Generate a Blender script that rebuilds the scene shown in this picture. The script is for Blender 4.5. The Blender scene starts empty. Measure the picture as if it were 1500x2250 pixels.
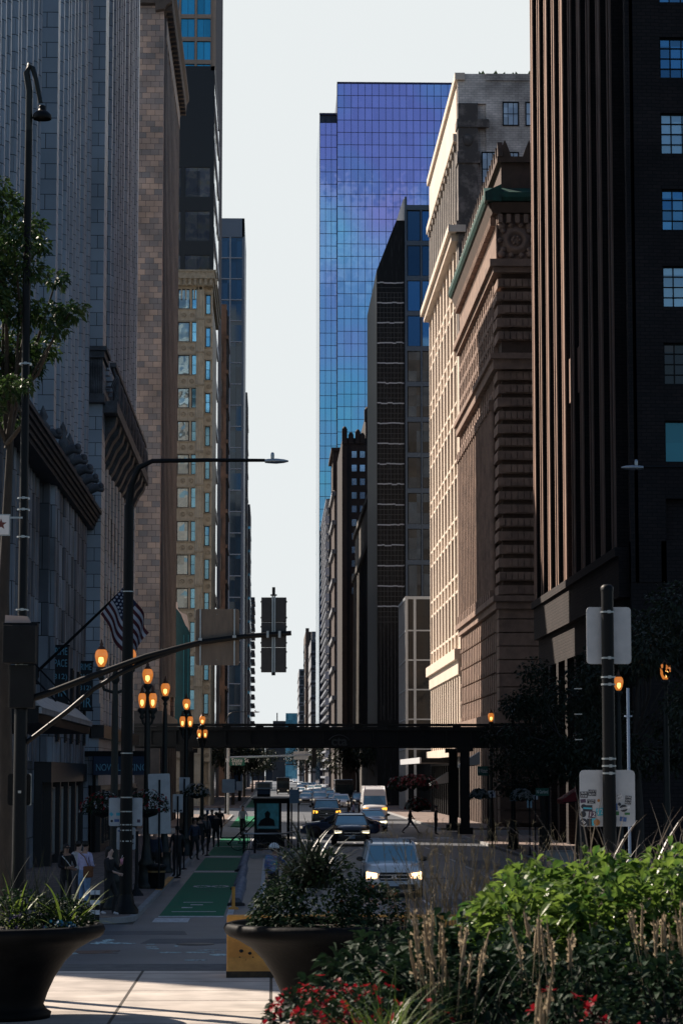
import bpy, bmesh, math, random
import numpy as np
from mathutils import Vector, Matrix
R = math.radians
S = bpy.context.scene
# ------------------------------------------------------------------ camera
EYE = 3.7
FPX, VPX, VPY = 5500.0, 597.0, 1702.0        # focal length and street vanishing point in photo pixels
TILT = math.atan((VPY - 1125) / FPX)
YAW = math.atan((VPX - 750) / FPX * math.cos(TILT))
cam = bpy.data.cameras.new("camera")
camo = bpy.data.objects.new("camera", cam)
S.collection.objects.link(camo)
cam.sensor_fit = 'VERTICAL'; cam.sensor_height = 36.0; cam.lens = 36.0 * FPX / 2250
cam.clip_start = 0.5; cam.clip_end = 12000
camo.location = (0, 0, EYE); camo.rotation_euler = (R(90) + TILT, 0, YAW)
cam.dof.use_dof = True; cam.dof.focus_distance = 75; cam.dof.aperture_fstop = 7.1
S.camera = camo
# ------------------------------------------------------------------ sky, sun, exposure
SUN_EL, SUN_AZ = R(38), R(48)                # azimuth measured to the left of the street direction (+Y)
world = bpy.data.worlds.new("World"); S.world = world; world.use_nodes = True
nt = world.node_tree; nd = nt.nodes; lk = nt.links
bg = nd["Background"]; bg.inputs[1].default_value = 0.05
sky = nd.new("ShaderNodeTexSky"); sky.sky_type = 'NISHITA'; sky.sun_disc = False
sky.sun_elevation = SUN_EL; sky.sun_rotation = -SUN_AZ
sky.air_density = 1.2; sky.dust_density = 2.0; sky.ozone_density = 4.0
tc = nd.new("ShaderNodeTexCoord"); sp = nd.new("ShaderNodeSeparateXYZ"); lk.new(tc.outputs["Generated"], sp.inputs[0])
mp = nd.new("ShaderNodeMapping"); mp.inputs["Scale"].default_value = (1.2, 1.2, 5.0); lk.new(tc.outputs["Generated"], mp.inputs[0])
nz = nd.new("ShaderNodeTexNoise"); nz.inputs["Scale"].default_value = 3.2; nz.inputs["Detail"].default_value = 6
lk.new(mp.outputs[0], nz.inputs["Vector"])
# thin bright cloud sheet over the western horizon, broken cloud to the east
mr = nd.new("ShaderNodeMapRange"); mr.inputs[1].default_value = 0.35; mr.inputs[2].default_value = 0.93
mr.inputs[3].default_value = -0.07; mr.inputs[4].default_value = 0.62; lk.new(sp.outputs[1], mr.inputs[0])
ad = nd.new("ShaderNodeMath"); ad.operation = 'ADD'; lk.new(nz.outputs[0], ad.inputs[0]); lk.new(mr.outputs[0], ad.inputs[1])
mz = nd.new("ShaderNodeMapRange"); mz.inputs[1].default_value = 0.33; mz.inputs[2].default_value = 0.44
mz.inputs[3].default_value = 0.0; mz.inputs[4].default_value = -0.9; lk.new(sp.outputs[2], mz.inputs[0])
ad2 = nd.new("ShaderNodeMath"); ad2.operation = 'ADD'; lk.new(ad.outputs[0], ad2.inputs[0]); lk.new(mz.outputs[0], ad2.inputs[1])
cr = nd.new("ShaderNodeMapRange"); cr.interpolation_type = 'SMOOTHSTEP'; cr.inputs[1].default_value = 0.42; cr.inputs[2].default_value = 0.8
lk.new(ad2.outputs[0], cr.inputs[0])
mx = nd.new("ShaderNodeMix"); mx.data_type = 'RGBA'; lk.new(cr.outputs[0], mx.inputs[0]); lk.new(sky.outputs[0], mx.inputs[6])
mx.inputs[7].default_value = (9.0, 9.45, 9.55, 1)
lk.new(mx.outputs[2], bg.inputs[0])
sl = bpy.data.lights.new("sun", 'SUN'); sl.energy = 5.0; sl.angle = R(0.5); sl.color = (1.0, 0.86, 0.72)
slo = bpy.data.objects.new("sun", sl); S.collection.objects.link(slo)
SUNV = Vector((-math.sin(SUN_AZ) * math.cos(SUN_EL), math.cos(SUN_AZ) * math.cos(SUN_EL), math.sin(SUN_EL)))
slo.rotation_euler = SUNV.to_track_quat('Z', 'Y').to_euler(); slo.location = (-60, 60, 120)
S.view_settings.view_transform = 'Standard'; S.view_settings.look = 'None'
S.view_settings.exposure = 0.86; S.view_settings.gamma = 1.0; S.view_settings.use_curve_mapping = False
S.cycles.max_bounces = 5; S.cycles.diffuse_bounces = 2; S.cycles.glossy_bounces = 3; S.cycles.transmission_bounces = 3
S.cycles.transparent_max_bounces = 6; S.cycles.use_denoising = True; S.cycles.caustics_reflective = False; S.cycles.caustics_refractive = False
random.seed(5); RNG = np.random.default_rng(7)
# ------------------------------------------------------------------ where a photo pixel meets a plane of the place
_f = Vector((-math.sin(YAW) * math.cos(TILT), math.cos(YAW) * math.cos(TILT), math.sin(TILT)))
_r = Vector((math.cos(YAW), math.sin(YAW), 0)); _u = _r.cross(_f)
def ray(px, py): return _f * FPX + _r * (px - 750) + _u * (1125 - py)
def atY(px, py, Y):
    d = ray(px, py); return Vector((0, 0, EYE)) + d * (Y / d.y)
def atX(px, py, X):
    d = ray(px, py); return Vector((0, 0, EYE)) + d * (X / d.x)
def atZ(px, py, Z=0.0):
    d = ray(px, py); return Vector((0, 0, EYE)) + d * ((Z - EYE) / d.z)
def zat(py, Y, px=750): return atY(px, py, Y).z
def xat(px, Y, py=1500): return atY(px, py, Y).x
# ------------------------------------------------------------------ object helpers
def tag(o, label=None, cat=None, group=None, kind=None):
    if label: o["label"] = label
    if cat: o["category"] = cat
    if group: o["group"] = group
    if kind: o["kind"] = kind
    return o
def empty(name, loc, label=None, cat=None, group=None, rz=0.0):
    o = bpy.data.objects.new(name, None); S.collection.objects.link(o)
    o.location = loc; o.rotation_euler = (0, 0, rz); o.empty_display_size = 0.3
    return tag(o, label, cat, group)
def copy_tree(o, parent=None, loc=None, rz=None):
    c = o.copy(); S.collection.objects.link(c); c.parent = parent
    for ch in list(o.children): copy_tree(ch, c)
    if loc is not None: c.location = loc
    if rz is not None: c.rotation_euler = (0, 0, rz)
    return c
class MB:
    def __init__(s): s.v = []; s.f = []; s.m = []; s.s = []
    def add(s, vs, fs, m=0, smooth=False):
        b = len(s.v); s.v.extend([tuple(p) for p in vs])
        for q in fs: s.f.append(tuple(b + i for i in q)); s.m.append(m); s.s.append(smooth)
        return s
    def box(s, x0, x1, y0, y1, z0, z1, m=0):
        return s.add([(x0,y0,z0),(x1,y0,z0),(x1,y1,z0),(x0,y1,z0),(x0,y0,z1),(x1,y0,z1),(x1,y1,z1),(x0,y1,z1)],
              [(3,2,1,0),(4,5,6,7),(0,1,5,4),(1,2,6,5),(2,3,7,6),(3,0,4,7)], m)
    def obox(s, o, U, N, u0, u1, n0, n1, z0, z1, m=0):
        P = lambda u, n, z: (o[0]+U[0]*u+N[0]*n, o[1]+U[1]*u+N[1]*n, o[2]+z)
        return s.add([P(u0,n0,z0),P(u1,n0,z0),P(u1,n1,z0),P(u0,n1,z0),P(u0,n0,z1),P(u1,n0,z1),P(u1,n1,z1),P(u0,n1,z1)],
              [(3,2,1,0),(4,5,6,7),(0,1,5,4),(1,2,6,5),(2,3,7,6),(3,0,4,7)], m)
    def quad(s, a, b, c, d, m=0): return s.add([a,b,c,d], [(0,1,2,3)], m)
    def tube(s, pts, rad, n=8, m=0, caps=True):
        pts = [Vector(p) for p in pts]
        if not hasattr(rad, '__len__'): rad = [rad] * len(pts)
        vs = []; up = Vector((0.123, 0.31, 0.95)).normalized()
        for i, p in enumerate(pts):
            t = (pts[min(i+1, len(pts)-1)] - pts[max(i-1, 0)]).normalized()
            a = t.cross(up)
            if a.length < 1e-3: a = t.cross(Vector((1,0,0)))
            a.normalize(); b = t.cross(a)
            for k in range(n):
                w = 2*math.pi*k/n; vs.append(p + (a*math.cos(w) + b*math.sin(w)) * rad[i])
        fs = []
        for i in range(len(pts)-1):
            for k in range(n):
                k2 = (k+1) % n; fs.append((i*n+k, i*n+k2, (i+1)*n+k2, (i+1)*n+k))
        s.add(vs, fs, m, n > 5)
        if caps: s.add(vs[:n], [tuple(range(n))], m); s.add(vs[-n:], [tuple(reversed(range(n)))], m)
        return s
    def lathe(s, prof, c=(0,0,0), n=20, m=0, smooth=True):
        vs = []
        for r, z in prof:
            for k in range(n):
                w = 2*math.pi*k/n; vs.append((c[0]+r*math.cos(w), c[1]+r*math.sin(w), c[2]+z))
        fs = [(i*n+k, i*n+(k+1)%n, (i+1)*n+(k+1)%n, (i+1)*n+k) for i in range(len(prof)-1) for k in range(n)]
        return s.add(vs, fs, m, smooth)
    def ell(s, c, rx, ry, rz, m=0, n=12, k=8):
        vs = []; fs = []
        for i in range(k+1):
            a = math.pi*i/k - math.pi/2
            for j in range(n):
                b = 2*math.pi*j/n; vs.append((c[0]+rx*math.cos(a)*math.cos(b), c[1]+ry*math.cos(a)*math.sin(b), c[2]+rz*math.sin(a)))
        for i in range(k):
            for j in range(n): fs.append((i*n+j, i*n+(j+1)%n, (i+1)*n+(j+1)%n, (i+1)*n+j))
        return s.add(vs, fs, m, True)
    def loft(s, rings, m=0, smooth=True, caps=True):
        n = len(rings[0]); vs = [p for r in rings for p in r]
        fs = [(i*n+k, i*n+(k+1)%n, (i+1)*n+(k+1)%n, (i+1)*n+k) for i in range(len(rings)-1) for k in range(n)]
        s.add(vs, fs, m, smooth)
        if caps: s.add(rings[0], [tuple(reversed(range(n)))], m); s.add(rings[-1], [tuple(range(n))], m)
        return s
    def plate(s, poly, axis, a, b, m=0):
        """extrude a 2-D outline between a and b along axis ('x': poly is (y,z); 'y': (x,z); 'z': (x,y))"""
        f = {'x': lambda p, t: (t, p[0], p[1]), 'y': lambda p, t: (p[0], t, p[1]), 'z': lambda p, t: (p[0], p[1], t)}[axis]
        n = len(poly); vs = [f(p, a) for p in poly] + [f(p, b) for p in poly]
        fs = [tuple(range(n)), tuple(reversed(range(n, 2*n)))] + [(i, (i+1) % n, n+(i+1) % n, n+i) for i in range(n)]
        return s.add(vs, fs, m)
    def raw(s, V, F, m=0, smooth=False):
        b = len(s.v); s.v.extend(map(tuple, V)); s.f.extend([tuple(int(b+i) for i in q) for q in F])
        s.m.extend([m]*len(F) if np.isscalar(m) else list(m)); s.s.extend([smooth]*len(F)); return s
    def mesh(s, name, mats, off=(0,0,0)):
        me = bpy.data.meshes.new(name)
        V = np.asarray(s.v, dtype=float) - np.asarray(off, dtype=float)
        me.from_pydata(V.tolist(), [], s.f)
        if not isinstance(mats, (list, tuple)): mats = [mats]
        for x in mats: me.materials.append(x)
        me.polygons.foreach_set("material_index", s.m); me.polygons.foreach_set("use_smooth", s.s)
        me.validate(); me.update()
        return me
    def build(s, name, mats, parent=None, rel=True, fix=True, bevel=0, kind=None):
        off = tuple(parent.location) if (parent is not None and rel) else (0,0,0)
        if parent is not None and rel and parent.parent is not None: off = tuple(Vector(off) + parent.parent.location)
        me = s.mesh(name, mats, off)
        if fix:
            bm = bmesh.new(); bm.from_mesh(me); bmesh.ops.recalc_face_normals(bm, faces=bm.faces); bm.to_mesh(me); bm.free()
        o = bpy.data.objects.new(name, me); S.collection.objects.link(o); o.parent = parent
        if bevel:
            b = o.modifiers.new("bevel", 'BEVEL'); b.width = bevel; b.segments = 2; b.limit_method = 'ANGLE'; b.angle_limit = R(40)
        if kind: o["kind"] = kind
        return o
def place(me, name, parent, loc, rz=0):
    o = bpy.data.objects.new(name, me); S.collection.objects.link(o); o.parent = parent; o.location = loc; o.rotation_euler = (0,0,rz); return o
def rrect(x0, x1, z0, z1, r, n=4):
    pts = []
    for cx, cz, a0 in ((x1-r, z1-r, 0), (x0+r, z1-r, 90), (x0+r, z0+r, 180), (x1-r, z0+r, 270)):
        for k in range(n+1):
            a = R(a0 + 90*k/n); pts.append((cx+r*math.cos(a), cz+r*math.sin(a)))
    return pts
def text_mesh(txt, size, depth=0.004, align='CENTER', font_off=0.0, space=1.0):
    cu = bpy.data.curves.new("lettering", 'FONT'); cu.body = txt; cu.size = size; cu.extrude = depth; cu.align_x = align; cu.align_y = 'CENTER'
    cu.offset = font_off; cu.space_character = space; cu.resolution_u = 3
    o = bpy.data.objects.new("lettering", cu); S.collection.objects.link(o)
    dg = bpy.context.evaluated_depsgraph_get(); me = bpy.data.meshes.new_from_object(o.evaluated_get(dg))
    bpy.data.objects.remove(o); bpy.data.curves.remove(cu); me.materials.clear()
    return me
def text(txt, size, loc, mat, parent, rot=(R(90), 0, 0), name="lettering", **kw):
    me = text_mesh(txt, size, **kw); me.materials.append(mat)
    o = bpy.data.objects.new(name, me); S.collection.objects.link(o); o.parent = parent
    o.location = Vector(loc) - (parent.location if parent else Vector()); o.rotation_euler = rot
    return o
# ------------------------------------------------------------------ materials
def _base(name):
    m = bpy.data.materials.new(name); m.use_nodes = True
    return m, m.node_tree.nodes, m.node_tree.links, m.node_tree.nodes["Principled BSDF"]
def c4(c): return (c[0], c[1], c[2], 1)
def M(name, col, rough=0.6, metal=0.0, col2=None, scale=1.0, bump=0.0, bscale=25.0, spec=0.5, stretch=(1,1,1), emit=None, es=1.0, coat=0.0, sub=0.0, thr=(0.35,0.65)):
    m, N, L, b = _base(name)
    b.inputs["Base Color"].default_value = c4(col); b.inputs["Roughness"].default_value = rough; b.inputs["Metallic"].default_value = metal
    b.inputs["Specular IOR Level"].default_value = spec; b.inputs["Coat Weight"].default_value = coat
    if emit: b.inputs["Emission Color"].default_value = c4(emit); b.inputs["Emission Strength"].default_value = es
    if col2 or bump:
        t = N.new("ShaderNodeTexCoord"); mpn = N.new("ShaderNodeMapping"); mpn.inputs["Scale"].default_value = stretch; L.new(t.outputs["Object"], mpn.inputs[0])
    if col2:
        n = N.new("ShaderNodeTexNoise"); n.inputs["Scale"].default_value = scale; n.inputs["Detail"].default_value = 5; n.inputs["Roughness"].default_value = 0.65
        L.new(mpn.outputs[0], n.inputs["Vector"])
        r = N.new("ShaderNodeMapRange"); r.inputs[1].default_value = thr[0]; r.inputs[2].default_value = thr[1]; L.new(n.outputs[0], r.inputs[0])
        x = N.new("ShaderNodeMix"); x.data_type = 'RGBA'; L.new(r.outputs[0], x.inputs[0]); x.inputs[6].default_value = c4(col); x.inputs[7].default_value = c4(col2)
        L.new(x.outputs[2], b.inputs["Base Color"])
    if bump:
        n2 = N.new("ShaderNodeTexNoise"); n2.inputs["Scale"].default_value = bscale; n2.inputs["Detail"].default_value = 4; L.new(mpn.outputs[0], n2.inputs["Vector"])
        bu = N.new("ShaderNodeBump"); bu.inputs["Strength"].default_value = bump; bu.inputs["Distance"].default_value = 0.02
        L.new(n2.outputs[0], bu.inputs["Height"]); L.new(bu.outputs[0], b.inputs["Normal"])
    return m
def BR(name, c1, c2, mortar, bw, bh, ms, rough=0.75, off=0.5, bump=0.4, nz_amt=0.35, vertical=False, nscale=0.5, spec=0.3):
    """blocks or bricks laid in the wall plane: u = x + y along the wall, v = z"""
    m, N, L, b = _base(name); b.inputs["Roughness"].default_value = rough; b.inputs["Specular IOR Level"].default_value = spec
    t = N.new("ShaderNodeTexCoord"); s = N.new("ShaderNodeSeparateXYZ"); L.new(t.outputs["Object"], s.inputs[0])
    a = N.new("ShaderNodeMath"); a.operation = 'ADD'; L.new(s.outputs[0], a.inputs[0]); L.new(s.outputs[1], a.inputs[1])
    c = N.new("ShaderNodeCombineXYZ")
    L.new(a.outputs[0], c.inputs[1 if vertical else 0]); L.new(s.outputs[2], c.inputs[0 if vertical else 1])
    k = N.new("ShaderNodeTexBrick"); k.offset = off; L.new(c.outputs[0], k.inputs["Vector"])
    k.inputs["Color1"].default_value = c4(c1); k.inputs["Color2"].default_value = c4(c2); k.inputs["Mortar"].default_value = c4(mortar)
    k.inputs["Scale"].default_value = 1.0; k.inputs["Brick Width"].default_value = bw; k.inputs["Row Height"].default_value = bh
    k.inputs["Mortar Size"].default_value = ms; k.inputs["Mortar Smooth"].default_value = 0.3; k.inputs["Bias"].default_value = 0.0
    n = N.new("ShaderNodeTexNoise"); n.inputs["Scale"].default_value = nscale; n.inputs["Detail"].default_value = 6; L.new(t.outputs["Object"], n.inputs["Vector"])
    r = N.new("ShaderNodeMapRange"); r.inputs[1].default_value = 0.3; r.inputs[2].default_value = 0.7; r.inputs[3].default_value = 1 - nz_amt; r.inputs[4].default_value = 1 + nz_amt * .5
    L.new(n.outputs[0], r.inputs[0])
    x = N.new("ShaderNodeMix"); x.data_type = 'RGBA'; x.blend_type = 'MULTIPLY'; x.inputs[0].default_value = 1.0
    L.new(k.outputs[0], x.inputs[6]); L.new(r.outputs[0], x.inputs[7]); L.new(x.outputs[2], b.inputs["Base Color"])
    if bump:
        iv = N.new("ShaderNodeMath"); iv.operation = 'SUBTRACT'; iv.inputs[0].default_value = 1.0; L.new(k.outputs["Fac"], iv.inputs[1])
        bu = N.new("ShaderNodeBump"); bu.inputs["Strength"].default_value = bump; bu.inputs["Distance"].default_value = 0.03
        L.new(iv.outputs[0], bu.inputs["Height"]); L.new(bu.outputs[0], b.inputs["Normal"])
    return m
def GL(name, tint, rough=0.06, metal=0.8, wob=0.02, cell=(1.5, 3.0), spec=0.6, var=0.25, warp=0.0, tint2=None, blot=.03):
    """coated window glass: every pane of size cell is set at a slightly different angle and shade"""
    m, N, L, b = _base(name); b.inputs["Roughness"].default_value = rough; b.inputs["Metallic"].default_value = metal; b.inputs["Specular IOR Level"].default_value = spec
    t = N.new("ShaderNodeTexCoord"); s = N.new("ShaderNodeSeparateXYZ"); L.new(t.outputs["Object"], s.inputs[0])
    oi = N.new("ShaderNodeObjectInfo")
    a = N.new("ShaderNodeMath"); a.operation = 'ADD'; L.new(s.outputs[0], a.inputs[0]); L.new(s.outputs[1], a.inputs[1])
    def cellnode(src, size):
        d = N.new("ShaderNodeMath"); d.operation = 'DIVIDE'; L.new(src, d.inputs[0]); d.inputs[1].default_value = size
        f = N.new("ShaderNodeMath"); f.operation = 'FLOOR'; L.new(d.outputs[0], f.inputs[0]); return f.outputs[0]
    c = N.new("ShaderNodeCombineXYZ"); L.new(cellnode(a.outputs[0], cell[0]), c.inputs[0]); L.new(cellnode(s.outputs[2], cell[1]), c.inputs[1]); L.new(oi.outputs["Random"], c.inputs[2])
    w = N.new("ShaderNodeTexWhiteNoise"); L.new(c.outputs[0], w.inputs["Vector"])
    g = N.new("ShaderNodeNewGeometry")
    sb = N.new("ShaderNodeVectorMath"); sb.operation = 'SUBTRACT'; L.new(w.outputs["Color"], sb.inputs[0]); sb.inputs[1].default_value = (.5,.5,.5)
    sc = N.new("ShaderNodeVectorMath"); sc.operation = 'SCALE'; L.new(sb.outputs[0], sc.inputs[0]); sc.inputs["Scale"].default_value = wob
    an = N.new("ShaderNodeVectorMath"); an.operation = 'ADD'; L.new(g.outputs["Normal"], an.inputs[0]); L.new(sc.outputs[0], an.inputs[1])
    last = an
    if warp:
        n = N.new("ShaderNodeTexNoise"); n.inputs["Scale"].default_value = 0.7; n.inputs["Detail"].default_value = 1; L.new(t.outputs["Object"], n.inputs["Vector"])
        s2 = N.new("ShaderNodeVectorMath"); s2.operation = 'SUBTRACT'; L.new(n.outputs["Color"], s2.inputs[0]); s2.inputs[1].default_value = (.5,.5,.5)
        s3 = N.new("ShaderNodeVectorMath"); s3.operation = 'SCALE'; L.new(s2.outputs[0], s3.inputs[0]); s3.inputs["Scale"].default_value = warp
        a3 = N.new("ShaderNodeVectorMath"); a3.operation = 'ADD'; L.new(an.outputs[0], a3.inputs[0]); L.new(s3.outputs[0], a3.inputs[1]); last = a3
    no = N.new("ShaderNodeVectorMath"); no.operation = 'NORMALIZE'; L.new(last.outputs[0], no.inputs[0]); L.new(no.outputs[0], b.inputs["Normal"])
    r = N.new("ShaderNodeMapRange"); r.inputs[3].default_value = 1 - var; r.inputs[4].default_value = 1 + var; L.new(w.outputs["Value"], r.inputs[0])
    x = N.new("ShaderNodeMix"); x.data_type = 'RGBA'; x.blend_type = 'MULTIPLY'; x.inputs[0].default_value = 1; x.inputs[6].default_value = c4(tint); L.new(r.outputs[0], x.inputs[7])
    if tint2:      # reflected sky and cloud hues painted into the tint as large blotches
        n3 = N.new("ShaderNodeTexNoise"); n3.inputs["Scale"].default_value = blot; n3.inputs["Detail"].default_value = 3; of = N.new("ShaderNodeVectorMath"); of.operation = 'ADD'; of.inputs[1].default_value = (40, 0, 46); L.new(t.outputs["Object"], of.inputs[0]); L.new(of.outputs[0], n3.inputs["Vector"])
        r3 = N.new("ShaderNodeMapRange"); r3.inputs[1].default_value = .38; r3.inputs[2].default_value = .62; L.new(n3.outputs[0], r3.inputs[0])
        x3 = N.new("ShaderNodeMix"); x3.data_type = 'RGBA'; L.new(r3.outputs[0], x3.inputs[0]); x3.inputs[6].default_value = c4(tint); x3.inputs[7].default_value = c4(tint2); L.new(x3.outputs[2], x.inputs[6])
    L.new(x.outputs[2], b.inputs["Base Color"])
    return m
def LEAF(name, c1, c2, rough=0.45, trans=0.35, scale=6.0, spec=0.35):
    """leaf: gloss and diffuse, with light coming through it"""
    m, N, L, b = _base(name); b.inputs["Roughness"].default_value = rough; b.inputs["Specular IOR Level"].default_value = spec
    t = N.new("ShaderNodeTexCoord"); n = N.new("ShaderNodeTexNoise"); n.inputs["Scale"].default_value = scale; n.inputs["Detail"].default_value = 2; L.new(t.outputs["Object"], n.inputs["Vector"])
    r = N.new("ShaderNodeMapRange"); r.inputs[1].default_value = 0.35; r.inputs[2].default_value = 0.65; L.new(n.outputs[0], r.inputs[0])
    x = N.new("ShaderNodeMix"); x.data_type = 'RGBA'; L.new(r.outputs[0], x.inputs[0]); x.inputs[6].default_value = c4(c1); x.inputs[7].default_value = c4(c2)
    L.new(x.outputs[2], b.inputs["Base Color"])
    tr = N.new("ShaderNodeBsdfTranslucent"); L.new(x.outputs[2], tr.inputs[0])
    ms = N.new("ShaderNodeMixShader"); ms.inputs[0].default_value = trans; L.new(b.outputs[0], ms.inputs[1]); L.new(tr.outputs[0], ms.inputs[2])
    L.new(ms.outputs[0], N["Material Output"].inputs[0])
    return m
# shared materials
mBlack = M("black_paint", (.004,.005,.007), .55, col2=(.008,.010,.012), scale=3, spec=.2)
mBlackGloss = M("black_gloss_paint", (.003,.004,.005), .48, spec=.2)
mSteel = M("galvanised_steel", (.42,.45,.47), .38, .85, col2=(.33,.36,.38), scale=6)
mAlu = M("sheet_aluminium", (.50,.53,.56), .55, .35, col2=(.42,.45,.48), scale=4, bump=.05)
mBrown = M("weathered_sign_back", (.16,.125,.095), .7, col2=(.12,.095,.075), scale=5, stretch=(3,1,.6))
mRubber = M("rubber", (.012,.012,.013), .85)
mWhite = M("white_paint", (.78,.79,.80), .5, col2=(.68,.69,.7), scale=5)
mLamp = M("lamp_globe_lit", (.55,.22,.06), .2, col2=(.45,.16,.04), scale=9, emit=(1.0,.30,.05), es=.30, coat=.5)
mLampHot = M("lamp_bulb_lit", (1,.6,.25), .3, emit=(1.0,.50,.13), es=1.5)
mGlobe = M("clear_lamp_globe", (.7,.72,.72), .25, spec=.6)
mVoidGlass = GL("black_window_glass", (.008,.010,.013), .12, 0.0, .03, (1.2, 2.2), spec=.25)
mDarkGlass = GL("dark_window_glass", (.05,.07,.09), .07, .35, .03, (1.2, 2.2))
mBlueGlass = GL("blue_window_glass", (.10,.33,.55), .06, .75, .03, (1.1, 1.6))
mTrunk = M("tree_bark", (.05,.042,.035), .9, col2=(.03,.026,.022), scale=9, bump=.5, bscale=12, stretch=(1,1,.3))
mConc = M("plain_concrete", (.36,.34,.32), .85, col2=(.27,.26,.25), scale=1.5, bump=.15, bscale=40)
# ================================================================== GROUND
def road_mat(name, c1, c2, lines=False):
    m = M(name, c1, .75, col2=c2, scale=.35, bump=.35, bscale=60, spec=.35, thr=(.3,.7))
    return m
mRoad = road_mat("asphalt", (.125,.135,.15), (.075,.082,.092)); mRoad.node_tree.nodes['Principled BSDF'].inputs['Roughness'].default_value = .52
mGround = M("city_ground", (.026,.032,.028), .9, col2=(.018,.022,.02), scale=.02)
mGreen = M("green_lane_paint", (.008,.17,.085), .8, col2=(.03,.11,.075), scale=1.3, bump=.25, bscale=60, thr=(.5,.8), spec=.2)
mMark = M("worn_road_paint", (.62,.64,.66), .7, col2=(.26,.27,.28), scale=6, thr=(.42,.68))
mMarkC = M("cyan_survey_paint", (.45,.66,.70), .7, col2=(.14,.16,.17), scale=9, thr=(.45,.6))
mIronC = M("worn_cast_iron", (.05,.05,.052), .5, .5, col2=(.09,.08,.075), scale=14, bump=.5, bscale=30)
mRust = M("rust_stain", (.16,.075,.04), .8, col2=(.1,.08,.07), scale=4)
mKerb = M("kerb_concrete", (.34,.34,.34), .85, col2=(.24,.24,.24), scale=2, bump=.2)
mYellow = M("yellow_paint", (.80,.37,.07), .65, col2=(.56,.24,.045), scale=3, bump=.2)
mWalk = BR("sidewalk_slabs", (.24,.20,.18), (.20,.175,.16), (.07,.065,.06), 1.5, 1.5, .012, .85, .0, .3)
def slab_mat(name, c1, c2, mort, bw, bh, ms):
    m = BR(name, c1, c2, mort, bw, bh, ms, .8, .0, .5, .3, nscale=1.2)
    # ground slabs: lay the joints in the x-y plane
    L = m.node_tree.links; N = m.node_tree.nodes
    k = [n for n in N if n.type == 'TEX_BRICK'][0]; t = [n for n in N if n.type == 'TEX_COORD'][0]
    L.new(t.outputs["Object"], k.inputs["Vector"]); return m
mWalk = slab_mat("sidewalk_slabs", (.25,.19,.165), (.20,.16,.145), (.06,.055,.05), 1.5, 1.5, .015)
mPlaza = slab_mat("plaza_concrete", (.50,.45,.40), (.43,.385,.345), (.07,.06,.05), 2.42, 1.9, .03)
def struct(name, mb, mat, **k):
    o = mb.build(name, mat, None, **k); o["kind"] = "structure"; return o
struct("ground", MB().box(-3000, 3000, -300, 6000, -3, -.012), mGround)
struct("road", MB().box(-3.44, 11.2, 48.3, 1500, -.5, 0).box(-140, -3.44, 48.3, 63, -.5, 0).box(11.2, 160, 48.3, 66, -.5, 0)
       .box(-160, -3.44, 151, 176, -.5, 0).box(11.2, 160, 149, 169, -.5, 0).box(-160, -3.44, 228, 283, -.5, 0).box(11.2, 160, 270, 284, -.5, 0), mRoad)
struct("plaza_pavement", MB().box(-9, 8, 26, 48.1, -.5, .006), mPlaza)
# grooved apron between plaza and road
gm = MB()
for i in range(9): gm.box(-60, 60, 48.12 + i*.19, 48.22 + i*.19, -.1, .016)
struct("grooved_gutter", gm, M("grooved_gutter", (.19,.19,.19), .85, col2=(.13,.13,.135), scale=3))
def walk(x0, x1, y0, y1, side, rad=0):
    """raised sidewalk with a kerb stone along the street side"""
    kx = x1 if side < 0 else x0
    if rad:      # rounded street corner at the near end
        def outline(ins):
            pts = [(x0, y0+ins), ] ; cx = kx + side*rad
            arc = [(cx - side*(rad-ins)*math.sin(R(a)), y0 + rad - (rad-ins)*math.cos(R(a))) for a in range(0, 91, 9)]
            return [(x0 if side < 0 else x1, y0+ins)] + arc + [(kx + side*ins, y1), ((x0 if side < 0 else x1), y1)]
        a = MB().plate(outline(0), 'z', -.3, .125); b = MB().plate(outline(.17), 'z', -.3, .131)
        struct("kerb", a, mKerb); struct("sidewalk", b, mWalk)
    else:
        k0, k1 = (kx-.17, kx) if side < 0 else (kx, kx+.17)
        struct("kerb", MB().box(k0, k1, y0, y1, -.3, .125), mKerb)
        struct("sidewalk", MB().box(x0, k0-.002, y0, y1, -.3, .131) if side < 0 else MB().box(k1+.002, x1, y0, y1, -.3, .131), mWalk)
walk(-40, -3.44, 63.2, 151, -1, 1.6); walk(-40, -3.44, 176, 228, -1); walk(-40, -3.44, 283, 1500, -1)
walk(11.2, 60, 66, 149, 1, 2.0); walk(11.2, 60, 169, 270, 1); walk(11.2, 60, 284, 1500, 1)
struct("kerb_marking", MB().box(-3.62, -3.435, 79, 89, .1, .1325), mYellow)
# green bicycle lane with white edge lines, broken at crossings
gl = MB(); wl = MB()
for y0, y1 in ((66.5, 96), (98, 113), (116, 150), (178, 225), (285, 420)):
    gl.box(-2.95, -1.25, y0, y1, -.02, .005)
for y0, y1 in ((66.5, 150), (178, 225)):
    wl.box(-3.16, -3.04, y0, y1, -.02, .0055) if 0 else None
    wl.box(-1.18, -1.02, y0, y1, -.02, .005); wl.box(-.36, -.2, y0, 112, -.02, .005) if y0 < 100 else None
for y in (66.2, 97.1, 114.6, 130, 140, 150.4): wl.box(-2.95, -1.25, y, y+.4, -.02, .007)
for k in range(6): wl.box(-3.0+k*2.4, -2.1+k*2.4, 63.9, 65.7, -.02, .005)        # zebra crossing blocks
for k in range(7): wl.box(-3.0+k*2.1, -2.1+k*2.1, 146.5, 149.5, -.02, .005)
for k in range(7): wl.box(-3.0+k*2.1, -2.1+k*2.1, 179.5, 182.5, -.02, .005)
wl.box(1.2, 11, 143.2, 143.8, -.02, .006)
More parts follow.
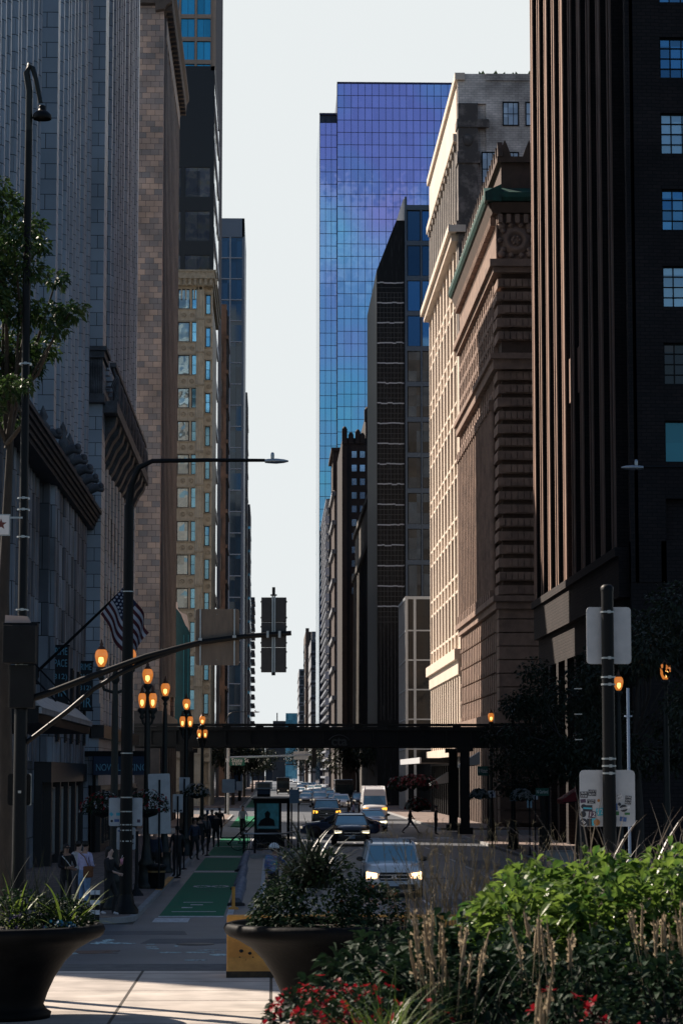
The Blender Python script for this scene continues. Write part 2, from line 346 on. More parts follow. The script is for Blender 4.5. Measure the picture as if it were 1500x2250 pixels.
for y in range(72, 145, 9):
    wl.box(4.45, 4.57, y, y+3, -.02, .005); wl.box(7.8, 7.92, y, y+3, -.02, .005)
for y in range(180, 600, 9): wl.box(4.45, 4.57, y, y+3, -.02, .005); wl.box(7.8, 7.92, y, y+3, -.02, .005)
struct("bike_lane", gl, mGreen); struct("road_markings", wl, mMark)
# bicycle symbol and chevrons on the green
bs = MB()
bs.box(-2.55,-1.7,73.6,73.8,-.02,.008).box(-2.3,-1.95,72.1,72.5,-.02,.008).box(-2.7,-1.5,68.6,68.8,-.02,.008).box(-2.5,-2.2,70.6,71,-.02,.008)
for k in range(12):
    a = R(30*k); bs.box(-2.35+.25*math.cos(a), -2.25+.25*math.cos(a), 84+.6*math.sin(a), 84.25+.6*math.sin(a), -.02, .008)
    bs.box(-1.75+.25*math.cos(a), -1.65+.25*math.cos(a), 84+.6*math.sin(a), 84.25+.6*math.sin(a), -.02, .008)
struct("lane_symbols", bs, mMark)
sm = MB()
def blot(px, py, w, l, m=0):
    p = atZ(px, py); n = 14; pts = []
    for i in range(n):
        a = 2*math.pi*i/n; r = 1 + .45*random.uniform(-1, 1)
        pts.append((p.x + w*r*math.cos(a), p.y + l*r*math.sin(a)))
    sm.plate(pts, 'z', -.02, .006 + .001*m + random.random()*.001, m)
for a in ((225,2072,.22,.30),(268,2073,.30,.16),(238,2066,.10,.3),(333,2081,.10,.07),(330,2075,.09,.05),(338,2085,.12,.06),(388,2079,.04,.1),(372,2093,.20,.10),
          (440,2093,.25,.10),(480,2098,.15,.25),(465,2088,.22,.06),(520,2062,.16,.05),(430,2110,.2,.05),(162,2095,.12,.3)): blot(*a)
blot(200, 2093, .5, .45, 1); blot(235, 2090, .28, .2, 1)
for k, (px, py, w_, l_) in enumerate(((640,1960,.9,3.2),(980,1985,1.2,2.5),(470,2068,1.6,.8),(1060,1900,.7,5),(300,2050,1.1,.7))):
    p = atZ(px, py); struct("asphalt_patch", MB().plate([(p.x-w_, p.y-l_), (p.x+w_*1.1, p.y-l_*.95), (p.x+w_, p.y+l_), (p.x-w_*.9, p.y+l_*1.05)], 'z', -.02, .0035), M("asphalt_patch", (.055,.06,.068), .7, col2=(.085,.09,.1), scale=2, bump=.3, bscale=50))
for k, (px, py, l) in enumerate(((430,2075,"iron manhole cover in the road before the left corner"),(960,1930,"iron manhole cover in the right lane beyond the grasses"))):
    p = atZ(px, py); t = empty("manhole_cover", (p.x, p.y, 0), l, "manhole"); MB().lathe([(0,-.02),(.42,-.02),(.42,.008),(.36,.008)], p, 24).build("rim", mIronC, t); MB().lathe([(.355,-.02),(.355,.0065),(0,.0065)], p, 24).build("lid", mIronC, t)
struct("survey_paint_marks", sm, [mMarkC, mRust])
# ================================================================== BUILDINGS: helpers
UY, UX = (0,1,0), (1,0,0)
NL, NR, NF = (1,0,0), (-1,0,0), (0,-1,0)       # outward normals: left-hand side, right-hand side, facing the camera
NWIN = {}
def win_mesh(U, N, w, h, mats, mull=(1,1), fr=.07, name="window", bar=.045, lower=None):
    mb = MB(); o = (0,0,0)
    mb.obox(o, U, N, 0, w, -.05, 0, 0, h, 0)
    for a in ((0, fr, 0, h), (w-fr, w, 0, h)): mb.obox(o, U, N, a[0], a[1], .002, .07, a[2], a[3], 1)
    for a in ((0, fr), (h-fr, h)): mb.obox(o, U, N, fr, w-fr, .002, .068, a[0], a[1], 1)
    for i in range(1, mull[0]): x = w*i/mull[0]; mb.obox(o, U, N, x-bar/2, x+bar/2, .002, .055, fr, h-fr, 1)
    for i in range(1, mull[1]): z = h*i/mull[1]; mb.obox(o, U, N, fr, w-fr, .002, .06, z-bar/2, z+bar/2, 1)
    return mb.mesh(name, mats)
def add_win(root, me, loc, lim=100):
    """a window of a building: a part of its own, the hundred that show largest; the rest in one mesh"""
    d = NWIN.setdefault(root.name, {'n': 0, 'rest': None})
    if d['n'] < lim:
        place(me, "window", root, Vector(loc) - root.location); d['n'] += 1
    else:
        if d['rest'] is None: d['rest'] = (MB(), list(me.materials), root)
        V = np.array([v.co[:] for v in me.vertices]) + np.array(loc)
        mats = d['rest'][1]; idx = []
        for x in me.materials:
            if x not in mats: mats.append(x)
            idx.append(mats.index(x))
        d['rest'][0].raw(V, [tuple(p.vertices) for p in me.polygons], [idx[p.material_index] for p in me.polygons])
def flush_windows():
    for d in NWIN.values():
        if d['rest']: d['rest'][0].build("window", d['rest'][1], d['rest'][2], kind="stuff", fix=False)
def facade(root, wall, o, U, N, W, z0, z1, nb, nf, pier, span, rec, mats, mull=(1,2), fr=.07, m=0, lim=100, order=1, sink=.02, skip=None, spm=None, bar=.045, pproj=0.0, win=True):
    bw = W/nb; fh = (z1-z0)/nf
    for i in range(nb+1):
        a = max(0, i*bw - pier/2); b = min(W, i*bw + pier/2)
        wall.obox(o, U, N, a, b, -rec, pproj, z0, z1, m)
    ww, wh = bw-pier, fh-span
    for f in range(nf+1):
        zz = z0 + f*fh
        za, zb = (zz, zz+span) if f < nf else (zz-.01, zz)
        if f == nf: continue
        for i in range(nb): wall.obox(o, U, N, i*bw+pier/2+.001, (i+1)*bw-pier/2-.001, -rec, -sink, za, zb, m if spm is None else spm)
    if not win: return
    me = win_mesh(U, N, ww, wh, mats, mull, fr, bar=bar)
    fl = range(nf) if order > 0 else range(nf-1, -1, -1)
    for f in fl:
        for i in range(nb):
            if skip and skip(i, f): continue
            add_win(root, me, (o[0]+U[0]*(i*bw+pier/2)-N[0]*(rec-.06), o[1]+U[1]*(i*bw+pier/2)-N[1]*(rec-.06), o[2]+z0+f*fh+span), lim)
def building(name, loc, label, cat="building"): return empty(name, loc, label, cat)
# ================================================================== LEFT SIDE
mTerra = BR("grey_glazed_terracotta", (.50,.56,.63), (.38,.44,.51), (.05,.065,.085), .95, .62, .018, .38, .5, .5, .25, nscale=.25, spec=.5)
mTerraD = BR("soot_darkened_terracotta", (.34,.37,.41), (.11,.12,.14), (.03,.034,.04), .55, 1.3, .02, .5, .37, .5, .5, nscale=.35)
mBronze = M("dark_bronze_window", (.02,.02,.022), .4, .3)
mOrn = M("carved_terracotta", (.13,.135,.15), .6, col2=(.06,.063,.07), scale=2.5, bump=.8, bscale=6)
# --- first terracotta block: fluted piers, two steps of the front
b = building("terracotta_tower", (-20, 98, 0), "grey terracotta tower at the left edge with fluted piers and gargoyles above a dark ledge")
w = MB()
w.box(-34, -9.9, 74, 117, 0, 82)
w.box(-33.5, -9.5, 74.002, 75.2, 0, 81.9)
TH = 82
ZL = 15.4                                       # ledge over the lower floors
def ribs(w, X, y0, y1, pitch, deep, wid, z0, z1, extra=True):
    y = y0
    k = 0
    while y < y1 - wid:
        r = random.uniform(.85, 1.1)
        w.plate([(X, y), (X+deep*r*.8, y+.05), (X+deep*r, y+wid*.3), (X+deep*r, y+wid*.7), (X+deep*r*.8, y+wid-.05), (X, y+wid)], 'z', z0, z1)
        if extra and y + pitch < y1:            # thin colonnette between the piers
            c = y + wid + (pitch-wid)*.5
            w.plate([(X, c-.14), (X+deep*.5, c-.09), (X+deep*.5, c+.09), (X, c+.14)], 'z', z0, z1)
        y += pitch; k += 1
w.box(-9.9, -9.5, 85, 98.4, ZL, TH)
ribs(w, -9.5, 79, 97.6, 1.9, .42, .75, ZL, TH)
w.box(-9.9, -9.05, 98.0, 116.9, ZL, TH-.5)
w.box(-9.05, -8.62, 98.0, 99.0, ZL, TH-.5)       # corner block pier facing the avenue
ribs(w, -9.05, 100.6, 116.8, 1.9, .42, .75, ZL, TH-.6)
w.build("wall", mTerra, b)
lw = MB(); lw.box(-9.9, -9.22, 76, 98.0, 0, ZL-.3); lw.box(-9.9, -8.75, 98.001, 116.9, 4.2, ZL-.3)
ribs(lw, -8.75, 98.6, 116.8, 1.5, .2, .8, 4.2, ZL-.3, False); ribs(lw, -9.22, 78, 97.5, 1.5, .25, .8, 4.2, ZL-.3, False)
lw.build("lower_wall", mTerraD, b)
lg = MB()
for i in range(5): lg.box(-9.6, -8.35+.09*i, 76-.02*i, 116.95+.02*i, ZL-.3+.18*i, ZL-.3+.18*(i+1)-.003)
lg.build("ledge", M("dark_ledge", (.03,.032,.036), .7, col2=(.05,.05,.055), scale=2), b)
for y in (96.5, 101, 104.4, 107.8, 111.2, 114.8):
    X = -8.5 if y > 98 else -8.9; g = MB()      # gargoyles and finials standing on the ledge
    g.lathe([(.05,0),(.34,.05),(.3,.4),(.16,.6),(.28,.8),(.3,1.1),(.12,1.35),(.2,1.5),(.02,1.95)], (X, y, ZL+.6), 8)
    g.tube([(X, y, ZL+1.3), (X+.45, y-.1, ZL+1.45), (X+.75, y-.15, ZL+1.3)], [.24,.2,.1], 7)
    g.ell((X+.62, y-.12, ZL+1.5), .14, .2, .16); g.box(X-.3, X+.5, y-.28, y+.28, ZL+.45, ZL+.62); g.build("gargoyle", mOrn, b)
wn = win_mesh(UY, NL, 1.0, 6.0, [mDarkGlass, mBronze], (2,4))
for y in (79.5, 84, 88.5, 93): add_win(b, wn, (-9.14, y, 5.5))
for y in (100, 103.5, 107, 110.5, 114): add_win(b, win_mesh(UY, NL, .6, 3.2, [mDarkGlass, mBronze], (1,2)), (-8.52, y, 5.0))
sf = MB(); sf.box(-9.7, -8.9, 98.1, 117, 0, 4.2); 
for y in (99, 103, 107, 111, 115.2): sf.box(-8.9, -8.62, y, y+.5, 0, 4.2)
sf.box(-8.9, -8.55, 98.1, 117, 3.4, 4.19); sf.build("shopfront", M("dark_shopfront", (.022,.024,.028), .35), b)
for y in (99.8, 103.8, 107.8, 111.8): add_win(b, win_mesh(UY, NL, 2.9, 2.7, [mDarkGlass, mSteel], (3,1)), (-8.85, y, .5))
# --- second terracotta block (stands forward), curved balcony along the street
b = building("balconied_terracotta_tower", (-20, 132, 0), "grey terracotta tower with a long carved balcony, standing one step forward beside the lamp arm")
w = MB(); w.box(-36, -8.5, 117.002, 148, 0, 84); w.box(-8.5, -8.02, 117.002, 119.2, 6, 83.5); w.box(-8.5, -8.1, 146.4, 148, 6, 83.5)
ZB = 21.2
ribs(w, -8.5, 120.0, 146.6, 1.75, .55, .62, 23.2, 83); ribs(w, -8.5, 120.0, 146.6, 2.6, .22, 1.2, 6, ZB-2.2, False)
w.box(-8.12, -7.96, 117.0, 119.25, 6, 7); w.build("wall", mTerra, b)
bl = MB()
def baluster_run(x0, x1, y0, y1, z, n, alongx):
    for i in range(n):
        t = (i+.5)/n; x = x0+(x1-x0)*t; y = y0+(y1-y0)*t
        bulge = (0, -.14, .02) if alongx else (.14, 0, .02)
        bl.tube([(x, y, z), (x+bulge[0]*.9, y+bulge[1]*.9, z+.35), (x-bulge[0]*.4, y-bulge[1]*.4, z+.85), (x+bulge[0], y+bulge[1], z+1.25), (x, y, z+1.7)], .055, 6)
baluster_run(-8.75, -8.0, 116.85, 116.85, ZB+.35, 9, True); baluster_run(-7.6, -7.6, 118, 147, ZB+.1, 46, False)
bl.box(-8.8, -7.9, 116.6, 119.6, ZB+2.02, ZB+2.35).box(-8.8, -7.9, 116.6, 119.6, ZB-.1, ZB+.3).box(-7.75, -7.45, 118, 147.8, ZB+1.8, ZB+2.0).box(-8.5, -7.35, 117.6, 148.0, ZB-.45, ZB+.09)
bl.box(-8.7, -7.8, 116.5, 119.7, ZB+2.35, ZB+2.55)
for i, y in enumerate(range(119, 148, 3)):       # carved brackets under the balcony
    bl.plate([(-8.5, ZB-.46), (-7.45, ZB-.46), (-7.55, ZB-.9), (-7.85, ZB-1.3), (-8.15, ZB-2.0), (-8.5, ZB-2.5)], 'y', y, y+1.1)
    bl.ell((-7.5, y+.5, ZB+.75), .2, .3, .9)
bl.build("balcony", mOrn, b)
wn = win_mesh(UY, NL, 1.25, 2.3, [mDarkGlass, mBronze], (1,2))
for f in range(3):
    for k in range(9): add_win(b, wn, (-8.44, 121.3+2.6*k, 7.5+3.6*f))
sf = MB(); sf.box(-8.4, -7.93, 117.3, 148, 0, 3.2); sf.box(-8.4, -7.8, 117.2, 148.1, 5.4, 6.0)
sf.build("shopfront", M("dark_shop_base", (.02,.022,.026), .35), b)
for k in range(6): add_win(b, win_mesh(UY, NL, 4, 2.5, [mDarkGlass, mBronze], (2,1)), (-7.88, 118.4+4.9*k, .5))
ba = MB(); ba.box(-8.5, -8.05, 117.35, 147.9, 3.2, 5.4); ba.build("base_band", mTerra, b)
# --- tan stone building beyond the elevated line, deep cornice
mTan = BR("tan_granite_blocks", (.52,.38,.31), (.22,.21,.22), (.07,.065,.065), .62, .42, .014, .7, .5, .4, .35, nscale=.4)
mTanS = M("tan_trim_stone", (.30,.26,.24), .7, col2=(.20,.18,.175), scale=.6, bump=.2, bscale=8)
b = building("tan_stone_building", (-20, 192, 0), "tan block stone office building with a heavy dark cornice, next beyond the terracotta towers")
w = MB(); w.box(-36, -8.62, 178, 207, 0, 59); w.box(-10.2, -8.0, 177.8, 179.4, 8.2, 59.4); w.box(-8.62, -8.0, 205.6, 207, 8.2, 59)
w.box(-8.62, -8.3, 179.4, 205.6, 8.2, 10)
w.build("wall", mTan, b)
t = MB(); facade(b, t, (-8.0, 179.4, 0), UY, NL, 26.2, 10, 57.5, 11, 12, .75, 1.25, .62, [mDarkGlass, mBronze], (1,2), lim=100, pproj=.12)
t.box(-8.62, -7.85, 179.4, 205.6, 57.5, 58.99); t.build("pier_frame", mTanS, b)
c = MB()
prof = [(-8.6, 58.9), (-7.95, 59.0), (-7.8, 59.3), (-7.4, 59.6), (-7.35, 60.2), (-7.15, 60.5), (-7.15, 60.9), (-8.6, 60.9)]
c.plate(prof, 'y', 177.2, 207.8); c.box(-20, -8.6, 177.2, 207.8, 59.45, 60.85)
for k in range(24): c.box(-7.85, -7.4, 178+1.25*k, 178.5+1.25*k, 59.1, 59.58)
c.build("cornice", M("dark_cornice", (.06,.05,.045), .8, col2=(.09,.075,.065), scale=2), b)
bs_ = MB(); bs_.box(-10.3, -7.9, 177.7, 206.9, 0, 7.0); bs_.box(-10.4, -7.75, 177.6, 207, 7.0, 8.19)
for k in range(7): bs_.box(-7.9, -7.7, 179+4*k, 179.7+4*k, 0, 7)
bs_.build("base", M("sooty_base_stone", (.10,.085,.08), .7, col2=(.06,.052,.05), scale=1), b)
# --- cream terracotta building with bay windows (faces State Street)
mCream = M("olive_cream_terracotta", (.50,.455,.35), .6, col2=(.37,.335,.255), scale=1.2, bump=.35, bscale=7)
mCreamD = M("olive_cream_relief", (.40,.36,.27), .7, col2=(.24,.215,.155), scale=3, bump=.8, bscale=9)
mBayGlass = GL("bay_window_glass", (.30,.42,.46), .04, .65, .05, (.9, 1.2), warp=.35)
mBayBlue = GL("bay_sash_glass", (.17,.48,.74), .05, .8, .04, (.9, 1.2))
b = building("bay_window_building", (-16, 300, 0), "olive cream terracotta building with stacked bay windows and ornamented bands")
Y0 = 290.0; xl = xat(372, Y0); xa = xat(427, Y0); xb = xat(444, Y0); xc = xat(467, 291)
zt = zat(600, Y0, 420); nfl = 15; fh = (zat(705, Y0, 420) - zat(1513, Y0, 420)) / 11.0
w = MB(); w.box(-40, xb, Y0+.5, Y0+30, 0, zt-3.2); w.box(xb-.01, xc-.25, Y0+1.3, Y0+24, 0, zt-3.3)
z705 = zat(705, Y0, 420)
orn = MB(); levels = [z705 + fh - k*fh for k in range(0, 16)]
wm1 = win_mesh(UX, NF, xat(412, Y0)-xat(386, Y0), fh*.60, [mBayGlass, mBronze], (1,1), .09)
wm2 = win_mesh(UX, NF, xat(428, Y0)-xat(417, Y0), fh*.60, [mBayBlue, mBronze], (1,2), .07)
wm3 = win_mesh(UX, NF, xat(458, Y0)-xat(447, Y0), fh*.62, [mBayBlue, mBronze], (1,2), .08)
for k, z in enumerate(levels):
    if z < 1: continue
    # z is the foot of an ornamented band; the windows of the storey stand below it
    w.obox((0,0,0), UX, NF, xl-6, xa, -Y0-.5, -Y0, z, z+fh*.33); w.obox((0,0,0), UX, NF, xb-.1, xc-.2, -Y0-1.3, -Y0-.85, z-.5, z+fh*.33-.5)
    for q in range(9):
        u = xa - .5 - q*.95
        if u < xl-1: break
        orn.lathe([(.01,-.06),(.10,-.08),(.12,-.02),(.24,-.03),(.26,-.10),(.30,-.10),(.30,.02)], (0,0,0), 10)
        n = 70; vs = orn.v[-n:]; del orn.v[-n:]
        orn.v.extend([(u+p[0], Y0-.0+p[2], z+fh*.17+p[1]) for p in vs])
        orn.box(u-.46, u-.42, Y0-.07, Y0, z+.05, z+fh*.33-.05)
    orn.lathe([(.01,-.06),(.10,-.08),(.22,-.03),(.26,-.10),(.30,.02)], (0,0,0), 10); vs = orn.v[-50:]; del orn.v[-50:]
    um = (xb+xc)/2; orn.v.extend([(um+p[0], Y0+.85+p[2], z-.5+fh*.17+p[1]) for p in vs])
    orn.box(xl-6, xa, Y0-.14, Y0-.002, z+fh*.33, z+fh*.33+.13); orn.box(xl-6, xa, Y0-.14, Y0-.002, z-.13, z)
    orn.box(xb-.1, xc-.2, Y0+.7, Y0+.849, z-.5+fh*.33, z-.5+fh*.33+.13); orn.box(xb-.1, xc-.2, Y0+.7, Y0+.849, z-.63, z-.5)
    orn.box(xa-.06, xb+.06, Y0-.36, Y0-.2, z+.1, z+.3)
    if k < 14:
        zw = z - fh*.63
        add_win(b, wm1, (xat(386, Y0), Y0+.25, zw)); add_win(b, wm2, (xat(417, Y0), Y0+.25, zw)); add_win(b, wm3, (xat(447, Y0), Y0+1.15, zw-.45))
    w.box(xat(412,Y0)+.02, xat(417,Y0)-.02, Y0+.02, Y0+.5, z-fh*.67, z); w.box(xat(428,Y0)+.01, xa+.05, Y0+.02, Y0+.5, z-fh*.67, z)
    w.box(xat(458,Y0)+.02, xc-.2, Y0+.87, Y0+1.3, z-fh*.67-.5, z-.5); w.box(xb-.08, xat(447,Y0)-.02, Y0+.87, Y0+1.3, z-fh*.67-.5, z-.5)
for q in range(5):                                # clustered shafts at the corner
    u = xa + (xb-xa)*(q+.5)/5; w.tube([(u, Y0-.05-.12*math.sin(math.pi*(q+.5)/5), 0), (u, Y0-.05-.12*math.sin(math.pi*(q+.5)/5), zt-2)], .11, 8)
w.box(xa, xb, Y0+.02, Y0+.5, 0, zt-2)
w.build("wall", mCream, b); orn.build("relief_band", mCreamD, b)
c = MB(); c.box(xl-8, xc+.05, Y0-.9, Y0+30, zt-.8, zt); c.box(xl-8, xc-.1, Y0-.55, Y0+29, zt-1.6, zt-.8); c.box(xl-8, xc+.2, Y0-1.0, Y0+30, zt, zt+.22)
for k in range(14): c.box(xl-3+.62*k, xl-2.7+.62*k, Y0-.8, Y0-.5, zt-1.55, zt-.82)
c.build("cornice", mCreamD, b)
rp = MB(); rp.plate([(xat(394,Y0+4), zt+.22), (xat(434,Y0+4), zt+.22), (xat(434,Y0+4), zt+.9), (xat(394,Y0+4), zt+.5)], 'y', Y0+4, Y0+4.2); rp.build("roof_sign", mWhite, b)
lo = MB()                                        # loggia under the cornice
for k in range(8): lo.box(xl+.05+.5*k, xl+.2+.5*k, Y0-.05, Y0+.3, zt-3.1, zt-1.6)
lo.build("loggia", mCream, b)
# --- black glass tower behind it, white streaked side
mBlackStone = M("black_cladding", (.012,.013,.016), .35)
mBlackGl = GL("black_tower_glass", (.085,.08,.085), .05, .5, .05, (2.0, 3.6), warp=.45, var=.4)
b = building("black_glass_tower", (-20, 345, 0), "black glass tower rising behind the bay windowed building")
w = MB(); z1 = zat(145, 330, 430); xk = xat(468, 330, 900)
w.box(-40, xk-.3, 330.3, 362, 0, z1-.3); 
xs = [xk - 3.9*k for k in range(0, 7)]; fz = 6.0
for x in xs: w.box(x-.5, x, 330, 330.3, 0, z1)
zs = np.arange(z1 - 12, 20, -fz)
for z in zs: w.box(-40, xk-.5, 330.01, 330.3, z-1.9, z)
w.box(-40, xk, 330.0, 362.1, z1-.6, z1)
w.box(-40, xk-.5, 330.015, 330.3, z1-13, z1-.6)
w.build("wall", mBlackStone, b)
wm = win_mesh(UX, NF, 3.4, fz-1.9, [mBlackGl, mBlackStone], (2,1), .06)
for z in zs[:12]:
    for x in xs[:4]: add_win(b, wm, (x-3.9, 330.2, z-fz))
sb = MB(); sg = MB()
sg.box(xk-.3, xk-.1, 330.4, 362, 0, z1-1)
for z in np.arange(z1-4, 20, -fz):
    sb.box(xk-.3, xk+.04, 330.4, 362, z-1.1, z)
sg.build("side_glass", GL("pale_side_glass", (.75,.82,.85), .05, .85, .02, (2, 2)), b); sb.build("side_band", mBlackStone, b)
# --- sandy tower with bright blue windows
mSand = M("sand_concrete", (.56,.40,.30), .8, col2=(.48,.35,.27), scale=.5, bump=.1)
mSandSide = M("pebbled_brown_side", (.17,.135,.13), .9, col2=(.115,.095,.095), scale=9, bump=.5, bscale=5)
b = building("sand_coloured_tower", (-20, 385, 0), "sand coloured concrete grid tower with bright blue windows, at the top left")
w = MB(); xk = xat(474, 362, 60); w.box(-40, xk-.4, 362.4, 412, 0, 150)
z0 = zat(140, 362, 430); pit = (zat(90, 362, 430)-z0)
facade(b, w, (xk-.55-2.37*5, 362, 0), UX, NF, 2.37*5, z0-pit*2, z0+pit*9, 5, 11, .32, .62, .4, [GL("cyan_curtained_glass", (.05,.42,.66), .12, .55, .02, (1.2, 3)), mBronze], (2,1), fr=.06, order=1, pproj=.1)
w.box(xk-.5, xk, 362.001, 363, 0, 150.1)
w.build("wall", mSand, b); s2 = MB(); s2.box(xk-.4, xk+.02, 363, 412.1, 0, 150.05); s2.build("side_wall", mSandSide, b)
# --- narrow sooty building behind it
b = building("sooty_stone_building", (-20, 428, 0), "narrow sooty stone building squeezed behind the sand coloured tower")
w = MB(); w.box(-14, -8.1, 424, 440, 0, 84); xq = -7.95
for k in range(12): w.box(-8.1, xq+.1*(k % 3), 424+1.4*k, 425+1.4*k, 0, 84-(k % 4)*.8); 
for z in range(6, 84, 6): w.box(-8.2, -7.6, 423.9, 440, z, z+.6)
w.build("wall", M("sooty_stone", (.10,.085,.08), .85, col2=(.035,.033,.035), scale=.35, bump=.4, bscale=2), b)
wm = win_mesh(UX, NF, 1.2, 3, [mDarkGlass, mBronze], (1,2))
for f in range(12):
    for k in range(3): add_win(b, wm, (-13.2+1.7*k, 423.95, 8+6*f))
# --- tower with a grey top and white grid of dark blue windows
mSlate = M("grey_blue_panel", (.20,.25,.31), .5, .3, col2=(.16,.20,.26), scale=.1)
b = building("grey_topped_tower", (-20, 615, 0), "slim tower with a blank grey top over a white grid of dark blue windows")
xk = xat(536.5, 600, 700); z1 = zat(480, 600, 515); w = MB(); w.box(-40, xk-.2, 600.3, 640, 0, z1); w.box(-40, xk, 600.0, 600.3, z1-4.6, z1+.05)
w.box(xk-.55, xk, 600.0, 640, 0, z1-.02); w.build("wall", mSlate, b)
mm = MB(); xm = xat(505.5, 600, 700)
mm.box(xm-.16, xm+.16, 599.8, 600.29, 10, z1-4.6); mm.box(xm-3.6, xm-3.3, 599.8, 600.29, 10, z1-4.6)
fz = (zat(569, 600, 520)-zat(615, 600, 520))
zz = [z1-4.6-fz*k for k in range(0, 28)]
for z in zz[1:]: mm.box(-15, xk-.55, 599.85, 600.29, z-.13, z+.13)
mm.build("window_grid", M("pale_mullion", (.42,.47,.53), .5), b)
gb = GL("deep_blue_glass", (.03,.075,.14), .06, .7, .02, (1.3, 4))
wa = win_mesh(UX, NF, xk-.55-xm-.16, fz-.26, [gb, mBronze], (2,1), .03); wb = win_mesh(UX, NF, 3.1, fz-.26, [gb, mBronze], (2,1), .03)
for z in zz[:27]: add_win(b, wa, (xm+.16, 600.2, z-fz+.13)); add_win(b, wb, (xm-3.28, 600.2, z-fz+.13))
# --- distant left: dark tower, brown tower, blue balconied block
def far_tower(name, pxl, pxr, Y, ytop, depth, mat, label, bands, mb2, glass=None, balcony=False, px_side=None, ch=None):
    x0 = xat(pxl, Y); x1 = xat(pxr, Y); z1 = zat(ytop, Y, (pxl+pxr)/2); bb = building(name, ((x0+x1)/2, Y+depth/2, 0), label)
    w = MB(); w.box(x0, x1, Y, Y+depth, 0, z1)
    if ch: ch(w, x0, x1, Y, z1)
    w.build("wall", mat, bb); fz = z1/bands
    s = MB()
    for k in range(1, bands):
        z = k*fz
        if balcony: s.box(x0-.1, x1+.1, Y-1.2, Y, z-.25, z+.9) if 0 else s.box(x0, x1+1.3, Y+1, Y+depth*.25, z-.2, z+.6).box(x0, x1+1.3, Y+depth*.4, Y+depth*.7, z-.2, z+.6)
        else: s.box(x0-.12, x1+.12, Y-.12, Y+depth*.98, z-.35, z+.35)
    if bands > 1: s.build("balcony" if balcony else "floor_band", mb2, bb)
    if glass:
        n = max(1, int((x1-x0)/2.4)); wm = win_mesh(UX, NF, (x1-x0)/n*.7, fz*.55, [glass, mBronze], (1,1), .1)
        for f in range(min(bands-1, 28)):
            for i in range(n): add_win(bb, wm, (x0+(x1-x0)*(i+.15)/n, Y-.04, z1-(f+1)*fz+fz*.2+.2))
    return bb
mFarDark = M("far_dark_stone", (.05,.05,.06), .8, col2=(.035,.036,.045), scale=.2)
mFarBrown = M("far_brown_stone", (.10,.075,.065), .8, col2=(.07,.055,.05), scale=.2)
mFarGrey = M("far_grey_concrete", (.24,.26,.29), .8, col2=(.19,.21,.24), scale=.2)
mFarBlue = GL("far_blue_glass", (.10,.35,.55), .1, .7, .03, (2, 3))
far_tower("dark_stone_tower", 505, 541, 655, 862, 30, mFarDark, "dark stone tower whose edge shows right behind the grey topped tower", 16, mFarBrown, mDarkGlass)
far_tower("blue_topped_block", 500, 548, 720, 1108, 40, mFarDark, "far dark block with a blue glass edge, second from the sky on the left", 12, mFarBlue, mDarkGlass)
far_tower("balcony_apartment_tower", 500, 551, 900, 1296, 60, mFarBlue, "far blue glass apartment tower with a ladder of balconies against the sky", 22, M("balcony_slab", (.05,.055,.065), .7), None, True)
# ================================================================== RIGHT SIDE
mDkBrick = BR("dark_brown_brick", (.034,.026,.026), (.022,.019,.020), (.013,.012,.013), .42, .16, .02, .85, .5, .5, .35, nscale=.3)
mSunlitStone = M("sunlit_brown_stone", (.29,.185,.14), .8, col2=(.21,.13,.10), scale=.4, bump=.25, bscale=9)
mSky1 = GL("old_sash_glass", (.06,.22,.42), .08, .6, .04, (.55, .5), var=.35); mSky2 = GL("blind_lined_sash_glass", (.34,.55,.72), .2, .4, .04, (.55, .5), var=.22); mSky3 = GL("dark_sash_glass", (.012,.02,.03), .08, .2, .04, (.55, .5)); mSky4 = GL("teal_sash_glass", (.02,.16,.22), .2, .4, .03, (3, .9))
b = building("dark_brick_building", (30, 126, 0), "tall dark brown brick building with lit vertical piers on the right edge")
w = MB(); w.box(15.9, 52, 108.5, 144, 0, 66); w.box(15.2+.55, 15.9, 108, 109.6, 12, 66)
yf = 108.0
xw0 = xat(1366, yf, 400); fr = MB()
w.box(15.55, xat(1441, yf, 400), yf, 108.5, 12, 66)
flo = zat(337, yf, 1475); flh = zat(170, yf, 1475) - flo; ww = 2.0
for f in range(-5, 9):
    z = flo + f*flh
    w.box(xat(1441, yf, 400), 52, yf+.1, 108.5, z-(flh-1.86), z)
cw = xat(1451, yf, 300)
wms = {f: win_mesh(UX, NF, ww, 1.86, [{0: mSky2, 1: mSky1, -1: mSky1, -2: mSky2, -3: mSky3, -4: mSky4, 2: mSky1}.get(f, mSky3), mBlack], (4,4) if f != -4 else (1,1), .07) for f in range(-4, 8)}
for k in range(8):
    w.box(cw+k*(ww+1.4)+ww, cw+(k+1)*(ww+1.4), yf+.04, 108.5, flo-5*flh, 66)
w.box(xat(1441, yf, 400), cw, yf+.04, 108.5, 12, 66)
for f in range(-4, 8):
    for k in range(4): add_win(b, wms[f], (cw+k*(ww+1.4), yf+.34, flo+f*flh))
w.box(15.5, 52, yf-.1, 108.5, 0, 4); w.box(15.55, 52, yf+.04, 108.5, 9.8, flo-5*flh)
for k in range(5): w.box(15.6+7*k, 17+7*k, yf+.04, 108.5, 4, 9.8)
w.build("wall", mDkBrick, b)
p = MB(); w2 = MB()
yy = 110.2; k = 0
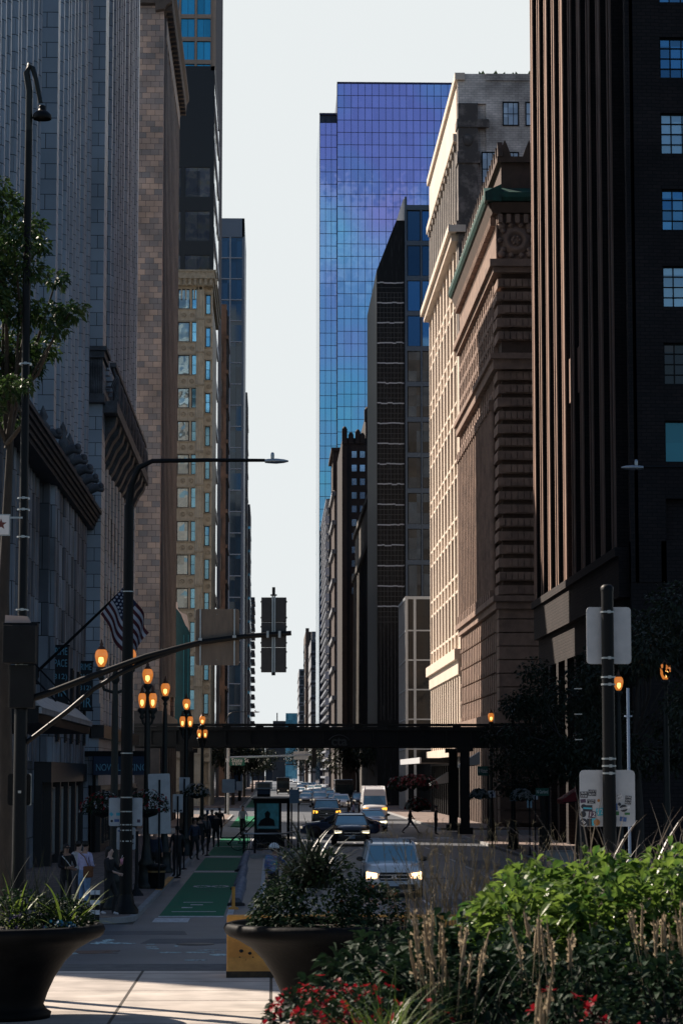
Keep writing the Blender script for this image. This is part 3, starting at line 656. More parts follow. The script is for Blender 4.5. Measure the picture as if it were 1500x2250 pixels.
while yy < 143.5:
    wd = 1.5
    w2.box(15.26, 15.9, yy-.02, yy+wd+.02, 13.6, 66)
    q1 = MB(); q1.box(15.2, 15.259, yy+.05, yy+.42, 13.6, 65.9); q1.box(15.22, 15.259, yy+.42, yy+.62, 13.6, 65.9); q1.box(15.2, 15.259, yy+1.08, yy+1.34, 13.6, 65.9); q1.box(15.235, 15.259, yy+.62, yy+1.08, 13.6, 65.9) if k % 2 else None; q1.build("sunlit_pier_strip", mSunlitStone, b)  # pale strips carry the sunlit pier faces in their colour; bodies stay dark
    if 118 < yy < 128: 
        p.box(15.5, 15.9, yy+2.0, yy+2.25, 13.6, 23); p.box(15.5, 15.9, yy+2.75, yy+3.0, 13.6, 23); p.box(15.4, 15.9, yy+wd, yy+3.7, 22.9, 25.2)
    for z in np.arange(16, 66, flh): w2.box(15.62, 15.9, yy+wd, yy+3.7, z, z+1.1)
    yy += 3.7; k += 1
w2.box(15.1, 15.9, 108.6, 144.2, 11.4, 13.2); w2.box(14.95, 15.9, 108.6, 144.2, 13.2, 13.59)
w2.box(15.35, 15.9, 109, 144, 9.7, 11.4)
for k in range(9): w2.box(15.3, 15.9, 109.8+4*k, 110.8+4*k, 0, 9.7)  # base and bands in dark brick, standing in for the shade there
p.build("stone_trim_line", mSunlitStone, b); w2.build("brick_surface", mDkBrick, b)
wmm = win_mesh(UY, NR, 1.0, 2.0, [mVoidGlass, mBlack], (1,2))
for k in range(9):
    for f in range(8): add_win(b, wmm, (15.84, 110.2+1.55+.3+3.7*k, 17.2+flh*f))
# --- rusticated brownstone with the green copper cornice
mBrownS = M("brown_rusticated_stone", (.29,.195,.15), .85, col2=(.165,.112,.09), scale=.8, bump=.7, bscale=3.5)
mBrownD = M("brown_joint_stone", (.10,.065,.05), .9, col2=(.07,.048,.038), scale=1.5)
mCopper = M("green_copper", (.012,.085,.065), .6, .1, col2=(.008,.035,.032), scale=1.2)
b = building("rusticated_brownstone", (28, 188, 0), "brown rusticated stone building with a green copper cornice and carved roundel")
w = MB(); X = 15.5; Y0 = 171.0
w.box(X+.35, 48, Y0+.35, 206.4, 0, 42); w.build("core_wall", mBrownD, b)
q = MB()
z = 16.0; k = 0
while z < 38.2:
    if not (31.6 < z < 32.9):
        j = .07*(k % 2)
        q.box(X+j, 19.3, Y0+j, Y0+.36, z, z+.62); q.box(20.9, 24.4, Y0+j, Y0+.36, z, z+.62)
        q.box(X+j, X+.36, Y0+.37, 174.0, z, z+.62)
        for i in range(int(random.random()*2), 9): q.box(15.6+i*.43, 15.6+i*.43+.36, Y0-.05, Y0+j+.01, z+.08, z+.54)
    z += .93; k += 1
for z0, z1, e in ((31.6, 32.3, .3), (32.3, 32.7, .5), (38.4, 38.8, .25), (38.8, 39.3, .5), (15.0, 15.5, .2), (15.5, 15.9, .4)):
    q.box(X-e, 24.4, Y0-e, Y0+.36, z0, z1); q.box(X-e, X+.36, Y0+.361, 206, z0, z1-.002)
q.box(X+.05, 24.4, Y0+.05, Y0+.36, 39.3, 42.6); q.box(X+.05, X+.36, Y0+.361, 206, 39.3, 42.6)
# smooth block base
z = .4; qd = MB()
while z < 14.6:
    (q if z > 6.8 else qd).box(X, 24.4, Y0, Y0+.36, z, z+.86); (q if z > 6.8 else qd).box(X, X+.36, Y0+.361, 173.0, z, z+.86); z += .93
q.box(X-.35, 24.4, Y0-.35, Y0+.36, 7.2, 7.9); q.box(X-.35, X+.36, Y0+.361, 206, 7.2, 7.9)
# street front: engaged columns, arches, small window rows
for i in range(20):
    y = 174.4 + 1.58*i
    q.tube([(X-.02, y, 16), (X-.02, y, 29.2)], .28, 10); q.box(X-.36, X+.36, y-.38, y+.38, 29.2, 29.9); q.box(X-.36, X+.36, y-.38, y+.38, 15.9, 16.5)
    for zz in (20.2, 24.6): q.box(X+.16, X+.36, y+.35, y+1.23, zz, zz+1.0)
    for a in range(5):
        t0 = math.pi*a/5; t1 = math.pi*(a+1)/5
        q.plate([(y+.79+.5*math.cos(t0), 29.9+.5*math.sin(t0)), (y+.79+.79*math.cos(t0), 29.9+.79*math.sin(t0)), (y+.79+.79*math.cos(t1), 29.9+.79*math.sin(t1)), (y+.79+.5*math.cos(t1), 29.9+.5*math.sin(t1))], 'x', X+.02, X+.36)
    q.box(X+.05, X+.36, y-.34, y+.34, 29.9, 31.6)
    for r in range(4):
        q.box(X+.02, X+.36, y-.25, y+.3, 32.8+1.4*r, 32.8+1.4*r+1.38); q.box(X, X+.36, y+.3, y+1.33, 32.8+1.4*r, 32.8+1.4*r+.42)
    for r in range(5): q.box(X+.03, X+.36, y-.4, y+.42, 8.0+1.4*r, 9.3+1.4*r); q.box(X-.04, X+.36, y+.42, y+1.18, 8.0+1.4*r, 8.28+1.4*r)
    qd.box(X, X+.36, y-.4, y+.42, .1, 7.2)
q.build("rusticated_face", mBrownS, b); qd.build("base_surface", mBrownD, b)
r = MB(); rc = atY(1133, 528, Y0-.05)
r.lathe([(.02,-.25),(.30,-.22),(.42,-.05),(.55,-.3),(.78,-.32),(.86,-.06),(.95,-.1),(1.0,0)], (0,0,0), 20); n = len(r.v); r.v = [(rc.x+p[0], Y0+p[2]*.7, rc.z+p[1]) for p in r.v]
for a in range(10):
    t = 2*math.pi*a/10; r.ell((rc.x+1.12*math.cos(t), Y0-.06, rc.z+1.12*math.sin(t)), .2, .14, .2, 0, 8, 5)
for sx in (-1, 1):
    for sz in (-1, 1): r.ell((rc.x+1.0*sx, Y0-.02, rc.z+.98*sz), .3, .2, .3, 0, 8, 6)
for a in range(6): r.ell((rc.x+.25*math.cos(a*1.05), Y0-.17, rc.z+.25*math.sin(a*1.05)), .1, .1, .12, 0, 8, 5)
rn = MB()
for k in range(16): rn.box(15.6+.6*k, 15.9+.6*k, Y0-.35, Y0+.04, 41.9, 42.5)
for k in range(54): rn.box(15.15, 15.54, 171.8+.63*k, 172.1+.63*k, 41.9, 42.5)
r.box(rc.x-1.4, rc.x-1.28, Y0-.08, Y0+.04, 39.4, 41.8); r.box(rc.x+1.28, rc.x+1.4, Y0-.08, Y0+.04, 39.4, 41.8)
rn.build("dentil_pattern", mBrownS, b); r.build("carved_roundel_pattern", mBrownS, b)
c = MB(); c.plate([(X+.3, 43.3), (X-.7, 43.35), (X-.85, 43.6), (X-.85, 43.95), (X+.3, 44.5)], 'y', Y0-.85, 206.4)
c.plate([(Y0+.3, 43.31), (Y0-.7, 43.36), (Y0-.83, 43.61), (Y0-.83, 43.94), (Y0+.3, 44.48)], 'x', X-.84, 30)
so = MB(); so.plate([(X+.3, 42.5), (X-.3, 42.6), (X-.6, 43.29), (X+.3, 43.295)], 'y', Y0-.3, 206.3); so.plate([(Y0+.3, 42.51), (Y0-.3, 42.61), (Y0-.6, 43.28), (Y0+.3, 43.29)], 'x', X-.3, 30); so.build("soffit", mBrownD, b)
for k in range(24): c.ell((X-.75, Y0+1.5*k, 44.05), .1, .16, .22, 0, 6, 4)
c.build("copper_cornice", mCopper, b)
a = MB(); a.box(X+.4, 30, Y0+.4, 206, 44.5, 46.3); a.box(X+.1, 30, Y0+.1, 206, 46.3, 46.7)
for k in range(20): a.plate([(Y0+1.7*k, 46.7), (Y0+1.7*k+.9, 46.7), (Y0+1.7*k+.7, 47.3), (Y0+1.7*k+.45, 47.8), (Y0+1.7*k+.2, 47.3)], 'x', X+.15, X+.5)
for k in range(8): a.plate([(X+.2+1.7*k, 46.7), (X+1.1+1.7*k, 46.7), (X+.9+1.7*k, 47.3), (X+.65+1.7*k, 47.9), (X+.4+1.7*k, 47.3)], 'y', Y0+.15, Y0+.5)
a.build("parapet_crest", mBrownD, b)
wmm = win_mesh(UY, NR, .9, 3.4, [mVoidGlass, mBlack], (1,3))
for i in range(20):
    for zz in (16.5, 21.2, 25.6): add_win(b, wmm, (X+.3, 174.4+1.58*i+.35, zz))
wmm = win_mesh(UX, NF, 1.5, 4.2, [mDarkGlass, mBlack], (1,2))
for zz in (17, 23, 33): add_win(b, wmm, (19.35, Y0+.3, zz))
for i in range(9): add_win(b, win_mesh(UY, NR, 1.9, 4, [mDarkGlass, mBlack], (2,1)), (X+.3, 174.9+3.4*i, 1.2))
# --- white building, sunlit street front, colonnade at the top, brick party wall
mIvory = M("ivory_terracotta", (.70,.60,.50), .65, col2=(.62,.52,.43), scale=.25, bump=.15, bscale=8)
mGreyBrick = BR("grey_painted_brick", (.74,.68,.63), (.60,.55,.51), (.42,.39,.37), .5, .2, .02, .85, .5, .4, .55, nscale=.45)
mSootStone = M("blackened_stone", (.09,.08,.075), .9, col2=(.36,.31,.28), scale=.9, bump=.6, bscale=3, thr=(.5,.8))
b = building("white_terracotta_building", (28, 226, 0), "white sunlit building with tall window bays, a top colonnade and a grey brick end wall")
X = 15.6; Y0 = 207.5; Y1 = 246.0
w = MB(); w.box(X+.6, 50, Y0+.3, Y1, 0, 62.4); w.box(18.0, 50, Y0, Y0+.3, 40, 62.4); w.box(X, 18.0, Y0+.02, Y0+.3, 60.4, 63); w.box(18, 50, Y0-.1, Y0+.3, 62.4, 63.0)
w.build("end_wall", mGreyBrick, b)
c = MB(); c.box(X, X+1.7, Y0-.15, Y0+1.6, 40, 60.4); c.box(X-.2, X+1.9, Y0-.4, Y0+1.6, 49.2, 50.2); c.box(X-.1, X+1.85, Y0-.3, Y0+1.6, 55.2, 56.2); c.box(X-.1, 18.2, Y0-.25, Y0+1.6, 58.3, 59)
c.ell((X+.85, Y0-.15, 57.2), .45, .2, .55)
c.build("corner_pier", mSootStone, b)
f = MB(); facade(b, f, (X, Y1, 0), (0,-1,0), NR, Y1-Y0-1.7, 14.2, 48.6, 9, 7, 1.15, 1.3, .6, [mVoidGlass, mBlack], (2,2), lim=63, pproj=0.05, sink=.22)
for i in range(9):
    bwid = (Y1-Y0-1.7)/9; y = Y1-(i+.5)*bwid; f.box(X+.18, X+.6, y-.16, y+.16, 14.2, 48.6)
for k in range(7):
    z = 14.2 + (48.6-14.2)/7*k
    f.box(X-.02, X+.2, Y0+1.7, Y1, z+1.25, z+1.45); f.box(X+.0, X+.2, Y0+1.7, Y1, z-.1, z+.1)
f.box(X, X+.6, Y0+.02, Y0+1.7, 8, 40); f.box(X, X+.6, Y0+1.6, Y1, 58.2, 62.4); f.box(X-.25, X+.6, Y0-.3, Y1, 62.4, 63.0); f.box(X-.3, X+.6, Y0+1.6, Y1+.2, 57.5, 58.2)
f.box(X-.9, X+.6, Y0-.6, Y1+.6, 49.2, 49.8); f.box(X-.6, X+.6, Y0+.3, Y1+.3, 48.6, 49.2); f.box(X-.3, X+.6, Y0+1.6, Y1, 49.8, 50.4)
f.box(X-.5, X+.6, Y0-.1, Y1+.2, 13.2, 14.1); f.box(X-.2, X+.6, Y0, Y1, 12.0, 13.2); f.box(X-.5, X+.6, Y0-.1, Y1, 5.2, 5.9); db = MB(); db.box(X-.1, X+.6, Y0, Y1, 4.5, 5.2)
for i in range(14):
    y = Y0 + .3 + i*2.85; f.box(X-.05, X+.6, y, y+.9, 5.9, 12.0); db.box(X-.1, X+.6, y, y+.7, 0, 4.5)
f.build("street_front", mIvory, b); db.build("shopfront", mBlack, b)
co = MB()
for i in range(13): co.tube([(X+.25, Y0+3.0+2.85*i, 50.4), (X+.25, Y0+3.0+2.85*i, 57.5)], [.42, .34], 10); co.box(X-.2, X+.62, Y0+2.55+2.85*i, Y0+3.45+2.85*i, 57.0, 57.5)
co.build("colonnade", M("dark_column_stone", (.30,.27,.24), .7, col2=(.2,.18,.16), scale=1), b)  # columns in a darker stone tone than the street front
mSash = GL("hazy_sash_glass", (.40,.45,.52), .15, .45, .03, (.55, .8))
wmm = win_mesh(UX, NF, 1.45, 2.1, [mSash, mBlack], (3,2), .1)
for zz, xs in ((zat(277, Y0, 1120), (xat(1103, Y0, 250), xat(1153, Y0, 250), xat(1203, Y0, 250))), (zat(395, Y0, 1120)-.6, (xat(1057, Y0, 350), xat(1103, Y0, 350), xat(1153, Y0, 350))), (zat(520, Y0, 1060), (xat(1055, Y0, 500), xat(1103, Y0, 500)))):
    for x in xs: add_win(b, win_mesh(UX, NF, 1.4, 3.0 if zz < 57 else 2.1, [mSash, mBlack], (3,2), .1), (x, Y0-.02, zz), 110)
for i in range(13):
    add_win(b, win_mesh(UY, NR, 1.7, 5.9, [mVoidGlass, mBlack], (2,3)), (X+.5, Y0+1.3+2.85*i, 6.0), 110); add_win(b, win_mesh(UY, NR, 1.9, 4.2, [mDarkGlass, mBlack], (2,1)), (X+.5, Y0+1.15+2.85*i, .2), 110)
# roof planting
rg = MB()
for i in range(40):
    x = 17.5+random.random()*9; s_ = random.uniform(.15,.4); rg.add([(x-s_, Y0+1, 63), (x+s_, Y0+1.1, 63), (x+random.uniform(-.3,.3), Y0+1.05, 63+s_*1.6)], [(0,1,2)])
rg.build("roof_plants", M("roof_plant_green", (.05,.09,.03), .7), b, fix=False)
# --- glass pavilion with a pale frame
b = building("glass_pavilion", (17, 262, 0), "low glass corner building with a pale frame, in front of the black stone wedge")
x0 = xat(893, 254, 1450); z1 = zat(1310, 254, 920); w = MB()
for xx in (x0, xat(911, 254, 1450), x0+4.2): w.box(xx-.13, xx+.13, 254, 254.3, 0, z1)
w.box(x0-.13, x0+6, 254.01, 254.29, z1-.3, z1-.01); w.box(x0-.12, x0+.12, 254.31, 268, z1-.3, z1-.01)
for z in np.arange(3.2, z1-1, 3.0): w.box(x0-.1, x0+6, 254.02, 254.28, z, z+.14); w.box(x0-.1, x0+.1, 254.31, 268, z, z+.14)
for y in np.arange(257, 268.5, 2.7): w.box(x0-.1, x0+.1, y, y+.16, 0, z1-.3)
w.build("frame", M("pale_frame_metal", (.34,.37,.40), .45, .4), b)
g = MB(); g.box(x0+.02, x0+6, 254.1, 268, 0, z1-.1); g.build("glazing", mVoidGlass, b)
# --- black stone wedge and blue glass office block
b = building("blue_glass_office", (22, 306, 0), "glass office block with a blue front and a black stone wedge with thin pale bands")
Y0 = 291.0; xa = xat(890, Y0, 900); xb = 24.0; zt = zat(452, Y0, 915); w = MB()
w.box(xa+.2, xb, Y0+.4, 330, 0, zt); w.box(xa, xa+.22, Y0, Y0+30, 0, zat(432, Y0, 890)); w.box(xa+.22, xb, Y0, Y0+.4, zt-.5, zt+.1)
flp = (zat(529, Y0, 915)-zat(606, Y0, 915)); zf = zat(529, Y0, 915)
xs = [xa+.22, xat(926, Y0, 900), xat(926, Y0, 900)*2-xa-.22, xb-1.2, xb]
for k in range(-0, 14): w.box(xa+.22, xb, Y0+.05, Y0+.4, zf-k*flp-.55, zf-k*flp)
for x in xs[1:]: w.box(x-.09, x+.09, Y0-.05, Y0+.4, 8, zt-.5)
w.build("frame", M("blue_grey_frame", (.05,.075,.11), .4, .4), b)
gB = GL("blue_office_glass", (.03,.11,.26), .05, .75, .03, (1.8, 4), var=.6); gB2 = GL("dim_office_glass", (.012,.022,.035), .05, .5, .04, (1.0, 1.3), var=.9)
for k in range(14):
    for i in range(3):
        add_win(b, win_mesh(UX, NF, xs[i+1]-xs[i]-.2, flp-.57, [gB if k < 4 else gB2, mBlack], (1,1), .05), (xs[i]+.1, Y0+.25, zf-k*flp+.01) if k else (xs[i]+.1, Y0+.25, zf+.01))
bk = MB(); x8 = xat(828, Y0, 900); z8 = zat(592, Y0, 830); z9 = zat(436, Y0, 888); zm = zat(482, Y0, 870)
bk.plate([(x8, 0), (xa-.002, 0), (xa-.002, z9), (x8, z8)], 'y', Y0+.6, Y0+30)
bk.build("stone_wedge", M("black_streaked_stone", (.005,.006,.008), .3, col2=(.045,.05,.058), scale=3.2, stretch=(2.2,2.2,.16), thr=(.56,.8), spec=.12), b)
cpz = MB(); cpz.plate([(xat(871,Y0,480), zat(482,Y0,871)), (xa-.003, zat(482,Y0,871)), (xa-.003, z9+.05), (xa-.15, z9+.05)], 'y', Y0+.5, Y0+.599); cpz.build("pale_corner_panel", mWhite, b)
mBand = M("pale_band_paint", (.36,.38,.42), .6); pb = zat(619, Y0, 860)-zat(663, Y0, 860)
for k in range(17):
    z = zat(619, Y0, 860) - k*pb; x = x8+.05; bd = MB()
    while x < xa-.15:
        l = random.uniform(.25,.7); e = min(x+l, xa-.1); zz = z+random.uniform(-.06,.06); bd.box(x, e, Y0+.55, Y0+.599, zz-.07, zz+.07); x = e
    bd.build("pale_band", mBand, b)
lv = MB()
for k in range(17):
    for j in (1, 2, 3): z = zat(619, Y0, 860) - (k+j*.25)*pb; lv.box(x8+.05, xa-.1, Y0+.57, Y0+.599, z-.025, z+.025)
for k in range(1, 8): x = x8+(xa-x8)*k/8; lv.box(x-.02, x+.02, Y0+.575, Y0+.5985, 10, zat(640, Y0, 860))
lv.build("joint_line_pattern", M("slate_joint", (.03,.034,.04), .5), b)
# --- classical bank with cornice and columns
b = building("classical_stone_building", (25, 372, 0), "dark classical stone building with columns and a deep cornice, beyond the black wedge")
X = 13.95; w = MB(); w.box(X+.4, 40, 331, 418, 0, 42); w.box(X, X+.4, 331, 333.5, 0, 36); w.box(X, X+.4, 333.501, 418, 0, 9)
w.box(X-.1, X+.4, 331, 418, 36.5, 42.8); w.box(X-.5, 40, 330.6, 418, 42.8, 43.6); w.box(X-.7, X+.4, 330.5, 418, 35.6, 36.5)
for k in range(15): w.tube([(X+.25, 337+5.6*k, 9), (X+.25, 337+5.6*k, 35.6)], [.9,.75], 10)
w.build("wall", M("grey_bank_stone", (.10,.095,.09), .8, col2=(.06,.057,.055), scale=.3), b)
wmm = win_mesh(UY, NR, 3, 6, [mVoidGlass, mBlack], (2,2))
for k in range(14):
    for f in range(3): add_win(b, wmm, (X+.36, 338.3+5.6*k, 10+8.5*f))
# --- dark tower with a battlemented crown and blue windows
mCrown = M("dark_red_brick", (.022,.018,.02), .85, col2=(.014,.012,.014), scale=.5)
b = building("battlemented_tower", (16, 445, 0), "dark brick tower with a battlemented crown and small bright blue windows")
Y0 = 430.0; xa = xat(752, Y0, 1000); xm = xat(803, Y0, 1000); xe = xat(880, Y0, 1000); za = zat(962, Y0, 780); zb_ = zat(912, Y0, 815); w = MB()
w.box(xa, xm, Y0+.3, Y0+34, 0, za); w.box(xm, xe, Y0+.3, Y0+34, 0, zb_)
for x, h in ((xat(757,Y0,960), 1.6), (xat(771,Y0,960), .6), (xat(786,Y0,960), 1.1), (xat(796,Y0,960), .5)): w.box(x-.45, x+.45, Y0, Y0+1.2, za-1, za+h); w.ell((x, Y0+.6, za+h), .4, .5, .5, 0, 8, 6)
for x, h in ((xat(808,Y0,920), 1.0), (xat(822,Y0,920), .5), (xat(838,Y0,920), 1.0), (xat(858,Y0,920), .6)): w.box(x-.6, x+.6, Y0, Y0+1.4, zb_-1, zb_+h); w.ell((x, Y0+.7, zb_+h), .55, .6, .6, 0, 8, 6)
w.box(xat(754,Y0,960)-.2, xat(762,Y0,960), Y0-.05, Y0+3, 0, za-1.5)
w.build("wall", mCrown, b)
gW = GL("pale_blue_pane", (.42,.60,.85), .1, .75, .03, (1, 1.5))
wmm = win_mesh(UX, NF, .95, 1.25, [gW, mCrown], (1,1), .05)
for k in range(11):
    zz = zat(1006+30*k, Y0, 790)
    for pxw in (772, 790, 819): add_win(b, wmm, (xat(pxw, Y0, 1000), Y0+.24, zz))
# --- narrow brick building with balcony
b = building("narrow_brick_tower", (14, 482, 0), "narrow dark brick tower with stone balconies, left of the battlemented tower")
Y0 = 470.0; xa = xat(731, Y0, 1100); xb = xat(760, Y0, 1100); zt = zat(985, Y0, 742); w = MB(); w.box(xa+.3, xb, Y0+.2, Y0+24, 0, zt)
w.box(xa, xb, Y0, Y0+.2, zt-8, zt); w.box(xa-.3, xb, Y0-.4, Y0+24, zt-.5, zt+.1)
w.build("wall", M("umber_brick", (.05,.033,.03), .85, col2=(.032,.024,.023), scale=.6), b)
s_ = MB()
for k in range(9): s_.box(xa-.2, xa+.6, Y0-.3, Y0+22, zt-9-5.5*k, zt-8.2-5.5*k)
s_.box(xat(740,Y0,1400)-.15, xat(740,Y0,1400)+.35, Y0-.1, Y0+.199, 4, zt-9); s_.build("stone_band", mFarGrey, b)
# --- louvred block under the glass tower
b = building("louvred_block", (13.5, 520, 0), "far block with slanted louvres and white floor ends right of the sky strip")
Y0 = 500.0; xa = xat(722, Y0, 1300); xl_ = xat(700, 560, 1300); zt = zat(1095, Y0, 715); w = MB(); w.box(xa, xa+12, Y0+.5, 560, 0, zt); w.build("wall", mFarDark, b)
s_ = MB(); mEnd = M("white_floor_end", (.5,.53,.58), .6); n = 34
for k in range(n):
    z = zt*(k+1)/n; s_.obox((xa, Y0, 0), UY, NR, 0, 60, 0, .55, z-.5, z-.1)
    if k % 3 == 1: e_ = MB(); e_.box(xa-.75, xa+.1, Y0-.2, Y0+.5, z-1.6, z-.2); e_.build("floor_end", mEnd, b)
s_.build("louvre", M("grey_louvre", (.25,.28,.33), .5), b)
# --- violet blue glass tower
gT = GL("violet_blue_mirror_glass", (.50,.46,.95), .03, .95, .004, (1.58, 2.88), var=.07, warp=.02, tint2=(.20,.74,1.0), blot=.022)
mMull = M("dark_violet_mullion", (.03,.035,.09), .35, .6)
b = building("mirror_glass_tower", (28, 580, 0), "tall violet blue mirror glass tower with a stepped left corner")
Y0 = 560.0; x0 = xat(703, Y0, 300); x1 = xat(741, Y0, 300); x2 = xat(1010, Y0, 300); zA = zat(244, Y0, 720); zB = zat(183, Y0, 840)
c = MB(); c.box(x0+.15, x1+.1, Y0+3.0, Y0+45, 0, zA); c.box(x1+.1, x2, Y0+.3, Y0+45, 0, zB); c.box(xat(908,Y0,180), xat(986,Y0,180), Y0+8, Y0+30, zB, zat(178,Y0,940)+.9)
c.build("core", M("slate_core", (.05,.065,.10), .4, .5), b)
pz = 2.88; nflo = int(zB/pz)
for k in range(nflo, 12, -1):
    z = k*pz; g = MB()
    if z+.01 < zA: g.box(x0, x1, Y0+2.5, Y0+2.9, z-pz+.05, min(z-.05, zA))
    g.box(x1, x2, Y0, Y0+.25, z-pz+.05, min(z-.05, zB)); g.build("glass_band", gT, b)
m = MB()
for k in range(nflo, 11, -1):
    z = k*pz; m.box(x1, x2, Y0-.09, Y0+.3, z-.05, z+.05)
    if z < zA: m.box(x0, x1-.01, Y0+2.41, Y0+2.95, z-.05, z+.05)
x = x1
while x < x2: m.box(x-.05, x+.05, Y0-.1, Y0+.29, 30, zB); x += 1.58
x = x0
while x < x1-.3: m.box(x-.05, x+.05, Y0+2.4, Y0+2.94, 30, zA); x += 1.32
m.box(x1-.1, x2, Y0-.12, Y0+.32, zB-.2, zB+.25); m.box(x1-.1, x1-.002, Y0-.02, Y0+2.5, 30, zB); m.box(x0-.1, x1-.12, Y0+2.38, Y0+3, zA-.2, zA+.2)
m.build("mullion_grid", mMull, b)
s_ = MB(); s_.box(x0-.06, x0+.15, Y0+3.0, Y0+45, 0, zA-.2); s_.build("side_glass", GL("side_mirror_glass", (.10,.16,.25), .08, .8, .02, (1.5, 2.9)), b)
# --- far right: receding blocks to the street's end
far_tower("grey_slab_tower", 700, 718, 640, 1040, 40, mFarGrey, "far grey blue slab rising beside the foot of the mirror glass tower", 14, mFarBlue, mDarkGlass)
def antenna(w, x0, x1, Y, z1): w.box(x0+1.5, x0+1.8, Y, Y+.3, z1, z1+5.5); w.box(x0+.2, x0+3, Y, Y+4, z1, z1+2.4)
far_tower("pale_ribbed_block", 683, 702, 760, 1405, 50, mFarGrey, "far pale ribbed block with a rooftop mast", 10, mFarDark, mDarkGlass, ch=antenna)
def stepb(w, x0, x1, Y, z1): w.box(x0, x0+1.2, Y-.5, Y, 0, z1+1.2)
far_tower("red_brick_block", 671, 690, 860, 1388, 50, mFarBrown, "far reddish brick block, second from the sky on the right", 11, mFarGrey, mDarkGlass, ch=stepb)
far_tower("stepped_pale_block", 657, 676, 1000, 1470, 60, mFarGrey, "smallest far block with stepped balconies at the street's vanishing end", 13, mFarDark, mDarkGlass)
far_tower("teal_roofed_block", 628, 656, 1350, 1567, 40, mFarBlue, "distant low teal block closing the street", 4, mFarDark)
far_tower("flat_distant_block", 600, 628, 1400, 1584, 40, mFarDark, "distant flat dark block with a small mast", 3, mFarBrown, ch=lambda w, x0, x1, Y, z1: w.box(x0+2, x0+2.6, Y, Y+.6, z1, z1+4.5))
for k, (x0_, x1_, h) in enumerate(((-60, -22, 34), (-22, -4, 27), (-4, 14, 29), (14, 50, 34))):
    bb = building("distant_block", ((x0_+x1_)/2, 1620, 0), ["distant dark block past the left pavement's end", "distant block under the left of the sky gap", "distant block under the middle of the sky gap", "distant dark block past the right pavement's end"][k])
    w = MB(); w.box(x0_, x1_-.5, 1600, 1640, 0, h); w.box(x0_-.3, x1_-.2, 1599.7, 1640.3, h, h+.8); w.build("wall", mFarDark, bb)
    wmm = win_mesh(UX, NF, 2, 2.2, [mDarkGlass, mBronze], (1,1), .2)
    for i in range(4): add_win(bb, wmm, (x0_+2+i*(x1_-x0_-4)/4, 1599.9, h*.5))
# --- plain blocks on the right of State Street and along the far street (between the seen towers)
def infill(name, x0, x1, y0, y1, h, mat, label, nb, nf):
    bb = building(name, ((x0+x1)/2, (y0+y1)/2, 0), label); w = MB(); side = -1 if x1 < 0 else 1
    if side < 0: w.box(x0, x1-.4, y0, y1, 0, h); facade(bb, w, (x1, y0, 0), UY, NL, y1-y0, 5, h-1, nb, nf, .9, 1.2, .39, [mDarkGlass, mBronze], (1,2)); w.box(x1-.4, x1+.3, y0, y1, h-1, h)
    else: w.box(x0+.4, x1, y0, y1, 0, h); facade(bb, w, (x0, y1, 0), (0,-1,0), NR, y1-y0, 5, h-1, nb, nf, .9, 1.2, .39, [mDarkGlass, mBronze], (1,2)); w.box(x0-.3, x0+.4, y0, y1, h-1, h)
    w.build("wall", mat, bb)
infill("brown_street_block", -14, -8.6, 445, 595, 8.5, mFarDark, "long low dark block along the left of the far street", 20, 2)
infill("grey_street_block", 13.2, 34, 564, 636, 30, mFarDark, "low dark block behind the louvred block", 10, 6)
infill("dark_street_block", 12.5, 34, 800, 855, 36, mFarBrown, "low brown block between the far pale towers", 6, 7)
flush_windows()
# ================================================================== ELEVATED RAILWAY
mIron = M("dark_riveted_iron", (.006,.008,.010), .65, .2, col2=(.012,.011,.011), scale=1.5, bump=.2, bscale=12)
b = empty("elevated_railway", (4, 158, 0), "black iron elevated railway bridge crossing over the street", "railway bridge")
zt = zat(1590, 153, 640); zb = zat(1640, 153, 640)
for y in (153, 163):
    g = MB(); g.box(-60, 80, y, y+.08, zb+.12, zt-.42); g.box(-60, 80, y-.18, y+.26, zb, zb+.12); g.box(-60, 80, y-.18, y+.26, zt-.42, zt-.34)
    for k in range(94): g.box(-59.9+1.5*k, -59.8+1.5*k, y-.14, y-.001, zb+.121, zt-.421)
    g.build("girder", mIron, b)
    rl = MB(); rl.box(-60, 80, y-.12, y+.12, zt-.16, zt)
    for k in range(70): rl.box(-59+2*k, -58.5+2*k, y-.06, y+.1, zt-.339, zt-.161)
    rl.build("walkway_rail", mIron, b)
dk = MB()
for k in range(150): dk.box(-59.9+.93*k, -59.45+.93*k, 153.3, 163-.02, zt-.75, zt-.55)
for y in (154.6, 156.1, 159.4, 160.9): dk.box(-60, 80, y, y+.08, zt-.55, zt-.38)
for k in range(12): dk.box(-54+11*k, -53.6+11*k, 153.27, 162.9, zb+.2, zt-.76)
dk.build("track_deck", M("weathered_timber", (.015,.014,.013), .9, col2=(.025,.022,.02), scale=3), b)
for y in (153.1, 163.1):
    for x in (-16.5, -5.3, 11.75, 24):
        g = MB(); g.box(x-.27, x+.27, y-.22, y-.17, .1, zb-.02); g.box(x-.27, x+.27, y+.17, y+.22, .1, zb-.02); g.box(x-.04, x+.04, y-.17, y+.17, .1, zb-.02)
        for z in np.arange(.6, zb-.4, .5): g.box(x-.26, x+.26, y-.235, y-.221, z, z+.09)
        g.box(x-.45, x+.45, y-.4, y+.4, .1, .5); g.box(x-.5, x+.5, y-.3, y+.3, zb-.3, zb-.021)
        g.build("column", mIron, b)
lt = M("dim_grey_lettering", (.045,.05,.055), .6)
text("cta", .8, (xat(745, 152.7, 1628), 152.78, zat(1629, 152.7, 745)), lt, b, name="lettering", depth=.01, font_off=.02)
ar = MB()
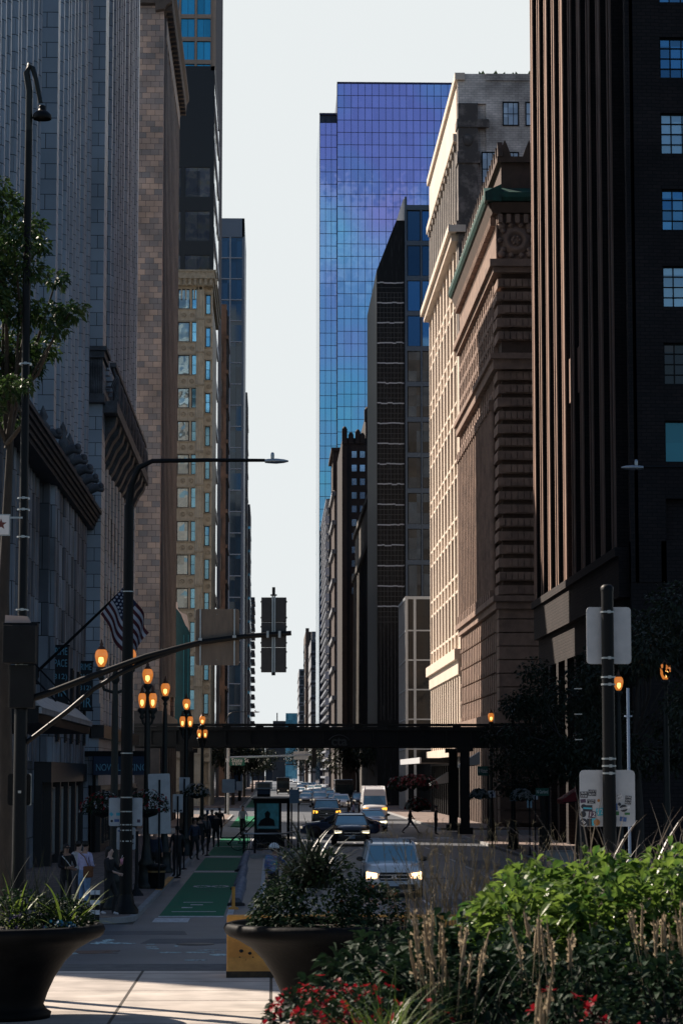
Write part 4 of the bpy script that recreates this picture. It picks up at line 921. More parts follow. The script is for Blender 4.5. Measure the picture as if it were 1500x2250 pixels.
for k in range(9):
    a0 = R(35+110*k/9); a1 = R(35+110*(k+1)/9); xx = xat(745,152.7,1628); zz = zat(1622,152.7,745)-.55
    ar.tube([(xx+.75*math.cos(a0), 152.76, zz+.75*math.sin(a0)), (xx+.75*math.cos(a1), 152.76, zz+.75*math.sin(a1))], .025, 5)
ar.build("sign_arc", lt, b)
# ================================================================== STREET LAMPS (globes lit)
mPostGreen = M("lamp_post_paint", (.006,.010,.010), .45, col2=(.010,.014,.014), scale=5, spec=.35)
M_CAP = M("bronze_lamp_cap", (.10,.045,.025), .4, .4)
def globe(parent, c, lit=True, r=.175):
    g = MB(); g.lathe([(.06,-.27),(r*.55,-.24),(r*.82,-.14),(r,.0),(r,.07),(r*.88,.15),(r*.6,.21)], c, 18)
    o = g.build("lamp_globe", mLamp if lit else mGlobe, parent)
    if lit:
        o2 = MB(); o2.lathe([(.01,-.17),(r*.42,-.10),(r*.46,.02),(.01,.08)], (0,0,0), 12); me = o2.mesh("bulb", mLampHot); hb = place(me, "bulb", o, (c[0], c[1]-r*.6, c[2]-.04))
    k = MB(); k.lathe([(r*.66,.19),(r*.64,.22),(r*.4,.27),(.04,.30),(.055,.34),(.03,.38),(.01,.47)], c, 16); k.build("lamp_cap", M_CAP, parent); k = MB(); k.lathe([(.05,-.62),(.09,-.55),(.05,-.48),(.15,-.36),(.13,-.28),(.05,-.26)], c, 12)
    k.build("lamp_fitter", mPostGreen, parent)
def lamp_post(kind, label, lit=(True,)*3, group="globe lamp posts"):  # kinds: twin, triple, single
    t = empty("lamp_post", (0,0,0), label, "street lamp", group); p = MB()
    p.lathe([(.32,0),(.34,.12),(.26,.2),(.24,.7),(.28,.78),(.17,.95),(.12,1.4),(.10,3.0),(.085,5.5),(.07,6.0)], (0,0,0), 14); 
    if kind == 'twin': p.tube([(-.37,0,6.05),(-.3,0,5.85),(0,0,5.75),(.3,0,5.85),(.37,0,6.05)], .045, 8); p.lathe([(.07,6.0),(.12,6.1),(.02,6.5)], (0,0,0), 10)
    elif kind == 'single': p.tube([(0,0,6.0),(0,0,6.2)], .06, 8)
    else: p.tube([(-.17,-.0,5.35),(-.13,0,5.2),(0,0,5.1),(.13,0,5.2),(.17,0,5.35)], .04, 8); p.tube([(0,0,6.0),(0,0,6.2)], .06, 8)
    p.build("pole", mPostGreen, t)
    if kind == 'twin': globe(t, (-.38,0,6.72), lit[0]); globe(t, (.38,0,6.72), lit[1])
    elif kind == 'single': globe(t, (0,0,6.72), lit[0], .17)
    else: globe(t, (0,0,6.72), lit[0]); globe(t, (-.17,0,5.95), lit[1], .13); globe(t, (.17,0,5.95), lit[2], .13)
    return t
tw = lamp_post('twin', "lamp post with two lit amber globes side by side, nearest on the left pavement"); tw.location = (-4.2, 67.5, .125)
tr = lamp_post('triple', "lamp post with three lit amber globes, second along the left pavement"); tr.location = (-3.95, 80, .125)
LAMPS = [(-3.92, 92.6, "lit single globe lamp post, third along the left pavement before the bridge"), (-3.8, 112, "lit three globe lamp post seen against the teal banner sign"),
         (-4.0, 145, "small lit three globe lamp post just before the iron bridge on the left"), (11.95, 76, "lit single globe lamp post nearest on the right, half hidden in dark leaves"),
         (11.9, 86, "lit single globe lamp post right behind the stickered sign pole"), (11.95, 137, "lit single globe lamp post by the bridge under the white building")]
si = None
for x, y, l in LAMPS:
    if x > 0 and si is None: si = lamp_post('single', l); si.location = (x, y, .125); continue
    if x == -3.92: c = lamp_post('single', l); c.location = (x, y, .125); continue
    c = copy_tree(tr if x < 0 else si, None, (x, y, .125)); c["label"] = l
un = lamp_post('single', "unlit pale single globe lamp post among the trees on the right", (False,)*3); un.location = (11.7, 122, .125)
# ================================================================== COBRA STREET LAMPS
def cobra(loc, z, reach, label, r=.1, cell=True):
    t = empty("street_light", loc, label, "street light", "arm street lights"); sx = 1 if reach > 0 else -1; p = MB()
    p.tube([(loc[0], loc[1], loc[2]), (loc[0], loc[1], loc[2]+z*.6), (loc[0], loc[1], loc[2]+z-1.2)], [r*1.35, r*1.1, r*.9], 10)
    p.lathe([(r*2.6,0),(r*2.6,.1),(r*1.8,.25),(r*1.5,.5)], loc, 12); p.build("pole", mBlackGloss, t)
    a = MB(); pts = [(loc[0], loc[1], loc[2]+z-1.3), (loc[0]+.05*sx, loc[1], loc[2]+z-.7), (loc[0]+.25*sx, loc[1], loc[2]+z-.2), (loc[0]+.6*sx, loc[1], loc[2]+z-.03), (loc[0]+reach*.55, loc[1], loc[2]+z), (loc[0]+reach, loc[1], loc[2]+z)]
    a.tube(pts, [r*.85, r*.7, r*.6, r*.5, r*.42, r*.35], 8); a.build("arm", mBlackGloss, t)
    h = MB(); hx = loc[0]+reach; hz = loc[2]+z
    h.loft([[(hx+sx*u, loc[1]+w*math.cos(2*math.pi*k/10), hz-.02+v*math.sin(2*math.pi*k/10)) for k in range(10)] for u, w, v in ((0,.05,.05),(.1,.11,.06),(.3,.14,.07),(.5,.11,.05),(.62,.03,.02))]); h.build("lamp_head", mSteel, t)
    if cell: e = MB(); e.lathe([(.045,0),(.05,.1),(.04,.16),(.0,.18)], (hx+sx*.2, loc[1], hz+.04), 10); e.build("photocell", mSteel, t)
    return t
def plate_back(parent, px0, px1, py0, py1, Y, mat, th=.012, name="sign_plate", r=.045, ribs=None):
    a = atY(px0, py0, Y); c = atY(px1, py1, Y); mb = MB(); mb.plate(rrect(a.x, c.x, c.z, a.z, r), 'y', Y, Y+th)
    o = mb.build(name, mat, parent, bevel=.002)
    return o, a.x, c.x, c.z, a.z
Ysl = 65.5; P0 = atZ(272, 2012, .13); base = (xat(276, Ysl, 2000), Ysl, .131)
sl2 = cobra(base, zat(1011, Ysl, 450)-.131, xat(582, Ysl, 1011)-base[0], "black street light with a long arm over the bike lane and two sign backs", .13)
for k, a in enumerate(((240, 313, 1753, 1815), (257, 298, 1818, 1867))): plate_back(sl2, *a, Ysl+.17, mAlu)
bd = MB()
for py in (1300, 1655, 1752, 1783, 1812, 1824, 1848): bd.lathe([(.165,-.015),(.165,.015)], (base[0], Ysl, zat(py, Ysl, 278)), 12)
bd.build("steel_band", mSteel, sl2)
def sticker(parent, px, py, w, h, Y, mat, txt=None, tm=None, rot=0, rnd=False, name="sticker"):
    p = atY(px, py, Y); mb = MB()
    if rnd: mb.plate([(w/2*math.cos(2*math.pi*k/14), h/2*math.sin(2*math.pi*k/14)) for k in range(14)], 'y', -.0015, 0)
    else: mb.plate([(-w/2,-h/2),(w/2,-h/2),(w/2,h/2),(-w/2,h/2)], 'y', -.0015, 0)
    o = mb.build(name, mat, parent, rel=False); o.location = Vector(p) - parent.location; o.rotation_euler = (0, R(rot), 0)
    if txt:
        lines = txt.split("\n"); n = len(lines)
        for i, l in enumerate(lines):
            me = text_mesh(l, h/n*.95, .0004); me.materials.append(tm)
            x = max(v.co.x for v in me.vertices)*2 if len(me.vertices) else 1
            t = bpy.data.objects.new("lettering", me); S.collection.objects.link(t); t.parent = o; t.location = (0, -.0022, h/2-h/n*(i+.5)); t.rotation_euler = (R(90),0,0); s = min(1, w*.92/max(x,.01)); t.scale = (s, 1, 1)
    return o
mStkD = M("dark_sticker", (.02,.025,.035), .5); mStkW = M("white_sticker", (.62,.64,.66), .5); mStkC = M("cyan_sticker", (.06,.42,.55), .5); mStkP = M("purple_sticker", (.07,.04,.08), .5); mStkG = M("green_sticker", (.03,.16,.05), .5); mStkO = M("orange_sticker", (.40,.17,.04), .5); mStkB = M("blue_sticker", (.05,.12,.30), .5); mGraf = M("pale_residue", (.3,.33,.38), .7)
for px, py, w, h, m, rot, rnd in ((245,1789,.09,.08,mStkC,45,False),(260,1789,.1,.08,mStkC,0,False),(246,1804,.07,.07,mStkD,0,True),(257,1803,.13,.07,mStkB,0,False),(305,1804,.08,.08,mStkP,0,False),(291,1839,.08,.1,mStkD,0,False),(263,1826,.09,.04,mStkB,10,False),(291,1854,.08,.025,mStkD,-25,False)):
    sticker(sl2, px, py, w, h, Ysl+.167, m, None, None, rot, rnd)
cobra((-4.2, 232, .13), zat(1564, 232, 560)-.13, xat(556, 232, 1564)+4.2, "small far arm street light low against the sky strip", .08)
cobra((13.2, 70, .13), zat(1026, 70, 1420)-.13, xat(1412, 70, 1026)-13.2, "street light arm reaching in from the right edge over the dark trees", .1)
# ================================================================== COMBINED LAMP AND SIGNAL POST (near left)
Ym = 41.2; px_ = xat(45, Ym, 1700); t = empty("signal_post", (px_, Ym, .006), "tall black post with hooked lamp at left, carrying a traffic signal mast arm", "signal post")
p = MB(); ztop = zat(190, Ym, 57)
p.tube([(px_, Ym, .006), (px_, Ym, 5.4), (px_, Ym, 5.5), (px_, Ym, ztop-.75)], [.125, .105, .075, .06], 12); p.lathe([(.28,0),(.28,.08),(.18,.2),(.15,.6)], (px_, Ym, .006), 14)
p.build("pole", mBlackGloss, t)
hk = MB(); q = [atY(a, c, Ym) for a, c in ((57,310),(57,200),(59,160),(65,143),(73,150),(80,175),(90,226))]; q[0].x = q[1].x = px_
hk.tube(q, [.06,.058,.055,.05,.045,.04,.038], 10); hk.build("lamp_hook", mPostGreen, t)
sh = MB(); c = atY(93, 262, Ym); sh.lathe([(.155,0),(.165,.02),(.15,.08),(.10,.13),(.065,.15),(.055,.2),(.06,.22),(.045,.235),(.02,.245)], c, 18); sh.build("lamp_shade", mBlackGloss, t)
br = MB()
for py in (800, 1095, 1120, 1180, 1340, 1462, 1740): br.lathe([(.108,-.012),(.108,.012)], (px_, Ym, zat(py, Ym, 45)), 12); br.box(px_-.02, px_+.03, Ym-.12, Ym-.09, zat(py, Ym, 45)-.02, zat(py, Ym, 45)+.02)
br.build("steel_band", mSteel, t)
ma = MB(); q = [atY(a, c, Ym) for a, c in ((45,1543),(110,1522),(200,1487),(320,1443),(440,1411),(540,1398),(640,1391))]
ma.tube(q, [.06,.058,.055,.05,.045,.042,.04], 10); ma.build("mast_arm", mBlackGloss, t)
ma = MB(); q = [atY(a, c, Ym) for a, c in ((48,1640),(100,1600),(150,1562),(205,1515),(260,1482),(330,1449),(400,1424),(438,1414))]
ma.tube(q, [.04]*8, 8); ma.build("brace_arm", mBlackGloss, t)
# traffic signal seen from behind
sg = empty("traffic_signal", (0,0,0)); sg.parent = None; bpy.data.objects.remove(sg)
a = atY(574, 1311, Ym); c = atY(629, 1477, Ym); h = (a.z-c.z)/3; hd = MB()
for k in range(3):
    z = c.z + h*k; hd.box(a.x, c.x, Ym+.07, Ym+.27, z+.006, z+h-.006)
    for sx in (a.x-.012, c.x-.001): hd.box(sx, sx+.013, Ym+.10, Ym+.14, z+.06, z+.09); hd.box(sx, sx+.013, Ym+.10, Ym+.14, z+h-.09, z+h-.06)
    hd.lathe([(.13,0),(.13,.01)], (0,0,0), 3) if 0 else None
sgo = hd.build("signal_head", M("signal_housing", (.018,.018,.020), .5, col2=(.03,.028,.028), scale=8), t, bevel=.008)
vs = MB()
for k in range(3):
    zc = c.z + h*(k+.5); xc = (a.x+c.x)/2
    for j in range(10):
        a0 = R(-20+220*j/10); a1 = R(-20+220*(j+1)/10)
        vs.add([(xc+.15*math.cos(a0), Ym+.27, zc+.15*math.sin(a0)), (xc+.15*math.cos(a1), Ym+.27, zc+.15*math.sin(a1)), (xc+.15*math.cos(a1), Ym+.48, zc-.02+.15*math.sin(a1)), (xc+.15*math.cos(a0), Ym+.48, zc-.02+.15*math.sin(a0))], [(0,1,2,3)])
vs.build("visor", mBlack, t, fix=False)
rd = MB(); x0 = atY(601, 1400, Ym).x; rd.tube([(x0-.018, Ym+.05, c.z-.03), (x0-.018, Ym+.05, a.z+.03)], .016, 8); rd.tube([(x0+.018, Ym+.05, c.z-.03), (x0+.018, Ym+.05, a.z+.03)], .016, 8); rd.build("mount_rod", mSteel, t)
cp = MB(); cp.tube([(x0, Ym+.05, c.z-.05), (x0, Ym+.05, c.z)], .034, 8); cp.build("lower_cap", mBlack, t); cp = MB(); cp.tube([(x0, Ym+.05, a.z+.02), (x0, Ym+.05, a.z+.16)], .028, 8); cp.lathe([(.055,-.01),(.055,.01)], (x0, Ym+.05, a.z+.03), 10); cp.build("rod_cap", mBlack, t)
cl = MB()
for pxx in (588, 614): u = atY(pxx, 1394, Ym); cl.box(u.x-.02, u.x+.02, Ym-.06, Ym+.06, u.z-.055, u.z+.055)
cl.build("clamp", mSteel, t)
o, x0, x1, z0, z1 = plate_back(t, 430, 526, 1338, 1462, Ym+.075, mBrown, .012)
rb = MB()
for pxx in (440, 515): u = atY(pxx, 1400, Ym).x; rb.box(u-.012, u+.012, Ym+.05, Ym+.074, z0, z1); k_ = atY(pxx, 1405 if pxx < 480 else 1399, Ym); rb.box(k_.x-.03, k_.x+.03, Ym-.055, Ym+.055, k_.z-.02, k_.z+.02)
for pxx, pyy in ((477,1350),(476,1450)): u = atY(pxx, pyy, Ym); rb.lathe([(.008,0),(.008,.006)], (u.x, Ym+.066, u.z), 8)
rb.build("sign_bracket", mSteel, t)
# boxes and side-on signal on the post
cb = MB(); a = atY(10, 1375, Ym-.1); c = atY(80, 1458, Ym-.1); cb.box(a.x, c.x, Ym-.3, Ym+.12, c.z, a.z); cb.box(a.x-.02, c.x+.02, Ym-.16, Ym+.1, a.z, a.z+.05); cb.build("control_box", mBlack, t, bevel=.01)
cv = MB(); c = atY(68, 1373, Ym-.1); a = atY(12, 1360, Ym-.1); cv.plate([(a.x, c.z+.03), (c.x, c.z+.03), (c.x-.05, a.z+.04), (a.x+.01, a.z+.06)], 'y', Ym-.17, Ym+.09); cv.build("box_hood", M("faded_pinkish_paint", (.42,.33,.30), .7), t)
s2 = MB(); a = atY(22, 1462, Ym); c = atY(76, 1556, Ym); s2.box(a.x+.02, c.x, Ym-.16, Ym+.2, c.z, a.z); s2.box(a.x, a.x+.015, Ym-.1, Ym+.1, c.z, a.z); s2.build("side_signal", mBlack, t, bevel=.012)
ps = MB(); a = atY(16, 1700, Ym); c = atY(66, 1770, Ym); ps.plate(rrect(a.x, c.x, c.z, a.z, .05), 'y', Ym+.13, Ym+.145); ps.build("sign_plate", mBlack, t); pf = MB(); pf.plate(rrect(c.x-.045, c.x+.01, c.z, a.z+.005, .02), 'y', Ym+.146, Ym+.155); pf.build("sign_edge", mSteel, t)
st = empty("street_sign", (atY(8, 1150, Ym-.2).x, Ym-.2, 7.2), "white sign with a dark red star, cut off by the left edge", "sign"); a = atY(-14, 1132, Ym-.2); c = atY(20, 1174, Ym-.2)
q = MB(); q.box(a.x, c.x, Ym-.2, Ym-.18, c.z, a.z); q.build("plate", mWhite, st); q = MB(); q.box(a.x-.02, c.x+.02, Ym-.179, Ym-.16, c.z-.02, a.z+.02); q.box(c.x, px_, Ym-.17, Ym-.15, a.z-.05, a.z-.02); q.build("frame", mSteel, st)
q = MB(); m_ = atY(3, 1152, Ym-.2); q.plate([(m_.x+(.095 if k % 2 == 0 else .04)*math.sin(math.pi*k/5), m_.z+(.095 if k % 2 == 0 else .04)*math.cos(math.pi*k/5)) for k in range(10)], 'y', Ym-.206, Ym-.2005); q.build("star_badge", M("brown_red_badge", (.12,.03,.025), .6), st)
# ================================================================== SIGN POLE (near right)
Yr = 34.0; xr = xat(1336, Yr, 1600); t = empty("sign_pole", (xr, Yr, 0), "black pole at right with two pairs of aluminium sign backs, the lower one stickered", "sign pole")
p = MB(); zt = zat(1298, Yr, 1336); p.tube([(xr, Yr, 0), (xr, Yr, zt)], [.098, .085], 12); p.lathe([(.09,0),(.09,.05),(.05,.085),(.0,.09)], (xr, Yr, zt), 12); p.build("pole", mBlackGloss, t)
plate_back(t, 1287, 1386, 1334, 1459, Yr+.1, mAlu, r=.05); plate_back(t, 1272, 1395, 1692, 1816, Yr+.1, mAlu, r=.06)
bd = MB()
for py in (1345, 1446, 1488, 1504, 1667, 1683, 1699): z = zat(py, Yr, 1336); bd.lathe([(.098,-.012),(.098,.012)], (xr, Yr, z), 12); bd.box(xr-.01, xr+.03, Yr-.115, Yr-.09, z-.02, z+.02)
for py in (1513, 1569, 1625): z = zat(py, Yr, 1280); u = xat(1262, Yr, 1550); bd.box(u, u+.1, Yr+.02, Yr+.05, z-.006, z+.006)
bd.build("steel_band", mSteel, t)
ST = [(1282,1746,.105,.085,mStkD,"BUR\nONE",0,0),(1300,1742,.11,.085,mStkD,"LOTY\nBUTI",2,0),(1280,1760,.075,.05,mStkP,None,-6,0),(1298,1761,.11,.055,mStkD,"NZYME\nSUNY",1,0),(1314,1759,.04,.04,mStkO,None,0,1),
      (1281,1772,.07,.065,mStkD,None,0,1),(1290,1776,.13,.085,mStkD,None,0,0),(1290,1776,.12,.02,mStkC,None,3,0),(1280,1789,.085,.085,mStkD,None,0,1),(1300,1790,.10,.095,mStkP,"12",8,0),(1317,1784,.1,.1,mStkC,"12",-8,0),
      (1281,1806,.10,.10,mStkD,None,0,1),(1281,1806,.055,.03,mStkW,None,40,0),(1295,1807,.08,.1,mStkD,None,0,0),(1304,1806,.06,.1,mStkC,None,0,0),(1310,1807,.09,.09,mStkO,None,0,1),
      (1360,1750,.075,.085,mStkW,"BOY\nBOY",-20,0),(1379,1758,.085,.115,mStkD,"ONE\nGOOD\nBEAT",6,0),(1360,1767,.045,.045,mStkD,None,0,1),(1351,1773,.06,.09,mStkB,None,0,0),(1369,1776,.11,.10,mStkD,None,0,1),(1370,1776,.16,.03,mStkW,"STREET",-12,0),(1354,1787,.06,.05,mStkG,None,0,0),(1377,1788,.07,.03,mStkG,None,0,0),(1351,1801,.05,.1,mGraf,None,0,1),(1368,1800,.09,.06,mStkB,None,8,0)]
for i, (px, py, w, h, m, tx, rot, rnd) in enumerate(ST):
    sticker(t, px, py, w, h, Yr+.0985-.0002*i, m, tx, mStkW if m is not mStkW else mStkD, rot, bool(rnd))
gs = MB(); gx = xat(1379, Yr+3, 1570); gs.tube([(gx, Yr+3, 0), (gx, Yr+3, zat(1512, Yr+3, 1379))], .022, 8); gs.lathe([(.06,0),(.06,.02)], (gx, Yr+3, zat(1575, Yr+3, 1379)), 8)
t2 = empty("steel_post", (gx, Yr+3, 0), "thin bare galvanised post standing just right of the stickered sign pole", "post"); gs.build("post", M("bluish_steel", (.25,.33,.46), .4, .6), t2)
# ================================================================== PLANTER POTS
mPot = M("dark_cast_planter", (.002,.0025,.0032), .6, col2=(.005,.006,.007), scale=2, bump=.25, bscale=14, spec=.08)
mSoil = M("planter_soil", (.03,.022,.016), .95, bump=.5)
def pot(loc, label, k):
    t = empty("planter", loc, label, "planter", "big street planters")
    q = MB(); q.lathe([(0,0),(.80,0),(.82,.08),(.74,.13),(.70,.2),(.76,.38),(.86,.6),(1.02,.85),(1.2,1.03),(1.42,1.16),(1.56,1.22),(1.60,1.26),(1.63,1.33),(1.60,1.40),(1.53,1.42),(1.48,1.38),(1.47,1.2)], loc, 48); q.build("bowl", mPot, t)
    s = MB(); s.lathe([(1.48,1.27),(.9,1.33),(.01,1.36)], loc, 32); s.build("soil", mSoil, t)
    return t
PL = (xat(-2, 39, 2030), 39.0, .006); PRr = (xat(722, 39.3, 2030), 39.3, .006)
pot(PL, "big dark bowl planter cut by the left edge, holding yellow green grass", 0); pot(PRr, "big dark bowl planter in front of the yellow barrier, holding spiky leaves", 1)
# ================================================================== YELLOW CONCRETE BARRIER
bx0 = xat(498, 46.6, 2070); t = empty("concrete_barrier", (1.3, 46.8, 0), "yellow painted concrete barrier behind the right planter", "barrier")
prof = [(46.45,.006),(47.25,.006),(47.25,.12),(47.05,.36),(46.98,1.12),(46.72,1.12),(46.65,.36),(46.45,.12)]
q = MB(); q.plate(prof, 'x', bx0, 3.6); q.build("body", mYellow, t, bevel=.03)
q = MB(); 
for y0 in (46.44,): q.box(bx0-.002, 3.6, y0-.002, 46.46, .007, .12)
q.build("dark_foot", M("dark_foot_coat", (.03,.025,.02), .9, col2=(.09,.06,.03), scale=8), t)  # dark mottled strip along the barrier's near foot
q = MB()
for a in ((530,2090,.04),(549,2095,.035),(527,2104,.02),(556,2104,.02),(540,2110,.015)):
    z = zat(a[1], 46.6, a[0]); q.ell((xat(a[0], 46.6, a[1]), 46.655+(.0 if z > .36 else (.36-z)*.7*-1), z), a[2], .012, a[2]*.8, 0, 8, 5)
q.build("chipped_hole", mRubber, t)
# ================================================================== BANNERS, CANOPY, FLAG, SIGNS
mBan = M("black_banner", (.010,.014,.018), .6); mCyanL = M("pale_cyan_lettering", (.16,.42,.55), .5); mNavy = M("navy_board", (.008,.03,.075), .5); mTeal = M("teal_banner", (.008,.10,.14), .5, col2=(.006,.07,.10), scale=.8)
def blade(px0, px1, py0, py1, Y, label, lines):
    a = atY(px0, py0, Y); c = atY(px1, py1, Y); t = empty("banner", ((a.x+c.x)/2, Y, c.z), label, "banner", "leasing banners"); q = MB(); q.box(a.x, c.x, Y, Y+.04, c.z, a.z); q.build("cloth", mBan, t)
    q = MB(); q.tube([(a.x-.3, Y+.02, a.z+.03), (c.x+.05, Y+.02, a.z+.03)], .03, 6); q.tube([(a.x-.3, Y+.02, c.z-.03), (c.x+.05, Y+.02, c.z-.03)], .03, 6); q.build("bracket", mBlack, t)
    for tx, py, s in lines:
        z = zat(py, Y, (px0+px1)/2); w = c.x-a.x; me = text_mesh(tx, s, .004); x = max(v.co.x for v in me.vertices)*2; me.materials.append(mCyanL)
        o = place(me, "lettering", t, Vector(((a.x+c.x)/2, Y-.006, z)) - t.location); o.rotation_euler = (R(90),0,0); o.scale = (min(1.2, .86*w/x), 1, 1)
blade(112, 150, 1420, 1545, 99, "black leasing banner reading PRIME SPACE, the middle of three on the terracotta wall", [("PRIME", 1432, .42), ("SPACE", 1458, .42), ("(312)", 1487, .3), ("MR", 1520, .62)])
blade(169, 203, 1455, 1560, 113, "black leasing banner reading PRIME SPACE, rightmost and smallest of three", [("PRIME", 1466, .42), ("SPACE", 1489, .42), ("(312)", 1512, .3), ("MR", 1545, .62)])
blade(42, 84, 1370, 1500, 88.5, "black leasing banner reading PRIME SPACE, leftmost, mostly behind the signal box", [("PRIME", 1395, .42), ("SPACE", 1425, .42), ("(312)", 1452, .3)])
t = empty("canopy", (-7.8, 77, 5.2), "dark entrance canopy with a pale ridged edge over the left pavement", "canopy"); q = MB(); q.box(-9.6, -6.1, 66, 84.5, 5.05, 5.5); q.build("roof", mBlack, t)
q = MB(); q.plate([(-6.1, 5.5), (-6.0, 5.45), (-6.6, 5.95), (-6.9, 6.0), (-8.9, 6.05), (-8.9, 5.5)], 'y', 66, 84.4); q.box(-6.12, -6.02, 66, 84.5, 5.3, 5.46); q.build("metal_edge", M("pale_lead_flashing", (.30,.32,.34), .5, col2=(.16,.17,.18), scale=3), t)
q = MB()
for y in (68, 76, 84): q.tube([(-6.5, y, 5.9), (-8.8, y, 8.3)], .03, 6)
q.build("stay_rod", mBlack, t)
a = atY(206, 1662, 116.5); c = atY(327, 1703, 116.5); t = empty("leasing_sign", ((a.x+c.x)/2, 116.5, c.z), "navy board reading NOW LEASING over the pavement, crossed by the lamp posts", "sign"); q = MB(); q.box(a.x, c.x, 116.5, 116.6, c.z, a.z); q.build("board", mNavy, t)
for tx, px, s in (("NOW", 231, .46), ("LEASING", 291, .46)):
    me = text_mesh(tx, s, .005); me.materials.append(mCyanL); o = place(me, "lettering", t, Vector((xat(px, 116.5, 1686), 116.49, zat(1687, 116.5, 260))) - t.location); o.rotation_euler = (R(90),0,0); x = max(v.co.x for v in me.vertices)*2; o.scale = ((xat(252 if tx == "NOW" else 322, 116.5, 1686)-xat(211 if tx == "NOW" else 258, 116.5, 1686))/x, 1, 1)
q = MB(); q.box(a.x-.05, a.x+.1, 116.62, 116.8, .13, a.z); q.box(c.x-.1, c.x+.05, 116.62, 116.8, .13, a.z); q.box(a.x-.8, c.x, 116.62, 117.0, a.z, a.z+.25); q.build("frame", mBlack, t)
# flag
Yf = 93.0; t = empty("flagpole", (-8.8, Yf, 7.4), "slanting black flagpole on the terracotta wall", "flagpole"); A = atY(75, 1483, Yf); B = atY(281, 1286, Yf); q = MB(); q.tube([A, B], [.06,.045], 8); q.ell(B, .09,.09,.09); q.build("pole", mBlack, t)
q = MB(); q.lathe([(.2,-.1),(.2,.1)], A, 8); q.build("bracket", mBlack, t)
mRed = M("flag_red", (.11,.02,.028), .8); mFW = LEAF("flag_white", (.80,.80,.86), (.74,.74,.8), .8, .35, 3); mFB = M("flag_navy", (.02,.025,.07), .8)
t = empty("flag", (B.x-.6, Yf-.05, B.z-1), "striped flag with a starred dark corner hanging from the slanting pole", "flag")
h0 = atY(222, 1349, Yf); h1 = atY(276, 1284, Yf); hv = h1-h0; nst = 13; nl = 22
fall = Vector((1.05, .0, -1.75)); V = {0: MB(), 1: MB(), 2: MB()}
def fp(u, v):     # u along hoist 0..1, v along the fly 0..1
    p = h0 + hv*u + fall*v*(1.05-.1*u) + Vector((.18*math.sin(v*9+u*3)*v, .22*math.sin(v*7+u*5)*v - .05, -.14*v*v)); return p
for i in range(nst):
    for j in range(nl):
        canton = i >= 6 and j < 9
        V[2 if canton else i % 2].add([fp(i/nst, j/nl), fp((i+1)/nst, j/nl), fp((i+1)/nst, (j+1)/nl), fp(i/nst, (j+1)/nl)], [(0,1,2,3)], 0, True)
cl = MB()
for k, m in ((0, mRed), (1, mFW), (2, mFB)):
    b0 = len(cl.v); cl.v += V[k].v; cl.f += [tuple(i+b0 for i in f) for f in V[k].f]; cl.m += [k]*len(V[k].f); cl.s += V[k].s
cl.build("cloth", [mRed, mFW, mFB], t, fix=False)
q = MB()
for i in range(5):
    for j in range(5): p = fp((6.7+1.3*i)/13, (.7+1.7*j)/22); q.add([p+Vector((.05*math.sin(2*math.pi*k/5), -.03, .05*math.cos(2*math.pi*k/5))) for k in range(5)], [(0,1,2,3,4)])
q.build("stars", mFW, t, fix=False)
# teal blade sign on the end of the tan building
Yt = 209.0; t = empty("teal_blade_sign", (xat(400, Yt, 1450), Yt, 8), "tall teal vertical sign with a torn white mountain edge, beside the bay windows", "sign"); P2 = lambda a, c: (xat(a, Yt, c), zat(c, Yt, a))
q = MB(); q.plate([P2(381,1590), P2(418,1590), P2(418,1385), P2(411,1372), P2(404,1352), P2(396,1342), P2(390,1330), P2(381,1328)], 'y', Yt, Yt+.35); q.build("panel", mTeal, t)
q = MB(); q.plate([P2(381,1327), P2(382,1322), P2(390,1323), P2(391,1336), P2(394,1341), P2(399,1346), P2(405,1348), P2(411,1351), P2(413,1362), P2(415,1372), P2(417,1386), P2(417,1389), P2(412,1379), P2(408,1374), P2(403,1362), P2(398,1350), P2(393,1343), P2(388,1337), P2(382,1336)], 'y', Yt-.04, Yt-.004); q.build("white_edge", mWhite, t)
q = MB()
for pxx in (404, 414): q.box(xat(pxx,Yt,1450)-.03, xat(pxx,Yt,1450)+.03, Yt-.05, Yt-.004, zat(1585,Yt,400), zat(1395,Yt,400))
q.build("light_tube", M("cyan_tube", (.04,.30,.42), .4), t)
# sign backs on thin posts along the left pavement
def post_sign(px0, px1, py0, py1, Y, label, mat=None, tilt=0, marks=(), postpx=None, front=False, group=None):
    a = atY(px0, py0, Y); c = atY(px1, py1, Y); xm = (a.x+c.x)/2; t = empty("post_sign", (xm, Y, .131), label, "sign", group); q = MB(); hw = (c.x-a.x)/2; hh = (a.z-c.z)/2
    q.plate(rrect(-hw, hw, -hh, hh, min(hw,hh)*.12), 'y', .04, .055); o = q.build("sign_plate", mat or mAlu, t, rel=False); o.location = (0, 0, (a.z+c.z)/2-.131); o.rotation_euler = (0, R(tilt), 0)
    p = MB(); p.tube([(0,.0,-.02), (0,.0,(a.z-.131)-(a.z-c.z)*.1)], .032 if Y < 150 else .06, 8); p.lathe([(.12,0),(.12,.03),(.05,.06)], (0,0,-.01), 8); p.build("post", mBlack, t, rel=False)
    for (u, v, w, h, m) in marks: k = MB(); k.box(-w/2, w/2, .034, .039, -h/2, h/2); s = k.build("sticker", m, t, rel=False); s.location = (u*hw, 0, (a.z+c.z)/2-.131+v*hh)
    return t
post_sign(327, 374, 1700, 1832, 79.5, "tall grey sign back with a slot shaped post, slightly tilted, beside the flower basket", tilt=-1.5)
post_sign(394, 417, 1708, 1737, 96, "small square grey sign back, right of the tall tilted one", tilt=0)
post_sign(380, 402, 1745, 1785, 88, "low grey sign back with a row of dark stickers along its foot", marks=[(-.6,-.8,.07,.07,mStkD),(0,-.8,.07,.07,mStkD),(.6,-.8,.08,.06,mStkD)])
